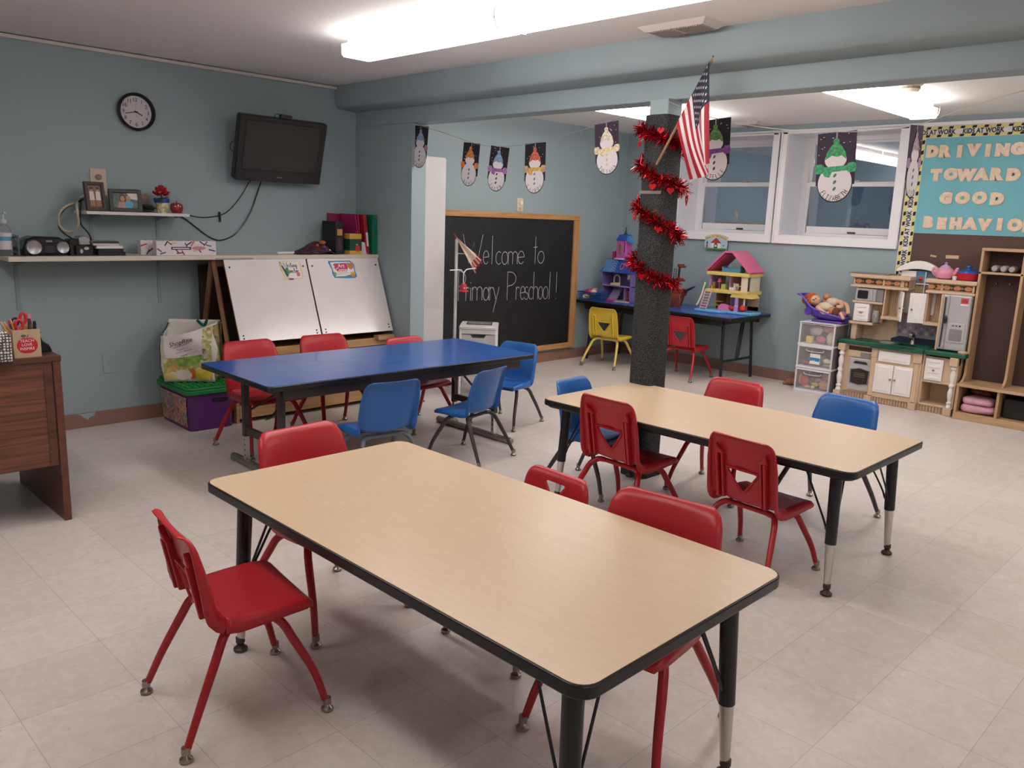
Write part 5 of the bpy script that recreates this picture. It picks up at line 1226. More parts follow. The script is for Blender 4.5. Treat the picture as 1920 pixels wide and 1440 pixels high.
# ---------------------------------------------------------------- string of painted paper snowmen under the beam
XS_ = 2.90
NIGHT = P('night_card', '#221d24', .8, var=.12, vscale=30); NIGHTV = P('violet_card', '#3c2f40', .8, var=.08, vscale=30)
SNOW = P('snow_paper', '#ddd6d8', .8, var=.02)
def zig(pts): return pts
def snowman(y, z, yaw, roll, hatc, scarfc, mitc, name, label, butt='#4a4648', card=None, sx=0.0, hatname='painted_hat', sc=1.0):
    """black card with a cut-out snowman; local frame x right, y up, origin at the card's top middle"""
    t = thing('paper_snowman', label, 'decoration', (XS_, y, z), 0, 'paper snowmen on the string')
    r = Vector((math.sin(yaw), -math.cos(yaw), 0)); u = Vector((0, 0, 1))
    r2 = (r*math.cos(roll)+u*math.sin(roll)); u2 = (u*math.cos(roll)-r*math.sin(roll))
    F = frame((XS_, y, z), r2, u2) @ Matrix.Diagonal((sc*1.13, sc, 1, 1))
    part('card', MB().box(-.080, .080, -.235, 0, -.001, 0, 0, F), card or NIGHT, t, smooth=0)
    D = sx
    fl = MB(); rnd = random.Random(name)
    for k in range(14):
        fx, fy = rnd.uniform(-.072, .072), rnd.uniform(-.13, -.010); fl.prism(ellipse(.0022+rnd.random()*.002, .0018, 7, fx, fy), 0, .0005, 0, F)
    part('snow_flecks', fl, SNOW, t, smooth=0)
    body = [(D+.070*math.cos(a), -.226+.082*math.sin(a)) for a in [2*PI*k/32 for k in range(32)]]
    ol = MB().prism([(D+.0735*math.cos(2*PI*k/32), -.227+.0865*math.sin(2*PI*k/32)) for k in range(32)], .0004, .0010, 0, F)
    part('outline', ol, INK, t, smooth=0)
    b = MB().prism(body, .0010, .0018, 0, F)
    b.prism(ellipse(.045, .040, 22, D, -.122), .0014, .0020, 0, F)
    part('body', b, SNOW, t, smooth=0)
    hat = MB().prism([(D-.043, -.120), (D-.038, -.090), (D-.022, -.062), (D-.010, -.048), (D+.010, -.048), (D+.024, -.064), (D+.040, -.092), (D+.044, -.122), (D+.024, -.104), (D+.004, -.110), (D-.016, -.102)], .0020, .0026, 0, F)
    hat.prism(ellipse(.013, .013, 12, D, -.040), .0020, .0028, 0, F)
    part(hatname, hat, P('paint_'+hatc, hatc, .8, var=.45, vscale=70), t, smooth=0)
    if scarfc:
        scf = MB().prism([(D-.050, -.152), (D+.050, -.150), (D+.054, -.172), (D-.014, -.176), (D-.022, -.200), (D-.044, -.195), (D-.054, -.172)], .0020, .0026, 0, F)
        part('painted_scarf', scf, P('paint_'+scarfc, scarfc, .8, var=.35, vscale=90), t, smooth=0)
    for s_ in (-1, 1): part('painted_mitten', MB().prism([(D+s_*(.066+.019*math.cos(a)), -.160+.025*math.sin(a)+.003*math.sin(3*a)) for a in [2*PI*k/16 for k in range(16)]], .0016, .0024, 0, F), P('paint_'+mitc, mitc, .8, var=.35, vscale=90), t, smooth=0)
    bt = MB()
    for k in range(3): bt.prism([(D+.006*math.cos(a)+.003*math.sin(a), -.192-.030*k+.009*math.sin(a)) for a in [2*PI*q/10 for q in range(10)]], .0018, .0026, 0, F)
    part('painted_buttons', bt, P('paint_b'+butt, butt, .8, var=.3, vscale=90), t, smooth=0)
    nmb = MB(); n = len(name); span = min(1.9, .34*n)
    for k, ch in enumerate(name):
        a = -PI/2+(k-(n-1)/2)*span/max(n-1, 1)
        cx, cy = D+.057*math.cos(a), -.228+.066*math.sin(a); rot = a+PI/2
        hh = .021; c, s2 = math.cos(rot), math.sin(rot); ox, oy = -.25*hh*1.0, -.5*hh
        hand(nmb, ch, cx+ox*c-oy*s2, cy+ox*s2+oy*c, hh, .0026, F, .85, rot, z=.0026)
    part('name_lettering', nmb, INK, t, smooth=0)
    part('tape', MB().box(-.003, .003, -.030, .004, 0, .0012, 0, F), P('tape_clear', '#8d8890', .3), t, smooth=0)
    return t
yz = {'s1': (1.088, 1.983), 's2': (.562, 1.851), 's3': (.296, 1.818), 's4': (-.008, 1.83), 's5': (-.545, 1.919), 's6': (-1.24, 1.90), 's7': (-1.865, 1.809), 's8': (-2.205, 1.822)}
snowman(*yz['s1'], .0, -.10, '#8fa6c4', None, '#a8839a', 'TOOMY', 'paper snowman with pale blue hat at the left end of the string', sx=.004, sc=0.9)
snowman(*yz['s2'], .0, -.10, '#c9803f', None, '#cf7a3c', 'DEMI', 'paper snowman with orange hat and orange mittens', '#5f5552', sx=-.004, sc=0.88)
snowman(*yz['s3'], .05, -.13, '#7f9fc0', '#9c6fa6', '#a77aa8', 'JACOB', 'paper snowman with blue hat and purple scarf between orange and red hats', '#1c1a1e', sx=.0, sc=0.88)
snowman(*yz['s4'], .0, .02, '#c9694f', '#d0aa52', '#c79a80', 'LANDON', 'paper snowman with red hat and yellow scarf above the light switch', '#6c8087', sc=0.95)
snowman(*yz['s5'], .04, .10, '#ddd2bd', '#ddcf9f', '#dccdb0', 'JULIANA', 'all-cream paper snowman on a violet card left of the post', '#cfbf96', NIGHTV, sc=0.9)
snowman(*yz['s6'], -.05, .05, '#5f8a4f', '#7b4a90', '#7b4a90', 'QUTELLE', 'paper snowman with green hat and violet scarf half hidden by the flag', '#5c5658', sx=.0, sc=0.95)
snowman(*yz['s7'], .0, .06, '#4a9d6a', '#4aa072', '#4aa072', 'ELIZABETH', 'paper snowman with green hat, scarf and mittens in front of a window', '#557a66', NIGHTV, sc=0.98)
snowman(*yz['s8'], 1.62, .08, '#a89aa4', None, '#b08fae', 'TIM', 'paper snowman turned edge-on at the left edge of the bulletin board', '#5a5458', NIGHTV, sc=0.95)
STR = P('nylon_string', '#8d9696', .35)
solo('string', MB().tube(smooth_path([(XS_-.004, 1.16, 2.006), (XS_, 1.088, 1.984), (XS_, .80, 1.915), (XS_, .562, 1.853), (XS_, .42, 1.828), (XS_, .296, 1.819), (XS_, .14, 1.820), (XS_, -.008, 1.832), (XS_, -.30, 1.875), (XS_, -.545, 1.921), (XS_-.02, -.80, 1.968), (XS_-.08, -.90, 1.985)], 6), .0018, 6), STR, 'thin string carrying snowmen from the wall stub to the post', 'string')
solo('string', MB().tube(smooth_path([(2.80, -1.022, 1.985), (2.86, -1.06, 1.965), (XS_, -1.24, 1.902), (XS_, -1.55, 1.84), (XS_, -1.865, 1.811), (XS_, -2.02, 1.81), (XS_, -2.205, 1.824), (XS_, -2.4, 1.885), (XS_, -2.7, 1.96), (XS_, -2.9, 2.003)], 6), .0018, 6), P('ribbon_white', '#c9c9c6', .3), 'thin string carrying snowmen from the post past the windows', 'string')

# ---------------------------------------------------------------- flag on the post
fg = thing('flag', 'small American flag on a wooden stick fixed to the carpeted post', 'flag', (2.72, -1.0, 1.676))
p0, p1 = Vector((2.755, -1.004, 1.676)), Vector((2.70, -1.345, 2.190))
part('stick', MB().tube([p0, p0.lerp(p1, .93)], .0065, 10), wood('dowel', '#8d6b4c', '#a5825f', 'Z', .5), fg)
part('finial', MB().lathe([(.0065, 0), (.011, .008), (.009, .018), (.006, .03), (.0, .055)], 10, 0, Matrix.Translation(p0.lerp(p1, .92)) @ (p1-p0).to_track_quat('Z', 'Y').to_matrix().to_4x4()), P('finial_brass', '#6d5a3a', .35, .8), fg)
H0, H1 = p0.lerp(p1, .895), p0.lerp(p1, .37)          # top and bottom of the hoist edge
E0, E1 = Vector((2.70, -1.388, 1.665)), Vector((2.69, -1.285, 1.590))
def flagp(u, v):
    """u from hoist to fly, v from top edge to bottom edge"""
    a = H0.lerp(H1, v); b = E0.lerp(E1, v)
    q = a.lerp(b, u)
    q.z -= .030*math.sin(PI*u)*v*(1-v)*2; q.y += .030*math.sin(PI*u)*v*(1-v)*2.4
    q.x -= .014
    q.x += (-.050*math.sin(PI*2.1*v+.6)*u**.6-.016*math.sin(PI*4*v+1.5*u)*u)
    q.y += .012*math.sin(PI*3.2*v+.4)*u
    return q
mb = MB(); NU, NV = 40, 39
vs = [flagp(i/NU, j/NV) for i in range(NU+1) for j in range(NV+1)]
fs = []; ms = []
mb.v = vs
for i in range(NU):
    for j in range(NV):
        mb.f.append((i*(NV+1)+j, (i+1)*(NV+1)+j, (i+1)*(NV+1)+j+1, i*(NV+1)+j+1))
        stripe = j//3
        mb.m.append(2 if (i < 16 and stripe < 7) else (0 if stripe % 2 == 0 else 1))
def surf_off(u, v, s):
    e = .004; du = flagp(min(u+e, 1), v)-flagp(max(u-e, 0), v); dv = flagp(u, min(v+e, 1))-flagp(u, max(v-e, 0))
    n = du.cross(dv).normalized(); n = n if n.x < 0 else -n
    return flagp(u, v)+n*s
for r in range(9):
    for c in range(6 if r % 2 == 0 else 5):
        cu, cv = .4*(c*2+1+(r % 2))/12, (7/13)*(r+1)/10
        pts = []
        for k in range(10):
            rr = (.021 if k % 2 == 0 else .0085); a = PI/2+k*PI/5
            pts.append(surf_off(cu+rr*math.cos(a)*.62*1.3, cv-rr*math.sin(a)*1.05, .0016))
        o = len(mb.v); mb.v += [surf_off(cu, cv, .0018)]+pts
        for k in range(10): mb.f.append((o, o+1+k, o+1+(k+1) % 10)); mb.m.append(1)
part('cloth', mb, [P('flag_red', '#a31c2e', .6), P('flag_white', '#ddd5d5', .6), P('flag_navy', '#1d2236', .6)], fg, smooth=80)

# ---------------------------------------------------------------- red tinsel garland spiralling down the post
TIN = P('red_tinsel', '#a00c16', .14, .92); TINS = P('red_foil', '#b3131c', .18, .6)
gl = thing('tinsel_garland', 'red tinsel garland with foil hearts spiralling down the carpeted post', 'garland', (2.862, -.962, 1.06))
nodes = [(-.5, 1.865), (0, 1.862), (.5, 1.80), (1, 1.785), (1.5, 1.73), (2, 1.685), (2.5, 1.60), (3, 1.565), (3.5, 1.53), (4, 1.475), (4.5, 1.38), (5, 1.325), (5.5, 1.27), (6, 1.185), (6.5, 1.10), (7, 1.065)]
def gz(h):
    for (a, z0), (b, z1) in zip(nodes, nodes[1:]):
        if a <= h <= b: return z0+(z1-z0)*(h-a)/(b-a)
    return nodes[-1][1]
def gpos(h, r=.118):
    az = math.radians(128)+PI*h
    c, s = math.cos(az), math.sin(az); k = (abs(c)**5+abs(s)**5)**(-1/5)
    return Vector((2.862+r*.82*k*c, -.962+r*.78*k*s, gz(h)))
rnd = random.Random(21); m = MB(); K = 3400
for i in range(K):
    h = -.5+7.5*i/K; q = gpos(h); out = Vector((q.x-2.862, q.y+.962, 0)).normalized(); tan = (gpos(min(h+.02, 7))-q); tan = tan.normalized() if tan.length else Vector((0, 0, 1))
    d = None
    while d is None or d.dot(out) < -.25: d = Vector((rnd.gauss(0, 1), rnd.gauss(0, 1), rnd.gauss(0, 1))).normalized()
    d = (d-tan*d.dot(tan)*.4).normalized(); sd = d.cross(Vector((rnd.gauss(0, 1), rnd.gauss(0, 1), rnd.gauss(0, 1)))).normalized()
    L = rnd.uniform(.034, .060); w_ = rnd.uniform(.0014, .0026); bend = Vector((rnd.gauss(0, .006), rnd.gauss(0, .006), -rnd.uniform(0, .008)))
    a, b_, c_ = q, q+d*L*.55, q+d*L+bend
    m.add([a-sd*w_, a+sd*w_, b_-sd*w_, b_+sd*w_, c_-sd*w_*.6, c_+sd*w_*.6], [(0, 1, 3, 2), (2, 3, 5, 4)], 0 if rnd.random() < .7 else 1)
part('tinsel', m, [TIN, TINS], gl, smooth=0, weld=False)
part('core_wire', MB().tube([gpos(-.5+7.5*i/120, .108) for i in range(121)], .003, 6), TINS, gl)
HRT = P('red_heart', '#b8121c', .25, .3)
def heart(c, out, s, solidh):
    out = Vector(out).normalized(); r = Vector((0, 0, 1)).cross(out).normalized(); F = frame(c, r, Vector((0, 0, 1)))
    pts = [(s*.0625*16*math.sin(a)**3/1.0, s*.0625*(13*math.cos(a)-5*math.cos(2*a)-2*math.cos(3*a)-math.cos(4*a))) for a in [2*PI*k/28 for k in range(28)]]
    if solidh: part('heart', MB().prism(pts, -.0008, .0008, 0, F), HRT, gl, smooth=0)
    else: part('heart', MB().tube([F @ Vector((x, y, 0)) for x, y in pts], .0032, 6, closed=True), HRT, gl)
for h, dz, s, so in ((.12, -.070, .022, True), (.95, -.030, .026, False), (.45, .035, .018, True), (2.38, -.055, .020, True), (2.62, -.045, .020, True), (3.02, -.055, .026, False), (3.0, -.02, .018, True), (4.12, -.045, .020, True), (4.5, -.03, .018, True), (4.95, -.03, .020, True), (6.3, -.03, .020, True), (6.9, .0, .020, True), (2.85, -.02, .018, True)):
    q = gpos(h, .145); heart(q+Vector((0, 0, dz)), Vector((q.x-2.862, q.y+.962, 0)), s, so)
solo('tape_strip', MB().box(2.7715, 2.7735, -1.03, -.895, 1.530, 1.546), P('tape_tan', '#8a8078', .25), 'strip of clear tape round the post below the second tinsel turn', 'tape', smooth=0)

# ---------------------------------------------------------------- bulletin board on the window wall
TEAL = P('teal_paper', '#72b3bf', .8, var=.04, vscale=4); BROWNP = P('brown_paper', '#5a4540', .85, var=.05, vscale=5)
YELB = P('caution_yellow', '#d9cf77', .7); TANL = P('letter_tan', '#e0c9b0', .5, var=.10, vscale=40, coat=.15)
bd = thing('bulletin_board', 'bulletin board lettered Driving Toward Good Behavior with a caution border', 'bulletin board', (XW-.01, -2.0, 1.0))
part('backing', MB().box(XW-.010, XW-.002, -3.2, -.985, .55, 2.205), P('board_white', '#d5d2cf', .6), bd, smooth=0)
part('teal_paper', MB().box(XW-.014, XW-.010, -3.2, -1.085, 1.380, 2.125), TEAL, bd, smooth=0)
part('brown_paper', MB().box(XW-.0145, XW-.010, -3.2, -1.065, .56, 1.380), BROWNP, bd, smooth=0)
W0 = XW-.0148
m = MB(); txt = MB(); yel = MB(); blk = MB()
m.box(W0, W0+.0008, -3.2, -.99, 2.115, 2.200); m.box(W0, W0+.0008, -1.092, -.992, .95, 2.115)
F = on_win(W0-.0004, 0, 0)
for zz in (2.118, 2.178): yel.box(.992, 3.2, zz, zz+.020, 0, .0006, 0, F)
for yy in (.994, 1.068): yel.box(yy, yy+.022, .95, 2.112, 0, .0006, 0, F)
for k in range(28):
    y = 1.005+k*.082
    for zz in (2.119, 2.179): blk.prism([(y, zz), (y+.030, zz), (y+.036, zz+.018), (y+.006, zz+.018)], .0006, .0012, 0, F)
for k in range(15):
    z = .96+k*.079
    for yy in (.995, 1.069): blk.prism([(yy, z), (yy, z+.030), (yy+.020, z+.036), (yy+.020, z+.006)], .0006, .0012, 0, F)
for k in range(6): txt.text('KIDS AT WORK', .050, F, 1.02+k*.335, 2.140, 'L', .034, z1=.0014, width=.285)
Fv = F @ Matrix.Translation((1.057, .96, 0)) @ Matrix.Rotation(PI/2, 4, 'Z')
for k in range(4): txt.text('KIDS AT WORK', .050, Fv, .0+k*.310, .0, 'L', .034, z1=.0014, width=.285)
part('border_strip', m, P('border_white', '#d8d6d2', .7), bd, smooth=0)
part('border_stripe', yel, YELB, bd, smooth=0); part('border_blocks', blk, INK, bd, smooth=0); part('border_lettering', txt, P('border_ink', '#2b2523', .7), bd, smooth=0)
def fat_letter(ch, y, z, h, wd):
    """puffy card letter: a fat layer with a thinner raised layer"""
    m = MB(); Fl = on_win(W0, y, z)
    for bold, lift in ((.120, .004), (.095, .0058), (.065, .0070)):
        m.text(ch, h, Fl @ Matrix.Diagonal((1.08, 1, 1, 1)), 0, 0, 'C', bold, z1=lift)
    vs, fs = text_geo(ch, .060); n0 = 0
    part('letter', m, TANL, bd, smooth=0)
    e = MB(); e.text(ch, h, Fl, 0, 0, 'C', .138, z1=.0016); part('letter_edge', e, P('letter_edge', '#c49b80', .6), bd, smooth=0)
H = .097
for s_, y0, z0, y1 in (('DRIVING', -1.155, 1.975, -1.745), ('TOWARD', -1.205, 1.798, -1.745), ('GOOD', -1.300, 1.622, -1.660), ('BEHAVIOR', -1.195, 1.428, -1.905)):
    n = len(s_)
    for k, ch in enumerate(s_): fat_letter(ch, y0+(y1-y0)*k/(n-1), z0+.004*math.sin(2.3*k+len(s_)), H*1.06, 0)
for k, s_ in enumerate(()): pass
for y, z, w_, h_, a in ((-1.265, 1.205, .045, .014, -.15), (-1.405, 1.205, .095, .026, .02)):
    part('paper_tag', MB().box(-w_/2, w_/2, -h_/2, h_/2, 0, .0012, 0, on_win(W0, y, z) @ Matrix.Rotation(a, 4, 'Z')), P('tag_cream', '#c8ab8a', .7), bd, smooth=0)
fl = MB(); F = on_win(W0, -1.895, 1.725)
for k in range(6): fl.prism(ellipse(.030, .024, 14, .030*math.cos(k*PI/3), .030*math.sin(k*PI/3)), .001, .004, 0, F)
part('paper_flower', fl, P('flower_pink', '#c8637c', .7, var=.2, vscale=40), bd, smooth=0)
lf = MB().prism([(.0, .02), (.06, .10), (.10, .09), (.06, .02)], 0, .0016, 0, F).prism([(.0, -.02), (.02, -.08), (.07, -.09), (.06, -.02)], 0, .0016, 0, F)
part('paper_leaves', lf, P('leaf_green', '#2c7f57', .7), bd, smooth=0)
part('paper_petal', MB().prism(ellipse(.028, .03, 14, .03, -.12), 0, .0016, 0, F), P('petal_grey', '#a8b0bd', .7), bd, smooth=0)

# ---------------------------------------------------------------- home living sign below the left window
F = on_win(XW-.031, .695, 1.155)
sg = thing('sign', 'arched Home Living Center sign with a red-roofed house below the left window', 'sign', (XW-.03, .695, 1.155))
top = [(-.130, .118)]+[(-.130+.26*k/12, .118+.028*math.sin(PI*k/12)) for k in range(13)]+[(.118, .10), (.125, .05), (.115, 0), (-.115, 0), (-.125, .05), (-.118, .10)]
part('backing', MB().prism(top, 0, .004, 0, F), P('sign_sky', '#a9c6d2', .5), sg, smooth=0)
arcb = [(-.128+.256*k/12, .116+.028*math.sin(PI*k/12)) for k in range(13)]+[(.118-.236*k/12, .090+.028*math.sin(PI*(12-k)/12)) for k in range(13)]
part('banner', MB().prism(arcb, .004, .0046, 0, F), P('banner_cream', '#d9c28c', .5), sg, smooth=0)
t_ = MB(); word = 'Home Living Center'
for k, ch in enumerate(word):
    a = k/(len(word)-1); t_.text(ch, .023, F, -.105+.21*a, .094+.028*math.sin(PI*a), 'C', .008, z1=.0052)
part('lettering', t_, P('sign_brown', '#7a3f2a', .6), sg, smooth=0)
h_ = MB().prism([(-.062, .060), (.0, .112), (.062, .060)], .004, .006, 0, F); h_.box(-.050, .050, .014, .062, .004, .0052, 1, F); h_.prism([(-.018, .014), (.018, .014), (.018, .050), (0, .064), (-.018, .050)], .0052, .006, 2, F); h_.prism(ellipse(.011, .013, 12, 0, .035), .006, .0066, 1, F)
h_.box(-.115, .115, 0, .014, .004, .005, 3, F); h_.prism([(-.108, .05), (-.096, .085), (-.084, .05)], .004, .0048, 4, F); h_.box(-.106, -.086, .014, .045, .004, .0048, 0, F); h_.box(.075, .092, .036, .044, .004, .0048, 2, F)
part('printed_house', h_, [P('house_red', '#b23a3c', .5), PAPER, P('house_dark', '#2a2528', .5), P('grass_green', '#4f8f58', .5), P('tree_dark', '#2c4a44', .5)], sg, smooth=0)

# ---------------------------------------------------------------- toys on the blue table under the windows (top at z = .60)
ZT = .60
# laundry-style basket
bk = thing('basket', 'blue lattice basket of pink and purple cloth at the left end of the toy table', 'basket', (5.575, 1.66, ZT))
BB = P('basket_blue', '#1d4a86', .4); bhw, bhd = .098, .115
m = MB()
for k in range(5):
    f_ = .88+.12*k/4; z = ZT+.004+k*.021
    m.tube([(5.575+sx*bhd*f_, 1.66+sy*bhw*f_, z) for sx, sy in ((-1, -1), (1, -1), (1, 1), (-1, 1))], .0035 if k < 4 else .007, 6, closed=True)
for k in range(11):
    a = -1+2*k/10
    for sx in (-1, 1): m.tube([(5.575+sx*bhd*.88, 1.66+a*bhw*.88, ZT+.003), (5.575+sx*bhd, 1.66+a*bhw, ZT+.09)], .003, 5)
    for sy in (-1, 1): m.tube([(5.575+a*bhd*.88, 1.66+sy*bhw*.88, ZT+.003), (5.575+a*bhd, 1.66+sy*bhw, ZT+.09)], .003, 5)
m.box(5.575-bhd*.86, 5.575+bhd*.86, 1.66-bhw*.86, 1.66+bhw*.86, ZT, ZT+.004)
part('lattice', m, BB, bk)
rnd = random.Random(9)
for k, (c, dx, dy, dz, r) in enumerate((('#b23a72', -.03, .0, .085, .045), ('#6a4a86', .02, .05, .082, .042), ('#8a3560', -.02, .055, .08, .04), ('#2e4f86', .03, -.05, .075, .045), ('#cdb39c', -.05, -.045, .090, .032), ('#b96a86', .0, -.02, .098, .036), ('#cfd6a8', -.075, .03, .040, .035), ('#4a3f70', .04, .0, .06, .05))):
    part('cloth', MB().grid(lambda u, v: Vector((5.575+dx+r*(1+.16*math.sin(5*u*PI+k))*math.sin(PI*v)*math.cos(2*PI*u), 1.66+dy+r*(1+.16*math.sin(7*v*PI+k))*math.sin(PI*v)*math.sin(2*PI*u), ZT+dz+r*.7*math.cos(PI*v)*(1+.14*math.sin(3*u*2*PI)))), 18, 10), P('cloth_'+c, c, .9, var=.2, vscale=50), bk, smooth=60)

# haunted-looking purple dollhouse
LIL = P('lilac_plastic', '#77659c', .4, var=.06); BLR = P('roof_blue', '#1f4a98', .4); MAG = P('magenta_plastic', '#b8206f', .4); PNKT = P('pink_tower', '#b05aa0', .4); DKV = P('dark_violet', '#3a2f58', .5); CRM = P('cream_plastic', '#cdbd92', .45); LPUR = P('light_purple', '#9d7fc0', .4)
dh = thing('dollhouse', 'tall purple toy dollhouse with blue roof and pink tower, left of the post', 'dollhouse', (5.80, 1.49, ZT))
X0, X1, YL, YR = 5.72, 5.90, 1.675, 1.315
m = MB().box(X1-.006, X1, YR, YL, ZT, ZT+.285).box(X0, X1, YL-.006, YL, ZT, ZT+.285).box(X0, X1, YR, YR+.006, ZT, ZT+.285).box(X0+.02, X1, YR, YL, ZT+.148, ZT+.156)
part('walls', m, LIL, dh, smooth=0)
part('floor_edge', MB().box(X0+.012, X0+.020, YR, YL, ZT+.145, ZT+.160), LPUR, dh, smooth=0, bevel=.002)
part('base', MB().box(X0-.03, X1, YR, YL, ZT, ZT+.008), P('base_white', '#b9aeb4', .4), dh, smooth=0, bevel=.002)
part('stair_foot', MB().prism(ellipse(.030, .085, 20, 5.705, 1.56), ZT, ZT+.016), MAG, dh, bevel=.003)
st = MB()
for k in range(6): st.box(X0+.015+.022*k, X0+.04+.022*k, 1.50, 1.60, ZT+.008+k*.023, ZT+.031+k*.023)
part('staircase', st, P('stair_grey', '#8d86a6', .35), dh, smooth=0)
rf = MB(); z0, z1 = ZT+.285, ZT+.415
rf.add([(X0-.02, YL+.02, z0), (X1, YL+.02, z0), (X1, YR-.01, z0), (X0-.02, YR-.01, z0), (X0+.05, YL-.045, z1), (X1, YL-.045, z1), (X1, YR+.03, z1), (X0+.05, YR+.03, z1)], [(0, 1, 5, 4), (1, 2, 6, 5), (2, 3, 7, 6), (3, 0, 4, 7), (4, 5, 6, 7), (3, 2, 1, 0)])
part('roof', rf, BLR, dh, smooth=0, bevel=.003)
tl = MB(); Fr = frame((X0-.021, (YL+YR)/2, z0), (0, -1, 0), (.07, 0, .13))
for r_i in range(9):
    for c_i in range(9): tl.box(-.165+.019*c_i-.0, -.149+.019*c_i, .006+r_i*.0155, .017+r_i*.0155, 0, .003, 0, Fr) if c_i < 6 else None
part('roof_tiles', tl, P('tile_blue', '#5c8fc0', .4), dh, smooth=0)
ltc = MB()
for a in range(5):
    ltc.stroke([(-.055, .01+.026*a), (-.010, .034+.026*a)], .004, Fr, 0, .003); ltc.stroke([(-.055, .036+.026*a), (-.010, .010+.026*a)], .004, Fr, 0, .003)
part('roof_lattice', ltc, P('lattice_pale', '#9fb6d8', .4), dh, smooth=0)
part('roof_window', MB().prism(ellipse(.022, .036, 18, .055, .075), 0, .004, 0, Fr).prism(ellipse(.014, .026, 18, .055, .075), .004, .005, 1, Fr), [P('rose_win', '#b0607c', .4), DKV], dh, smooth=0)
part('balcony', MB().prism(ellipse(.035, .062, 18, X0+.05, 1.505), z1, z1+.012), P('balcony_white', '#cfc0cc', .4), dh, bevel=.002)
tw = MB().box(X0+.06, X1-.01, 1.445, 1.56, z1, z1+.185)
part('tower', tw, PNKT, dh, smooth=0, bevel=.004)
part('tower_window', MB().prism([(-.016, .03), (.016, .03), (.016, .11), (0, .14), (-.016, .11)], 0, .003, 0, on_win(X0+.06, 1.515, z1+.02)), patches('tower_print', ['#3a2c22', '#8d7a4a', '#4a3a2c', '#b39a6a'], 90, .5), dh, smooth=0)
part('tower_slit', MB().box(X0+.057, X0+.061, 1.452, 1.462, z1+.07, z1+.17), DKV, dh, smooth=0)
part('chimney', MB().box(X0+.08, X0+.12, 1.585, 1.625, z1, z1+.075), P('chimney_rose', '#a02a58', .4), dh, smooth=0, bevel=.003)
part('chimney_cap', MB().box(X0+.075, X0+.125, 1.58, 1.63, z1+.075, z1+.083), LPUR, dh, smooth=0)
tr = MB(); za = z1+.185
tr.add([(X0+.05, 1.568, za), (X1, 1.568, za), (X1, 1.437, za), (X0+.05, 1.437, za), (X0+.08, 1.545, za+.06), (X1-.02, 1.545, za+.06), (X1-.02, 1.46, za+.06), (X0+.08, 1.46, za+.06)], [(0, 1, 5, 4), (1, 2, 6, 5), (2, 3, 7, 6), (3, 0, 4, 7), (4, 5, 6, 7), (3, 2, 1, 0)])
part('tower_roof', tr, BLR, dh, smooth=0, bevel=.003)
part('tower_awning', MB().prism([(0, 0), (.06, -.02), (.065, -.006), (.02, .05), (0, .05)], -.02, .02, 0, frame((X0+.08, 1.437, za), (0, -1, 0), (0, 0, 1))), P('awning_blue', '#3f86c6', .4), dh, smooth=0)
part('finial', MB().lathe([(.026, 0), (.012, .012), (.009, .03), (.004, .05), (.006, .062), (0, .082)], 12, 0, Matrix.Translation((X0+.12, 1.50, za+.06))), P('finial_black', '#1c1d26', .4), dh)
part('arched_door', MB().tube([(X0+.10, 1.595-.0, ZT+.165)]+[(X0+.10, 1.56+.036*math.cos(a), ZT+.215+.042*math.sin(a)) for a in [PI*k/8 for k in range(9)]]+[(X0+.10, 1.524, ZT+.165)], .009, 6), CRM, dh)
part('balcony_rail', MB().box(X0-.004, X0+.01, 1.455, 1.56, ZT+.158, ZT+.182).box(X0-.006, X0+.0, 1.44, 1.50, ZT+.158, ZT+.190), CRM, dh, smooth=0, bevel=.002)
part('wall_panel', MB().box(X1-.010, X1-.006, 1.41, 1.49, ZT+.19, ZT+.275), P('panel_grey', '#9a93a8', .5, var=.3, vscale=120), dh, smooth=0)
part('red_chair', MB().box(X0+.04, X0+.08, 1.335, 1.365, ZT+.008, ZT+.12).box(X0+.01, X0+.08, 1.335, 1.37, ZT+.03, ZT+.045), P('toy_red', '#c02a2c', .4), dh, smooth=0, bevel=.003)
part('inner_wall', MB().box(X0+.03, X1-.006, 1.405, 1.41, ZT+.008, ZT+.148), LPUR, dh, smooth=0)
part('cobweb', MB().stroke([(-.02, .02), (.02, -.02)], .004, on_win(X0-.002, 1.335, ZT+.255)).stroke([(-.02, -.02), (.02, .02)], .004, on_win(X0-.002, 1.335, ZT+.255)).stroke([(0, -.026), (0, .026)], .004, on_win(X0-.002, 1.335, ZT+.255)), PAPER, dh, smooth=0)

# pirate ship
HULL = P('ship_brown', '#7a3626', .45, var=.12, vscale=20); DKS = P('ship_dark', '#2a1d1c', .5); SRED = P('ship_red', '#8a2c24', .45)
sh = thing('toy_ship', 'brown toy pirate ship with a black rope ladder just right of the post', 'toy ship', (5.87, .90, ZT))
def hull(u, v):
    a = -1+2*u; w_ = .078*(1-abs(a)**2.6)**.5+.002
    zz = v*.125; f_ = (.45+.55*math.sin(PI*.5*min(1, v*1.2)))
    return Vector((5.86+w_*f_*math.cos(0), .92-a*.155*(.80+.2*v), ZT+zz+.045*v*abs(a)**2.2))
hm = MB(); NA, NB = 24, 8
for i in range(NA+1):
    for side in (-1, 1): pass
vs = []
ringn = 28
for j in range(NB+1):
    v = j/NB; f_ = .50+.50*math.sin(PI*.5*min(1, v*1.15))
    for i in range(ringn):
        a = 2*PI*i/ringn; lx = .075*f_*math.sin(a); ly = .150*(.72+.28*v)*math.cos(a)
        vs.append((5.87+lx, .925-ly, ZT+.120*v+.040*v*abs(math.cos(a))**3))
fs = [(j*ringn+i, j*ringn+(i+1) % ringn, (j+1)*ringn+(i+1) % ringn, (j+1)*ringn+i) for j in range(NB) for i in range(ringn)]+[tuple(range(ringn))[::-1], tuple(NB*ringn+i for i in range(ringn))]
hm.add(vs, fs); part('hull', hm, HULL, sh)
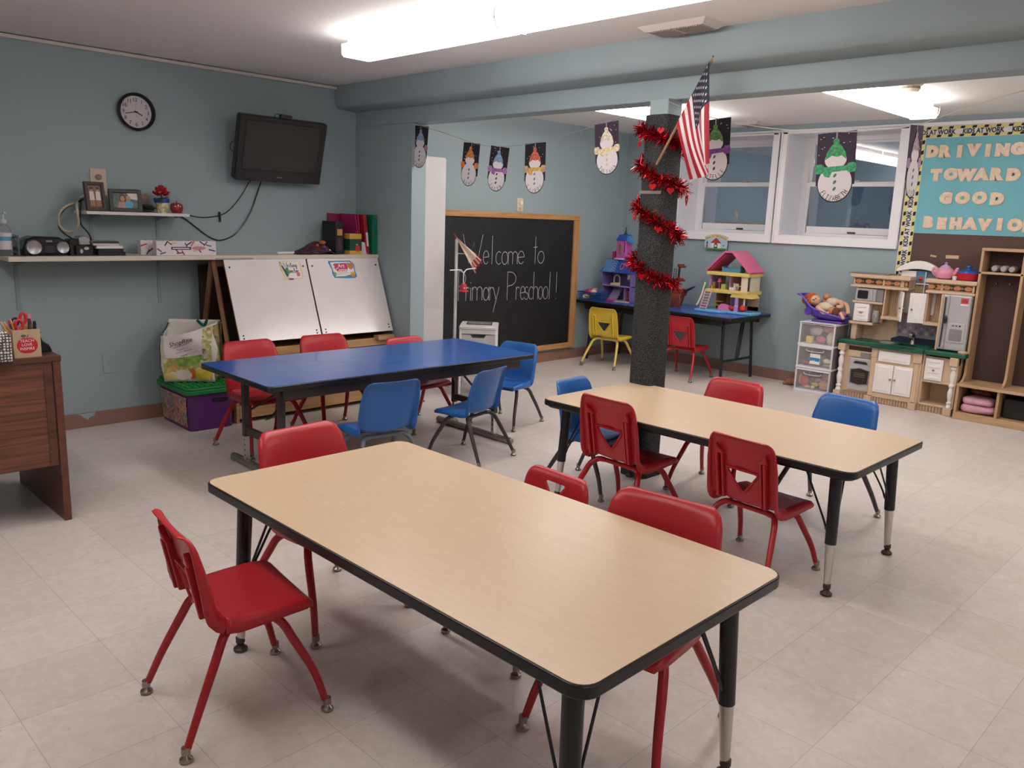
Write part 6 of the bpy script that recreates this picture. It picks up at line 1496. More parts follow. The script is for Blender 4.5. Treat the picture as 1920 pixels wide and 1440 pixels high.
part('stern_cabin', MB().box(5.82, 5.92, .79, .88, ZT+.115, ZT+.175), P('cabin_brown', '#8b4228', .45), sh, smooth=0, bevel=.004)
part('cabin_trim', MB().box(5.815, 5.925, .785, .885, ZT+.14, ZT+.15).box(5.815, 5.925, .785, .885, ZT+.168, ZT+.178), SRED, sh, smooth=0)
part('bowsprit', MB().tube([(5.86, .80, ZT+.15), (5.85, .70, ZT+.195), (5.85, .665, ZT+.212)], [.016, .011, .006], 8), DKS, sh)
part('mast', MB().tube([(5.87, .875, ZT+.10), (5.87, .860, ZT+.39)], [.014, .010], 8), DKS, sh)
ld = MB()
for q in (-.018, .018): ld.tube([(5.86+q*.3, .905+q, ZT+.13), (5.86+q*.3, .900+q*.9, ZT+.37)], .003, 5)
for k in range(11): ld.tube([(5.862, .885, ZT+.145+k*.021), (5.862, .922, ZT+.145+k*.021)], .0025, 5)
part('rope_ladder', ld, DKS, sh)
for z, s_ in ((.375, 1), (.245, 1.1)): part('crows_nest', MB().lathe([(.012, 0), (.030*s_, .010), (.034*s_, .034), (.028*s_, .036)], 12, 0, Matrix.Translation((5.865, .845, ZT+z))).box(5.85, 5.88, .795, .85, ZT+z+.004, ZT+z+.022), HULL, sh)
part('anchor_rope', MB().tube([(5.80, .785+.006*math.sin(k), ZT+.13-k*.012) for k in range(8)], .004, 6), P('rope_tan', '#8a6a48', .8), sh)
part('portholes', MB().box(5.793, 5.80, .90, .915, ZT+.085, ZT+.10).box(5.79, 5.80, .95, .965, ZT+.085, ZT+.10).box(5.79, 5.80, 1.0, 1.015, ZT+.085, ZT+.10), DKS, sh, smooth=0)
fgr = thing('toy_figure', 'small red and yellow toy figure beside the pirate ship', 'toy', (5.74, .98, ZT))
part('body', MB().lathe([(.020, 0), (.022, .03), (.016, .06), (.010, .066)], 12, 0, Matrix.Translation((5.74, .98, ZT))), P('toy_red', '#c02a2c', .4), fgr)
part('hat', MB().lathe([(.018, .066), (.014, .082), (.005, .105), (0, .108)], 12, 0, Matrix.Translation((5.74, .98, ZT))), P('toy_yellow', '#d9b13c', .4), fgr)

# pink-roofed open dollhouse
YELH = P('house_yellow', '#d8bf6a', .4); PNKR = P('house_pink', '#d0648c', .4); PNKD = P('house_pink_in', '#b53a62', .45); SKYB = P('sky_base', '#6aa8d4', .4); LAV = P('lavender', '#ab8cc0', .4); CRH = P('house_cream', '#d9cdb6', .45)
hs = thing('dollhouse', 'open toy dollhouse with pink roof and yellow floors on a pale blue base', 'dollhouse', (5.93, .36, ZT))
hx0, hx1, hy0, hy1 = 5.86, 6.10, .135, .535      # y grows to the left
part('base', MB().prism([(5.76, .60), (5.74, .45), (5.76, .33), (5.83, .29), (5.84, .06), (5.93, .04), (6.06, .08), (6.10, .60)], ZT, ZT+.024), SKYB, hs, bevel=.006)
f2, f3 = ZT+.185, ZT+.345
for z, nm in ((f2, 'middle_floor'), (f3, 'attic_floor')):
    part(nm, MB().box(hx0-.02, hx1, hy0-.02, hy1+.010, z-.008, z+.024), YELH, hs, smooth=0, bevel=.005)
part('floor_apron', MB().prism([(0, .0), (.16, .0), (.19, -.035), (-.02, -.035)], -.0, .16, 0, frame((hx0-.02, hy0+.13, f2), (0, -1, 0), (0, 0, 1)) @ Matrix.Translation((0, 0, -.16))), YELH, hs, smooth=0)
bw_ = MB()
for a, b in ((hy0, .24), (.28, .37), (.42, hy1)): bw_.box(hx1-.008, hx1, a, b, ZT+.024, f2-.008)
for a, b in ((hy0, .19), (.26, .33), (.40, .44), (.49, hy1)): bw_.box(hx1-.008, hx1, a, b, f2+.024, f3-.008)
bw_.box(hx1-.008, hx1, hy0, hy1, f2+.024, f2+.05); bw_.box(hx1-.008, hx1, hy0, hy1, f3-.03, f3-.008); bw_.box(hx1-.008, hx1, hy0, hy1, ZT+.024, ZT+.06)
part('back_wall', bw_, P('house_peach', '#c89a80', .5), hs, smooth=0)
part('side_wall', MB().box(hx0+.06, hx1, hy0, hy0+.008, f2+.024, f3-.008).box(hx0, hx0+.012, hy0, hy0+.06, f2+.024, f3-.008).box(hx0, hx0+.012, hy0+.01, hy0+.022, ZT+.024, f2-.008), CRH, hs, smooth=0)
part('side_wall', MB().box(hx0+.04, hx1, hy1-.008, hy1, f2+.024, f3-.008).box(hx0+.02, hx0+.04, hy1-.02, hy1, f2+.024, f3-.008), LAV, hs, smooth=0)
part('side_wall', MB().box(hx0+.06, hx1, hy1-.07, hy1-.06, ZT+.024, f2-.008), P('house_tan', '#a8814e', .5), hs, smooth=0)
part('divider', MB().box(hx0+.05, hx1, .335, .343, f2+.024, f3-.008), P('divider_pink', '#d6a0ae', .45), hs, smooth=0)
part('divider', MB().box(hx0+.09, hx1, .33, .338, ZT+.024, f2-.008), LAV, hs, smooth=0)
part('porch_post', MB().lathe([(.022, 0), (.022, .05), (.018, .055), (.018, .152)], 12, 0, Matrix.Translation((hx0-.0, .225, ZT+.024))), LAV, hs)
ap_z, ap_y = ZT+.545, .335
rf = MB()
def roofbar(ya, yb_, za, zb, t=.018):
    d = Vector((0, yb_-ya, zb-za)).normalized(); n = Vector((0, -d.z, d.y))*t; n = n if n.z > 0 else -n
    return [(hx0-.02, ya, za), (hx1+.0, ya, za), (hx1+.0, yb_, zb), (hx0-.02, yb_, zb)], n
for ya, yb_ in ((hy1+.012, ap_y+.035), (hy0-.022, ap_y-.035)):
    q, n = roofbar(ya, yb_, f3+.024, ap_z)
    rf.add(q+[tuple(Vector(v)+n) for v in q], [(0, 1, 2, 3), (4, 5, 6, 7), (0, 1, 5, 4), (1, 2, 6, 5), (2, 3, 7, 6), (3, 0, 4, 7)])
rf.box(hx0-.02, hx1, ap_y-.045, ap_y+.045, ap_z-.004, ap_z+.014)
part('roof', rf, PNKR, hs, smooth=0, bevel=.003)
ri = MB()
for ya, yb_ in ((hy1-.004, ap_y+.03),):
    q, n = roofbar(ya, yb_, f3+.026, ap_z-.012, .008)
    q = [(v[0]+.02 if v[0] < hx0 else v[0], v[1], v[2]-.004) for v in q]
    ri.add(q+[tuple(Vector(v)+n) for v in q], [(0, 1, 2, 3), (4, 5, 6, 7), (0, 1, 5, 4), (1, 2, 6, 5), (2, 3, 7, 6), (3, 0, 4, 7)])
part('roof_lining', ri, PNKD, hs, smooth=0)
stp = MB(); A_ = Vector((hx0-.085, .55, ZT+.024)); B_ = Vector((hx0-.03, .535, f2+.02))
for q in (0, -.065): stp.tube([A_+Vector((0, q, 0)), B_+Vector((0, q, 0))], .006, 6)
for k in range(7): p = A_.lerp(B_, (k+.6)/7.4); stp.box(p.x-.01, p.x+.012, p.y-.065, p.y, p.z-.003, p.z+.004)
part('staircase', stp, P('stair_pink', '#d8a3a6', .4), hs)
part('slide_rail', MB().tube(smooth_path([A_+Vector((-.01, .03, .03)), A_+Vector((.0, .018, .06)), A_.lerp(B_, .5)+Vector((0, .014, .04)), B_+Vector((0, .012, .06))], 5), .007, 6), CRH, hs)
def toy(nm, lab, mb_, mt, parts=()):
    return solo(nm, mb_, mt, lab, 'toy furniture', 'toy furniture in the pink-roofed dollhouse', smooth=30, bevel=.002)
toy('toy_bed', 'blue toy bed in the attic of the pink-roofed dollhouse', MB().box(5.90, 5.99, .245, .42, f3+.024, f3+.058).box(5.90, 5.99, .238, .25, f3+.024, f3+.085).box(5.90, 5.99, .415, .425, f3+.024, f3+.07), P('bed_blue', '#4f8fb0', .4))
toy('toy_lamp', 'pink-shaded toy floor lamp on the middle floor of the dollhouse', MB().lathe([(.014, 0), (.004, .006), (.004, .06), (.022, .062), (.012, .10)], 12, 0, Matrix.Translation((5.92, .450, f2+.024))), P('lamp_pink', '#cf5f88', .4))
toy('toy_chair', 'yellow toy chair on the middle floor of the dollhouse by the stairs', MB().box(5.88, 5.92, .495, .525, f2+.024, f2+.05).box(5.915, 5.922, .495, .525, f2+.05, f2+.085), P('chair_gold', '#b98f3c', .4))
toy('toy_chest', 'pale green toy chest on the middle floor of the dollhouse', MB().box(5.90, 5.95, .375, .42, f2+.024, f2+.072), P('chest_green', '#a9b36a', .4))
toy('toy_armchair', 'white toy armchair on the middle floor of the dollhouse', MB().box(5.88, 5.93, .27, .325, f2+.024, f2+.05).box(5.925, 5.935, .255, .31, f2+.03, f2+.085).box(5.88, 5.93, .262, .27, f2+.024, f2+.062), P('chair_white', '#d8cfd2', .4))
toy('toy_table', 'yellow toy table on the right of the middle floor of the dollhouse', MB().box(5.89, 5.95, .17, .235, f2+.060, f2+.068).box(5.90, 5.908, .18, .188, f2+.024, f2+.06).box(5.93, 5.938, .22, .228, f2+.024, f2+.06), P('table_yellow', '#d4b24c', .4))
toy('toy_car', 'pink toy convertible on the ground floor of the dollhouse', MB().prism([(0, 0), (.13, 0), (.135, .022), (.10, .034), (.085, .050), (.03, .058), (.0, .03)], -.05, 0, 0, frame((5.84, .40, ZT+.024), (0, -1, 0), (0, 0, 1))), P('car_pink', '#d378a8', .35))
toy('toy_carriage', 'red toy carriage with round hood on the ground floor of the dollhouse', MB().lathe([(.0, 0), (.022, .004), (.034, .02), (.030, .045), (.016, .062), (0, .068)], 14, 0, Matrix.Translation((5.87, .165, ZT+.026))).ball((5.85, .265, ZT+.05), (.02, .03, .022), 10), P('carriage_red', '#b82630', .4))
toy('toy_shelf', 'tan toy shelf on the ground floor of the dollhouse beside the stairs', MB().box(5.90, 5.95, .40, .47, ZT+.055, ZT+.062).box(5.90, 5.95, .40, .408, ZT+.024, ZT+.055).box(5.90, 5.95, .462, .47, ZT+.024, ZT+.10).box(5.90, 5.95, .40, .47, ZT+.09, ZT+.097), P('shelf_tan', '#b58c4c', .4))
toy('toy_tree', 'green toy bush beside the top of the dollhouse stairs', MB().box(5.86, 5.90, .555, .60, f2+.0, f2+.008).ball((5.88, .575, f2+.045), (.018, .022, .034), 10), P('bush_green', '#4f9a5c', .6))

# outlet plate under the toy table
solo('wall_plate', MB().prism(rounded_rect(.075, .12, .006, 3), 0, .005, 0, on_win(XW, .02, .38)), P('plate_paintedlight', '#9aaaab', .5), 'painted outlet plate low on the window wall beside the toy table', 'wall plate', smooth=30, bevel=.002)

# ---------------------------------------------------------------- play kitchen
TAN = P('kitchen_tan', '#c9ae92', .45, var=.03); TAN2 = P('kitchen_tan_dark', '#a98c70', .5, var=.04); KW = P('kitchen_white', '#e6e1de', .38); KG = P('kitchen_green', '#17573f', .4, var=.10, vscale=30)
SILV = P('kitchen_silver', '#b4b2b4', .30, .15); SILD = P('silver_dark', '#8a888a', .35, .2); KDK = P('kitchen_dark', '#2b2523', .4); NAVY = P('navy_splash', '#232a44', .45)
FRZ = P('frieze_dark', '#36201a', .5, var=.15, vscale=60); FRZO = P('frieze_orange', '#b87a50', .5, var=.35, vscale=120); FRZG = P('frieze_olive', '#8a7f55', .5)
kt = thing('play_kitchen', 'tan and white play kitchen with green countertop under the bulletin board', 'play kitchen', (6.08, -1.18, 0))
XBK = 6.215
def B(nm, mats, boxes, bevel=.004, parent=None, **kw):
    m = MB()
    for b in boxes: m.box(*b)
    return part(nm, m, mats, parent or kt, smooth=0, bevel=bevel, **kw)
# base carcass (three bays, the middle one stands forward)
B('base_cabinet', TAN, [(6.00, XBK, -.99, -.715, .055, .455), (5.955, XBK, -1.375, -.985, .055, .455), (6.19, XBK, -1.635, -1.37, .055, .455), (5.975, 6.20, -1.635, -1.605, .0, .455), (5.975, 6.20, -1.39, -1.37, .055, .455), (5.975, 6.20, -1.61, -1.385, .050, .066), (5.975, 6.20, -1.61, -1.385, .235, .255), (5.985, 6.20, -1.61, -1.385, .252, .440)])
pl_ = MB(); pl_.box(6.005, XBK, -.99, -.72, 0, .056); pl_.box(5.965, XBK, -1.34, -1.0, 0, .056); pl_.box(5.985, XBK, -1.60, -1.35, 0, .056)
part('plinth', pl_, TAN2, kt, smooth=0)
rb = MB()
for k in range(10): rb.box(5.998, 6.006, -.745-k*.023, -.738-k*.023, .006, .052)
for k in range(13): rb.box(5.958, 5.966, -1.035-k*.022, -1.028-k*.022, .006, .045+.010*math.sin(PI*(k+.5)/13))
for k in range(9): rb.box(5.978, 5.986, -1.385-k*.023, -1.378-k*.023, .006, .052)
part('plinth_ribs', rb, TAN, kt, smooth=0)
B('foot_block', TAN, [(5.942, 6.02, -.765, -.705, 0, .058)]); B('foot_block', TAN, [(5.94, 6.0, -1.025, -.970, 0, .055)]); B('foot_block', TAN, [(5.935, 6.0, -1.375, -1.315, 0, .055)]); B('foot_block', TAN, [(5.945, 6.02, -1.635, -1.575, 0, .060)])
B('capital_block', TAN, [(5.945, 6.02, -.765, -.705, .400, .455)]); B('capital_block', TAN, [(5.945, 6.0, -1.035, -.985, .375, .455)]); B('capital_block', TAN, [(5.940, 6.0, -1.375, -1.31, .375, .455)]); B('capital_block', TAN, [(5.945, 6.02, -1.635, -1.575, .390, .455)])
for (x, y) in ((5.972, -.735), (5.980, -1.605)):
    part('turned_column', MB().lathe([(.020, .056), (.024, .062), (.016, .085), (.022, .095), (.022, .102), (.014, .112), (.021, .15), (.024, .18), (.015, .215), (.022, .228), (.022, .24), (.014, .252), (.022, .30), (.022, .325), (.013, .352), (.023, .365), (.023, .378), (.015, .386), (.022, .40)], 16, 0, Matrix.Translation((x, y, 0))), KW, kt)
for y in (-1.01, -1.342): part('pilaster', MB().box(5.948, 5.96, y-.018, y+.018, .06, .375), TAN, kt, smooth=0, bevel=.004)
# oven
ov = B('oven_door', SILV, [(5.982, 6.0, -.985, -.800, .072, .345)], .006)
part('oven_window', MB().prism([(-.068, -.058), (0, -.070), (.068, -.058), (.072, .05), (.0, .066), (-.072, .05)], 0, .004, 0, on_win(5.982, -.895, .195)), P('oven_glass', '#1d1817', .2, coat=.4), ov, smooth=0)
part('oven_window_rim', MB().tube([on_win(5.980, -.895, .195) @ Vector((x, y, 0)) for x, y in ((-.074, -.062), (0, -.075), (.074, -.062), (.078, .053), (0, .070), (-.078, .053))], .004, 6, closed=True), SILD, ov)
part('oven_handle', MB().prism([(-.06, .0), (.06, .0), (.045, .020), (-.045, .020)], 0, .006, 0, on_win(5.982, -.895, .300)), KDK, ov, smooth=0)
rk = MB()
for k in range(3): rk.box(5.9765, 5.978, -.94, -.85, .19+k*.014, .194+k*.014)
part('oven_rack', rk, P('rack_tan', '#7a6a50', .4), ov, smooth=0)
B('control_panel', TAN, [(5.99, 6.0, -.985, -.775, .350, .405)]); B('control_display', SILD, [(5.985, 5.991, -.97, -.885, .357, .396)], .002)
B('burner_strip', FRZ, [(5.992, 6.0, -.985, -.78, .408, .438)], 0)
# cupboards and drawers of the base
def panel(nm, y0, y1, z0, z1, x, knob=None, rows=1):
    p = B(nm, KW, [(x-.012, x+.004, y0, y1, z0, z1)], .003)
    m = MB(); h = (z1-z0)/rows
    for r in range(rows):
        m.prism([(-(y1-y0)/2+.016, -h/2+.012), ((y1-y0)/2-.016, -h/2+.012), ((y1-y0)/2-.016, h/2-.012), (-(y1-y0)/2+.016, h/2-.012)], 0, .004, 0, on_win(x-.012, (y0+y1)/2, z0+h*(r+.5)), [(-(y1-y0)/2+.028, -h/2+.024 if h > .06 else -h/2+.016), ((y1-y0)/2-.028, -h/2+.024 if h > .06 else -h/2+.016), ((y1-y0)/2-.028, h/2-.024 if h > .06 else h/2-.016), (-(y1-y0)/2+.028, h/2-.024 if h > .06 else h/2-.016)])
    part('raised_panel', m, KW, p, smooth=0)
    if knob: part('knob', MB().ball((x-.018, knob[0], knob[1]), (.010, .009, .008), 10), P('knob_grey', '#8a8483', .3, .5), p)
    return p
panel('cupboard_door', -1.172, -1.028, .095, .330, 5.955, (-1.158, .215)); panel('cupboard_door', -1.322, -1.178, .095, .330, 5.955, (-1.192, .215))
panel('drawer', -1.292, -1.046, .352, .437, 5.953)
panel('drawer', -1.528, -1.398, .256, .425, 5.978, (-1.463, .336), 4)
B('arch_apron', TAN, [(5.952, 5.962, -1.33, -1.02, .052, .092)], .003)
# countertop
ct_ = MB(); ct_.box(5.965, XBK, -.985, -.690, .455, .490); ct_.box(5.918, XBK, -1.155, -.975, .455, .497); ct_.box(5.918, 5.985, -1.300, -1.155, .455, .497); ct_.box(6.115, XBK, -1.300, -1.155, .455, .497); ct_.box(5.918, XBK, -1.385, -1.300, .455, .497); ct_.box(5.945, 6.034, -1.680, -1.375, .455, .490); ct_.box(6.034, XBK, -1.656, -1.375, .455, .490)
cto = part('countertop', ct_, KG, kt, smooth=0, bevel=.008)
part('sink_basin', MB().box(5.985, 6.115, -1.30, -1.155, .457, .462).box(5.985, 5.990, -1.30, -1.155, .462, .495).box(6.11, 6.115, -1.30, -1.155, .462, .495), P('sink_dark', '#0e3a2b', .4), cto, smooth=0)
part('burner', MB().lathe([(.058, .497), (.058, .502), (.03, .505), (0, .503)], 24, 0, Matrix.Translation((6.03, -1.065, 0))), P('burner_silver', '#b5b0ac', .3, .6), cto)
fc = part('faucet', MB().lathe([(.026, .49), (.022, .51), (.014, .53)], 14, 0, Matrix.Translation((6.14, -1.225, 0))).tube(smooth_path([(6.14, -1.225, .51), (6.14, -1.225, .56), (6.11, -1.225, .585), (6.075, -1.225, .58), (6.07, -1.225, .555)], 5), [.016]*21, 10), P('faucet_silver', '#8f8b88', .25, .8), kt)
# back wall and splash
B('back_panel', TAN, [(6.195, XBK, -1.05, -.715, .485, .94), (6.195, XBK, -1.65, -1.36, .485, .94), (6.197, XBK, -1.37, -1.04, .485, .94)], .003)
sp = MB().prism([(-.19, .0), (.19, .0), (.19, .055), (-.13, .055), (-.19, .03)], 0, .006, 0, on_win(6.196, -1.225, .490)); part('splash_base', sp, NAVY, kt, smooth=0, bevel=.002)
sp = MB().box(6.188, 6.196, -1.415, -1.075, .545, .70); part('splash_tiles', sp, P('splash_grey', '#8a8492', .5), kt, smooth=0)
dm = MB(); Fs = on_win(6.188, -1.245, .545)
for k in range(8):
    cx = -.15+k*.042
    dm.prism([(cx-.019, .04), (cx, .020), (cx+.019, .04), (cx, .060)], 0, .0008, k % 2, Fs); dm.prism([(cx-.012, .078), (cx, .066), (cx+.012, .078), (cx, .09)], 0, .0008, 1-k % 2, Fs)
part('splash_pattern', dm, [P('tile_mauve', '#6d6478', .5), P('tile_pale', '#aaa4ac', .5)], kt, smooth=0)
# upper left: microwave, drawer, jar niche
B('upper_post', TAN, [(6.05, 6.195, -.80, -.755, .490, .625)]); B('lower_ledge', TAN, [(6.03, 6.195, -.930, -.735, .620, .640)], .004)
B('microwave_shelf', TAN, [(6.04, 6.195, -.985, -.740, .795, .813)], .004)
B('niche_frame', TAN2, [(6.12, 6.195, -.975, -.885, .640, .795)], .003)
mw = B('microwave', SILV, [(6.045, 6.19, -.925, -.758, .814, .918)], .006); part('microwave_side', MB().box(6.055, 6.19, -.980, -.925, .814, .918), SILD, mw, smooth=0, bevel=.004)
part('microwave_window', MB().prism(rounded_rect(.085, .068, .010, 3), 0, .004, 0, on_win(6.045, -.820, .866)), P('micro_glass', '#262223', .2, coat=.3), mw, smooth=0)
part('microwave_handle', MB().tube([(6.032, -.893, .828), (6.026, -.893, .866), (6.032, -.893, .905)], .008, 8), P('bright_silver', '#c9c7c8', .2, .3), mw)
part('bolt_', MB().box(6.19, 6.192, -.9, -.89, .86, .87), SILD, mw, smooth=0).name = 'vent_slot'
dw = B('drawer', KW, [(6.045, 6.19, -.882, -.760, .645, .792)], .004)
for k in range(4): part('raised_panel', MB().prism(rounded_rect(.072, .018, .006, 2), 0, .004, 0, on_win(6.045, -.822, .668+k*.033)), KW, dw, smooth=0, bevel=.002)
part('pull', MB().ball((6.036, -.822, .718), (.007, .016, .005), 8), P('knob_grey', '#8a8483', .3, .5), dw)
jar = thing('toy_jar', 'small grey toy jar in the niche below the toy microwave', 'jar', (6.085, -.93, .641))
part('body', MB().lathe([(.024, 0), (.028, .006), (.028, .075), (.022, .085)], 14, 0, Matrix.Translation((6.085, -.93, .641))), P('jar_glass', '#8e8a84', .2, var=.3, vscale=50), jar)
part('lid', MB().lathe([(.024, .085), (.024, .100), (.0, .102)], 14, 0, Matrix.Translation((6.085, -.93, .641))), P('jar_lid', '#a8a29a', .3), jar)
# open cupboards with swung doors
def open_cup(y0, y1, z0):
    m = MB(); m.box(6.06, 6.195, y0, y0+.012, z0, .925); m.box(6.06, 6.195, y1-.012, y1, z0, .925); m.box(6.05, 6.195, y0-.004, y1+.004, z0-.004, z0+.020); m.box(6.18, 6.196, y0, y1, z0, .925)
    for k in range(7): m.box(6.174, 6.181, y0+.018+k*(y1-y0-.036)/6.4, y0+.023+k*(y1-y0-.036)/6.4, z0+.02, .92)
    part('open_cupboard', m, TAN, kt, smooth=0, bevel=.003)
open_cup(-1.118, -.985, .685); open_cup(-1.440, -1.312, .675)
def swing(hy, ang, L, z0, z1, side):
    """door hinged at y = hy, opened by ang from the wall plane towards the room"""
    d = Vector((-math.sin(ang), side*math.cos(ang), 0)); F = frame((6.055, hy, z0), d if side < 0 else d, (0, 0, 1))
    m = MB().box(.0, L, 0, z1-z0, -.006, .006, 0, F)
    dr_ = part('cupboard_door', m, KW, kt, smooth=0, bevel=.003)
    r = MB()
    for zf in (-.0085, .006): r.prism([(.016, .02), (L-.016, .02), (L-.016, z1-z0-.02), (.016, z1-z0-.02)], zf, zf+.0025, 0, F)
    for zf in (-.0105, .0085): r.prism([(.030, .036), (L-.030, .036), (L-.030, z1-z0-.036), (.030, z1-z0-.036)], zf, zf+.002, 0, F)
    part('raised_panel', r, KW, dr_, smooth=0, bevel=.001)
    part('knob', MB().ball(F @ Vector((L-.02, (z1-z0)*.45, .014)), .008, 8).ball(F @ Vector((L-.02, (z1-z0)*.45, -.014)), .008, 8), P('knob_grey', '#8a8483', .3, .5), dr_)
swing(-1.118, math.radians(62), .125, .685, .918, -1)
swing(-1.312, math.radians(28), .118, .680, .915, 1)
# cornices with printed friezes
def cornice(y0, y1, x, wings):
    m = MB(); m.box(x, 6.205, y0, y1, .925, .945); m.box(x+.02, 6.205, y0+.012, y1-.012, .945, 1.005); m.box(x-.008, 6.205, y0-.006, y1+.006, 1.005, 1.036)
    part('cornice', m, TAN, kt, smooth=0, bevel=.005)
    for a, b in wings:
        f = MB().box(x+.0165, x+.021, a, b, .955, .996); Ff = on_win(x+.0165, (a+b)/2, .9755); k = 3 if b-a > .15 else 2 if b-a > .06 else 1
        for q in range(k):
            cx = (q-(k-1)/2)*(b-a)/max(k-.3, 1); f.prism(ellipse(.027 if b-a > .06 else .012, .017, 16, cx, 0), 0, .0006, 1, Ff)
            if q < k-1: f.prism([(cx+.030, .012), (cx+.046, 0), (cx+.030, -.012)], 0, .0006, 2, Ff)
        part('frieze', f, [FRZ, FRZO, FRZG], kt, smooth=0)
cornice(-1.178, -.715, 6.03, ((-.965, -.745), (-1.105, -.985), (-1.168, -1.135)))
cornice(-1.658, -1.305, 6.03, ((-1.405, -1.322), (-1.630, -1.425)))
# white window unit with arched head
m = MB(); m.box(6.165, 6.195, -1.345, -1.060, .74, .905); m.box(6.165, 6.195, -1.345, -1.325, .905, 1.08); m.box(6.165, 6.195, -1.175, -1.060, .905, 1.08)
m.box(6.165, 6.195, -1.252, -1.243, .905, 1.08); m.box(6.165, 6.195, -1.325, -1.175, .975, .985)
part('window_unit', m, P('unit_white', '#d9d6da', .4), kt, smooth=0, bevel=.003)
arch = [(-.168, 0)]+[(-.168+.336*k/14, .02+.075*math.sin(PI*k/14)**.8) for k in range(15)]+[(.168, 0)]+[(.168-.336*k/10, .0+.030*math.sin(PI*k/10)) for k in range(11)][1:-1]
part('arch_head', MB().prism(arch, -.02, .024, 0, on_win(6.165, -1.195, 1.068)), KW, kt, smooth=0, bevel=.004)
pics = MB()
for (a, b, c, d, mi) in ((-1.243, -1.178, .985, 1.085, 0), (-1.322, -1.252, .985, 1.085, 1), (-1.243, -1.178, .905, .975, 2), (-1.322, -1.252, .905, .975, 3)): pics.box(6.180, 6.184, a, b, c, d, mi)
part('window_picture', pics, [P('pic_sky', '#4f86ac', .5), P('pic_teal', '#56707e', .5, var=.4, vscale=60), patches('pic_wreath', ['#6a6b4a', '#8f7a58', '#a89a78', '#5a5a44'], 60, .5), patches('pic_pumpkin', ['#b2653c', '#8c4f38', '#6f7a70', '#c98a60'], 60, .5)], kt, smooth=0)
part('window_pot', MB().prism([(-.018, .0), (.018, .0), (.014, .026), (-.014, .026)], 0, .003, 0, on_win(6.180, -1.210, .990)).prism(ellipse(.016, .018, 12, 0, .036), 0, .003, 1, on_win(6.180, -1.210, .990)), [P('pot_brick', '#9a4a3c', .5), P('tulip_red', '#b8464a', .5)], kt, smooth=0)
# refrigerator
fr_ = B('refrigerator', SILV, [(6.012, 6.195, -1.648, -1.448, .500, .925)], .010)
part('refrigerator_edge', MB().box(6.016, 6.195, -1.449, -1.432, .492, .925), TAN, fr_, smooth=0, bevel=.003)
part('door_seam', MB().box(6.010, 6.0135, -1.500, -1.494, .51, .92), SILD, fr_, smooth=0)
part('door_handle', MB().tube(smooth_path([(6.008, -1.468, .905), (6.002, -1.471, .80), (5.998, -1.473, .70), (6.002, -1.471, .60), (6.008, -1.468, .52)], 5), .006, 8), P('handle_dark', '#3a3838', .35), fr_)
part('handle_grip', MB().ball((5.998, -1.488, .735), (.008, .012, .032), 10), KDK, fr_)
dp = part('water_dispenser', MB().prism(rounded_rect(.118, .150, .010, 3), 0, .007, 0, on_win(6.012, -1.570, .640)), P('bright_silver', '#c9c7c8', .2, .3), fr_, smooth=0, bevel=.002)
part('dispenser_recess', MB().prism(rounded_rect(.092, .092, .012, 3, 0, -.018), .0065, .0085, 0, on_win(6.012, -1.570, .640)), SILD, dp, smooth=0)
part('dispenser_buttons', MB().box(-.03, -.018, .05, .058, .007, .0095, 0, on_win(6.012, -1.570, .640)).box(-.006, .006, .05, .058, .007, .0095, 0, on_win(6.012, -1.570, .640)).box(.018, .03, .048, .060, .007, .0095, 0, on_win(6.012, -1.570, .640)), KDK, dp, smooth=0)
part('sticker', MB().box(-.027, .027, -.022, .022, 0, .0012, 0, on_win(6.012, -1.602, .886)).box(-.027, .027, -.034, -.022, 0, .0012, 1, on_win(6.012, -1.602, .886)).prism([(-.02, -.012), (-.02, .004), (0, .018), (.02, .004), (.02, -.012)], .0012, .0018, 2, on_win(6.012, -1.602, .886)), [P('sticker_red', '#c4524c', .5), PAPER, P('sticker_dark', '#9c3a38', .5)], fr_, smooth=0)
solo('soap_dish', MB().lathe([(.03, 0), (.034, .012), (.028, .020), (0, .021)], 16, 0, Matrix.Translation((5.985, -1.645, .490))), P('dish_tan', '#c2a78e', .4), 'small tan round dish at the right end of the green counter', 'dish')

# things on top of the kitchen
solo('tray', MB().box(6.02, 6.19, -1.02, -.69, 1.037, 1.043).box(6.02, 6.19, -1.02, -.98, 1.043, 1.046), P('tray_grey', '#7d7a78', .5), 'thin grey tray lying on the left cornice of the play kitchen', 'tray', smooth=0)
TY = .012
tp = thing('toy_teapot', 'round pink toy teapot on the right cornice of the play kitchen', 'teapot', (6.09, -1.410, 1.037))
T_ = Matrix.Translation((6.09, -1.410, 1.037)); TPK = P('teapot_pink', '#d58a9f', .35)
part('body', MB().lathe([(.040, 0), (.060, .010), (.070, .04), (.064, .068), (.046, .085), (.034, .090)], 24, 0, T_), TPK, tp)
part('lid', MB().lathe([(.038, .088), (.030, .100), (.012, .110), (.008, .116), (.012, .124), (0, .132)], 18, 0, T_), P('teapot_lilac', '#b09ac0', .35), tp)
part('spout', MB().tube(smooth_path([(6.085, -1.468, 1.07), (6.083, -1.488, 1.09), (6.08, -1.495, 1.115), (6.08, -1.508, 1.122)], 4), [.018]*4+[.015]*4+[.012]*5, 10), TPK, tp)
part('handle', MB().tube(smooth_path([(6.09, -1.352, 1.105), (6.09, -1.328, 1.118), (6.09, -1.320, 1.09), (6.09, -1.340, 1.06)], 5), .009, 8), TPK, tp)
solo('toy_cup', MB().lathe([(.016, 0), (.020, .03), (.018, .03), (.014, .004)], 14, 0, Matrix.Translation((6.065, -1.492, 1.037))), P('cup_white', '#ddd6d2', .4), 'tiny white toy cup between the pink teapot and the red pan', 'cup')
pn = thing('toy_pan', 'red toy pot with a blue lid at the right end of the play kitchen top', 'pan', (6.10, -1.58, 1.037))
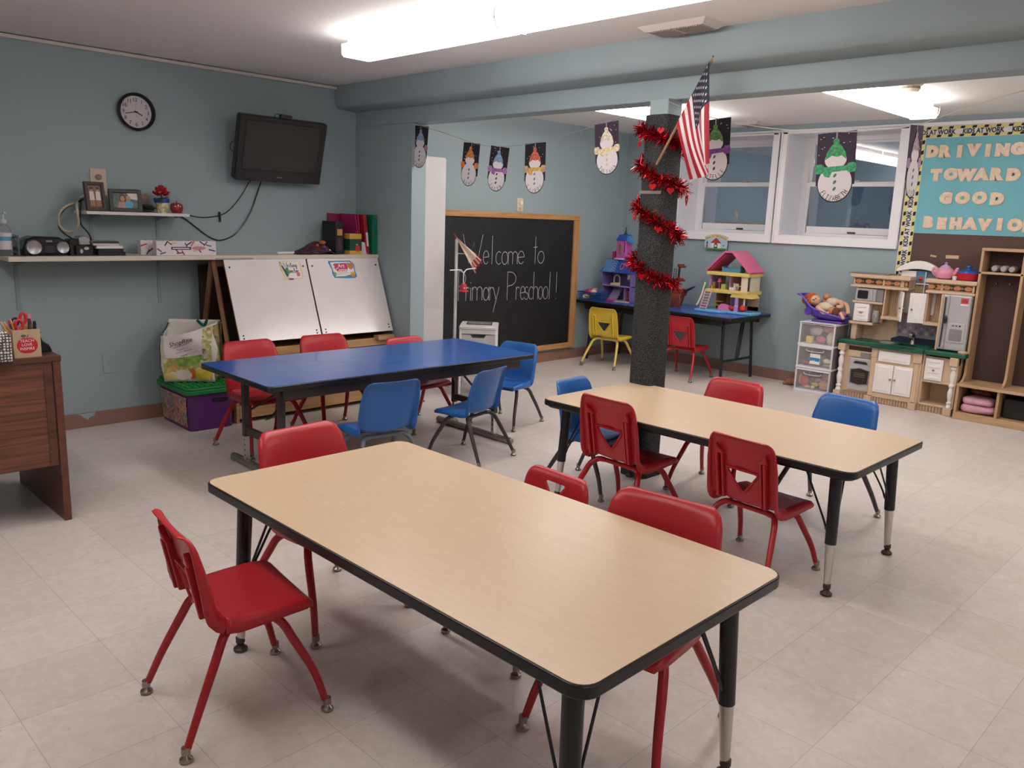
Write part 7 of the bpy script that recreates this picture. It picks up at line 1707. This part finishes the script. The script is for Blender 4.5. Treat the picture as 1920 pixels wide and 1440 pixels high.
T_ = Matrix.Translation((6.10, -1.572, 1.037)) @ Matrix.Diagonal((.88, .88, .96, 1))
part('pot', MB().lathe([(.070, 0), (.084, .010), (.090, .055), (.093, .060), (.086, .060)], 28, 0, T_), P('pan_red', '#b31f26', .35), pn)
part('lid', MB().lathe([(.088, .060), (.080, .072), (.040, .084), (.016, .088), (.014, .098), (.026, .104), (.020, .116), (0, .118)], 28, 0, T_), P('pan_blue', '#1f54a8', .3), pn)

# ---------------------------------------------------------------- clear drawer tower and doll in purple tub
def frost():
    m = bpy.data.materials.new('frosted_plastic'); m.use_nodes = True; nt = m.node_tree; L = nt.links; N = nt.nodes.new
    out = nt.nodes['Material Output']; b = nt.nodes['Principled BSDF']; b.inputs['Base Color'].default_value = (.75, .73, .74, 1); b.inputs['Roughness'].default_value = .25
    tr = N('ShaderNodeBsdfTransparent'); mx = N('ShaderNodeMixShader'); mx.inputs[0].default_value = .13
    L.new(tr.outputs[0], mx.inputs[1]); L.new(b.outputs[0], mx.inputs[2]); L.new(mx.outputs[0], out.inputs['Surface']); return m
FROST = frost(); DWH = P('drawer_white', '#dcd8dc', .35)
dx0, dx1, dy0, dy1 = 5.905, 6.19, -.684, -.372
tw_ = thing('drawer_tower', 'white three-drawer tower with clear fronts full of toys', 'drawers', (6.05, -.535, 0))
fm = MB(); fm.box(dx0-.004, dx1, dy0-.004, dy1+.004, .588, .603); fm.box(dx0, dx1, dy0, dy1, .0, .018)
for z in (.205, .402): fm.box(dx0-.004, dx1, dy0-.003, dy1+.003, z, z+.016)
for y in (dy0, dy1-.014):
    for x in (dx0, dx1-.014): fm.box(x, x+.014, y, y+.014, .018, .588)
part('frame', fm, DWH, tw_, smooth=0, bevel=.004)
part('side_panel', MB().box(dx0+.016, dx1-.016, dy0+.002, dy0+.005, .018, .588).box(dx0+.016, dx1-.016, dy1-.005, dy1-.002, .018, .588).box(dx1-.006, dx1-.003, dy0+.01, dy1-.01, .018, .588), P('smoky_side', '#8d8989', .3, alpha=.55), tw_, smooth=0)
for i, z in enumerate((.022, .224, .421)):
    d_ = part('drawer_front', MB().box(dx0+.002, dx0+.005, dy0+.014, dy1-.014, z, z+.178), FROST, tw_, smooth=0)
    part('drawer_rim', MB().box(dx0-.004, dx0+.006, dy0+.014, dy1-.014, z+.165, z+.180), DWH, d_, smooth=0, bevel=.003)
    part('drawer_tray', MB().box(dx0+.006, dx1-.02, dy0+.018, dy1-.018, z-.002, z+.002), DWH, d_, smooth=0)
    if i < 2: part('drawer_handle', MB().tube(smooth_path([(dx0+.0, -.455, z+.150), (dx0-.004, -.46, z+.135), (dx0-.006, -.52, z+.130), (dx0-.004, -.60, z+.135), (dx0+.0, -.605, z+.150)], 4), .005, 6), P('handle_clear', '#b5b0b2', .3), d_)
lb = MB().box(dx0-.002, dx0+.001, -.582, -.493, .250, .340); lb.box(dx0-.0028, dx0-.002, -.580, -.495, .276, .306, 1); lb.prism([(-.042, .0), (.0, .006), (.0, .0)], 0, .001, 0, on_win(dx0-.0028, -.537, .278))
part('label', lb, [PAPER, P('label_teal', '#2a86b4', .5)], tw_, smooth=0)
rnd = random.Random(4)
GT = 'toys inside the clear drawer tower'
def blobtoy(nm, lab, c, r, col, n=12, seed=0):
    m = MB(); rr = random.Random(seed or hash(col) % 999)
    m.ball((0, 0, 0), (1, 1, 1), n)
    m.v = [Vector((c[0]+v.x*r[0]*(1+.14*math.sin(4*v.y+3*v.z)), c[1]+v.y*r[1]*(1+.14*math.sin(5*v.z+2*v.x)), c[2]+v.z*r[2]*(1+.12*math.sin(4*v.x+v.y)))) for v in m.v]
    return solo(nm, m, P('toy_'+col, col, .5, var=.12, vscale=25), lab, 'toy', GT)
Z1, Z2, Z3 = .025, .227, .424
blobtoy('toy_food', 'red toy apple slice in the bottom clear drawer', (5.945, -.450, Z1+.065), (.02, .042, .048), '#b8414a')
blobtoy('toy_food', 'orange toy food at the left of the bottom clear drawer', (5.955, -.408, Z1+.075), (.02, .016, .045), '#d1975a')
blobtoy('toy_food', 'tan toy bread at the right of the bottom clear drawer', (5.96, -.618, Z1+.045), (.03, .045, .042), '#c4936a')
blobtoy('toy_food', 'yellow toy food in the middle of the bottom clear drawer', (5.945, -.545, Z1+.045), (.02, .035, .016), '#c9b44e')
blobtoy('toy_food', 'small white toy at the front of the bottom clear drawer', (5.935, -.530, Z1+.018), (.016, .018, .016), '#d9d4d0')
blobtoy('toy_food', 'pale orange toy piece at the lower left of the bottom clear drawer', (5.94, -.480, Z1+.018), (.018, .03, .014), '#d0a27a')
blobtoy('toy_food', 'mauve toy dish behind the pile in the bottom clear drawer', (6.00, -.56, Z1+.075), (.04, .05, .025), '#9c7a90')
blobtoy('toy_food', 'brown toy food stacked behind the bottom clear drawer', (6.01, -.49, Z1+.06), (.04, .05, .055), '#8f735c')
blobtoy('toy_food', 'rose toy food at upper right of the bottom clear drawer', (5.99, -.62, Z1+.11), (.03, .04, .022), '#b07a78')
blobtoy('toy_dish', 'purple toy bowl at the left of the middle clear drawer', (5.945, -.43, Z2+.022), (.022, .045, .022), '#8d5a86')
blobtoy('toy_dish', 'cream toy bowl at the right of the middle clear drawer', (5.945, -.625, Z2+.055), (.02, .038, .022), '#d8cdb4')
blobtoy('toy_dish', 'olive toy plates under the cream bowl in the middle drawer', (5.95, -.63, Z2+.018), (.022, .045, .016), '#a59a74')
blobtoy('toy_dish', 'grey toy pot behind the label in the middle clear drawer', (6.00, -.53, Z2+.06), (.045, .07, .05), '#8f8b8c')
blobtoy('toy_cloth', 'grey-white doll cloth in the top clear drawer', (5.975, -.495, Z3+.10), (.035, .065, .045), '#b8b0ae')
blobtoy('toy_cloth', 'rose doll cloth at the upper right of the top clear drawer', (5.98, -.605, Z3+.125), (.03, .055, .032), '#c07a86')
blobtoy('toy_block', 'pink doll dress at the bottom of the top clear drawer', (5.945, -.555, Z3+.035), (.022, .045, .032), '#bf6a74')
solo('toy_block', MB().box(5.915, 5.95, -.490, -.435, Z3, Z3+.058), P('block_yellow', '#d8c478', .5), 'pale yellow block at the lower left of the top clear drawer', 'toy', GT, smooth=0, bevel=.004)
blobtoy('toy_cloth', 'cream cloth at the lower right of the top clear drawer', (5.955, -.632, Z3+.05), (.025, .035, .055), '#c9bda8')
blobtoy('toy_cloth', 'brown cloth at the far left of the top clear drawer', (5.965, -.415, Z3+.022), (.025, .025, .022), '#8a5f58')
# purple doll tub
TUBP = P('tub_purple', '#553a9a', .35)
tub = thing('doll_tub', 'purple reclining toy tub on top of the clear drawer tower', 'tub', (6.05, -.54, .604))
cl = smooth_path([(0, -.285, .815), (0, -.315, .80), (0, -.345, .745), (0, -.385, .675), (0, -.44, .636), (0, -.52, .625), (0, -.60, .622), (0, -.675, .628), (0, -.708, .640)], 4)
ht = [.010, .022, .045, .075, .085, .075, .055, .040, .016]
m = MB(); nn = len(cl); ww = 14
for i, p in enumerate(cl):
    f = i/(nn-1)*(len(ht)-1); k = min(int(f), len(ht)-2); hh = ht[k]*(1-(f-k))+ht[k+1]*(f-k)
    half = .075+.025*math.sin(PI*i/(nn-1))
    for j in range(ww+1):
        a = -1+2*j/ww
        t = Vector((0, cl[min(i+1, nn-1)].y-cl[max(i-1, 0)].y, cl[min(i+1, nn-1)].z-cl[max(i-1, 0)].z)).normalized(); up_ = Vector((0, -t.z, t.y)); up_ = up_ if up_.z > 0 else -up_
        m.v.append(Vector((6.055+a*half, p.y, p.z))+up_*hh*abs(a)**3)
for i in range(nn-1):
    for j in range(ww): m.f.append((i*(ww+1)+j, (i+1)*(ww+1)+j, (i+1)*(ww+1)+j+1, i*(ww+1)+j+1)); m.m.append(0)
part('shell', m, TUBP, tub, solid=.006, smooth=60)
rim = []
for side in (0, ww): rim.append([m.v[i*(ww+1)+side] for i in range(nn)])
part('rim', MB().tube(rim[0]+rim[1][::-1], .008, 8, closed=True), P('tub_rim', '#6a4fb0', .3), tub)
part('boss', MB().lathe([(.034, 0), (.030, .006), (.016, .006), (.012, .002), (0, .002)], 20, 0, frame((5.958, -.405, .690), (0, -1, .25), (0, .25, 1))), TUBP, tub)
part('stand', MB().box(5.985, 6.12, -.70, -.43, .603, .624), TUBP, tub, smooth=0, bevel=.008)
# dolls lying in the tub
SKD = P('doll_skin', '#d8a98c', .45); SKD2 = P('doll_skin_tan', '#b98060', .45); GING = P('ginger_hair', '#b0541c', .8, var=.45, vscale=60, bump=1.0, bscale=120); CLOTHD = P('doll_body_cream', '#cfc3b2', .8)
dl = thing('doll', 'red-haired doll lying face up in the purple tub', 'doll', (6.04, -.45, .70))
part('head', MB().ball((6.03, -.425, .782), (.046, .046, .044), 18), SKD, dl)
hm_ = MB().ball((6.045, -.385, .795), (.054, .052, .048), 16); hm_.ball((6.05, -.345, .775), (.045, .045, .040), 14); hm_.ball((6.02, -.385, .768), (.040, .040, .04), 14)
part('hair', hm_, GING, dl)
part('face', MB().ball((5.986, -.432, .788), (.005, .012, .004), 8).ball((5.99, -.448, .800), (.006, .008, .004), 8), P('doll_eye', '#2a2320', .4), dl)
part('nose', MB().ball((6.01, -.465, .795), (.010, .012, .010), 8), SKD, dl)
part('body', MB().ball((6.045, -.52, .73), (.055, .075, .045), 16), P('dotted_cloth', '#cbbfa6', .8, var=.12, vscale=120), dl)
part('arm', MB().tube(smooth_path([(5.985, -.475, .735), (5.972, -.505, .71), (5.968, -.545, .690), (5.975, -.585, .686)], 5), [.022]*6+[.018]*5+[.014]*5, 10), SKD, dl)
d2 = thing('doll', 'pale soft baby doll lying curled on the right of the purple tub', 'doll', (6.06, -.60, .72))
part('body', MB().ball((6.07, -.565, .775), (.05, .062, .040), 16), P('doll_body_pale', '#cdb9a6', .6), d2)
part('leg', MB().tube(smooth_path([(6.05, -.60, .780), (6.04, -.645, .785), (6.04, -.655, .75), (6.03, -.62, .742)], 5), .018, 10), SKD, d2)
part('leg', MB().tube(smooth_path([(6.08, -.62, .775), (6.08, -.675, .765), (6.07, -.70, .715), (6.06, -.71, .690)], 5), .018, 10), SKD, d2)
d3 = thing('doll', 'brown-haired small doll lying at the front right of the purple tub', 'doll', (6.0, -.60, .69))
part('head', MB().ball((6.00, -.60, .706), (.036, .042, .038), 14), SKD2, d3)
part('hair', MB().ball((5.995, -.632, .702), (.040, .036, .038), 14), P('brown_hair', '#6d3a24', .8, bump=.6, bscale=120), d3)
part('body', MB().ball((6.01, -.68, .685), (.035, .036, .028), 12), P('doll_mauve', '#a8707c', .8), d3)
part('leg', MB().tube([(5.99, -.675, .70), (5.975, -.70, .67), (5.97, -.715, .655)], .012, 8), SKD, d3)
d4 = thing('doll', 'small tan doll head peeking up behind the red-haired doll', 'doll', (6.10, -.49, .79))
part('head', MB().ball((6.10, -.495, .815), (.032, .034, .028), 14), SKD2, d4)
part('body', MB().ball((6.11, -.48, .762), (.030, .034, .034), 12), SKD2, d4)
sf = thing('stuffed_toy', 'brown plush toy lying on the floor by the clear drawer tower', 'plush', (6.09, -.285, 0))
PLU = P('plush_brown', '#9a6a52', .95, var=.2, vscale=40, bump=.8, bscale=150)
part('body', MB().ball((6.09, -.315, .040), (.045, .055, .040), 14), PLU, sf); part('head', MB().ball((6.08, -.255, .034), (.036, .042, .032), 12), PLU, sf)
part('leg', MB().tube([(6.07, -.235, .02), (6.05, -.20, .012)], [.016, .010], 8), PLU, sf); part('leg', MB().tube([(6.09, -.345, .05), (6.06, -.365, .03)], [.016, .014], 8), PLU, sf)

# ---------------------------------------------------------------- cubby lockers at the right edge
CUB = wood('cubby_maple', '#ae8c68', '#c0a07c', 'Z', .42, 9, 3); CUBH = wood('cubby_maple_h', '#ae8c68', '#c0a07c', 'Y', .42, 9, 3); HB = P('hardboard_brown', '#4a3833', .75, var=.12, vscale=120)
cu = thing('cubby_unit', 'tall maple cubby lockers with a bench cut off by the right edge', 'cubby', (6.07, -2.3, 0))
ys = [-1.668, -1.945, -2.222, -2.499, -2.776]
XF, XU = 5.905, 6.04
m = MB()
for y in ys:
    prof = [(6.205, 0), (XF+.006, 0), (XF+.006, .262), (XF+.012, .275)]+[(XU-.10+.10*math.sin(a), .275+.075*(1-math.cos(a))) for a in [PI/2*k/6 for k in range(7)]]+[(XU, 1.285), (6.205, 1.285)]
    m.prism([(x, z) for x, z in prof], -y-.009, -y+.009, 0, Matrix(((1, 0, 0, 0), (0, 0, -1, 0), (0, 1, 0, 0), (0, 0, 0, 1))))
part('upright', m, CUB, cu, smooth=0, bevel=.002)
yA, yB = ys[-1]-.009, ys[0]+.009
part('bench', MB().box(XF-.004, 6.205, yA, yB, .252, .275), CUBH, cu, smooth=0, bevel=.004)
part('top', MB().box(XU-.004, 6.205, yA, yB, 1.268, 1.290), CUBH, cu, smooth=0, bevel=.003)
part('shelf', MB().box(XU, 6.205, yA, yB, 1.098, 1.114), CUBH, cu, smooth=0, bevel=.002)
part('base', MB().box(XF, 6.205, yA, yB, 0, .055), CUBH, cu, smooth=0, bevel=.003)
part('back_panel', MB().box(6.198, 6.207, yA, yB, .055, 1.27), HB, cu, smooth=0)
for k, y in enumerate((-1.76, -1.85)): part('coat_hook', MB().tube(smooth_path([(6.19, y, 1.03), (6.16, y, 1.02), (6.145, y, 1.035)], 4), .005, 6), CHROME, cu)
for k, (y, c, lab) in enumerate(((-1.755, '#a9a49c', 'first clear jar lying in the top left cubby'), (-1.815, '#b8b4ac', 'second clear jar lying in the top left cubby'), (-1.87, '#8f8a84', 'third grey jar lying in the top left cubby'))):
    j = thing('jar', lab, 'jar', (6.10, y, 1.115)); F = frame((6.065, y, 1.142), (0, -1, 0), (0, 0, 1))
    part('body', MB().lathe([(.024, -.10), (.026, -.02), (.018, -.006)], 14, 0, F), P('jar_'+c, c, .2, trans=.3), j); part('lid', MB().lathe([(.020, -.008), (.020, .012), (0, .013)], 14, 0, F), P('jar_lid2', '#a09a94', .3), j)
pk = thing('blanket', 'folded pink blanket in the lower left cubby', 'blanket', (6.03, -1.81, .056)); PKB = P('pink_fleece', '#cb98a8', .95, var=.12, vscale=14, bump=.5, bscale=60)
for k, (z0, h, yy, sy) in enumerate(((.056, .070, -1.806, .121), (.118, .058, -1.800, .108))):
    def pil(u, v, z0=z0, h=h, yy=yy, sy=sy, k=k):
        th, ph = 2*PI*u, PI*(v-.5); c, s_ = math.cos(th), math.sin(th); e = lambda q, p: math.copysign(abs(q)**p, q)
        return Vector((6.03+.11*e(c, .5)*e(math.cos(ph), .45), yy+sy*e(s_, .5)*e(math.cos(ph), .45)+.004*math.sin(9*v+k), z0+h/2+h/2*e(math.sin(ph), .8)*(1+.18*math.sin(3*th+k)*math.cos(ph))))
    part('fold', MB().grid(pil, 32, 16), PKB, pk, smooth=70)
solo('plush_toy', MB().ball((6.10, -1.77, .205), (.05, .06, .03), 12).ball((6.09, -1.82, .20), (.04, .045, .025), 10), P('plush_rust', '#7d4a40', .9, var=.3, vscale=40), 'dark rust-coloured soft toy above the pink blanket in the lower left cubby', 'plush')
solo('bag', MB().ball((6.12, -1.865, .222), (.045, .045, .028), 12), P('bag_dark_green', '#2f332c', .8, var=.4, vscale=50), 'dark green cloth bag at the back of the lower left cubby', 'bag')
solo('bin', MB().box(5.99, 6.19, -2.20, -1.97, .056, .20), P('bin_black', '#1f1d20', .6), 'black storage bin in the second lower cubby', 'bin', smooth=0, bevel=.006)
solo('sticker', MB().prism([(-.07, -.012), (-.03, -.02), (.04, -.014), (.07, .004), (.02, .012), (-.05, .014)], 0, .0012, 0, frame((5.98, -1.80, .2755), (0, -1, 0), (-1, 0, 0))), P('sticker_green', '#7a8a4a', .7, var=.4, vscale=60), 'worn green sticker on the cubby bench', 'sticker', smooth=0)
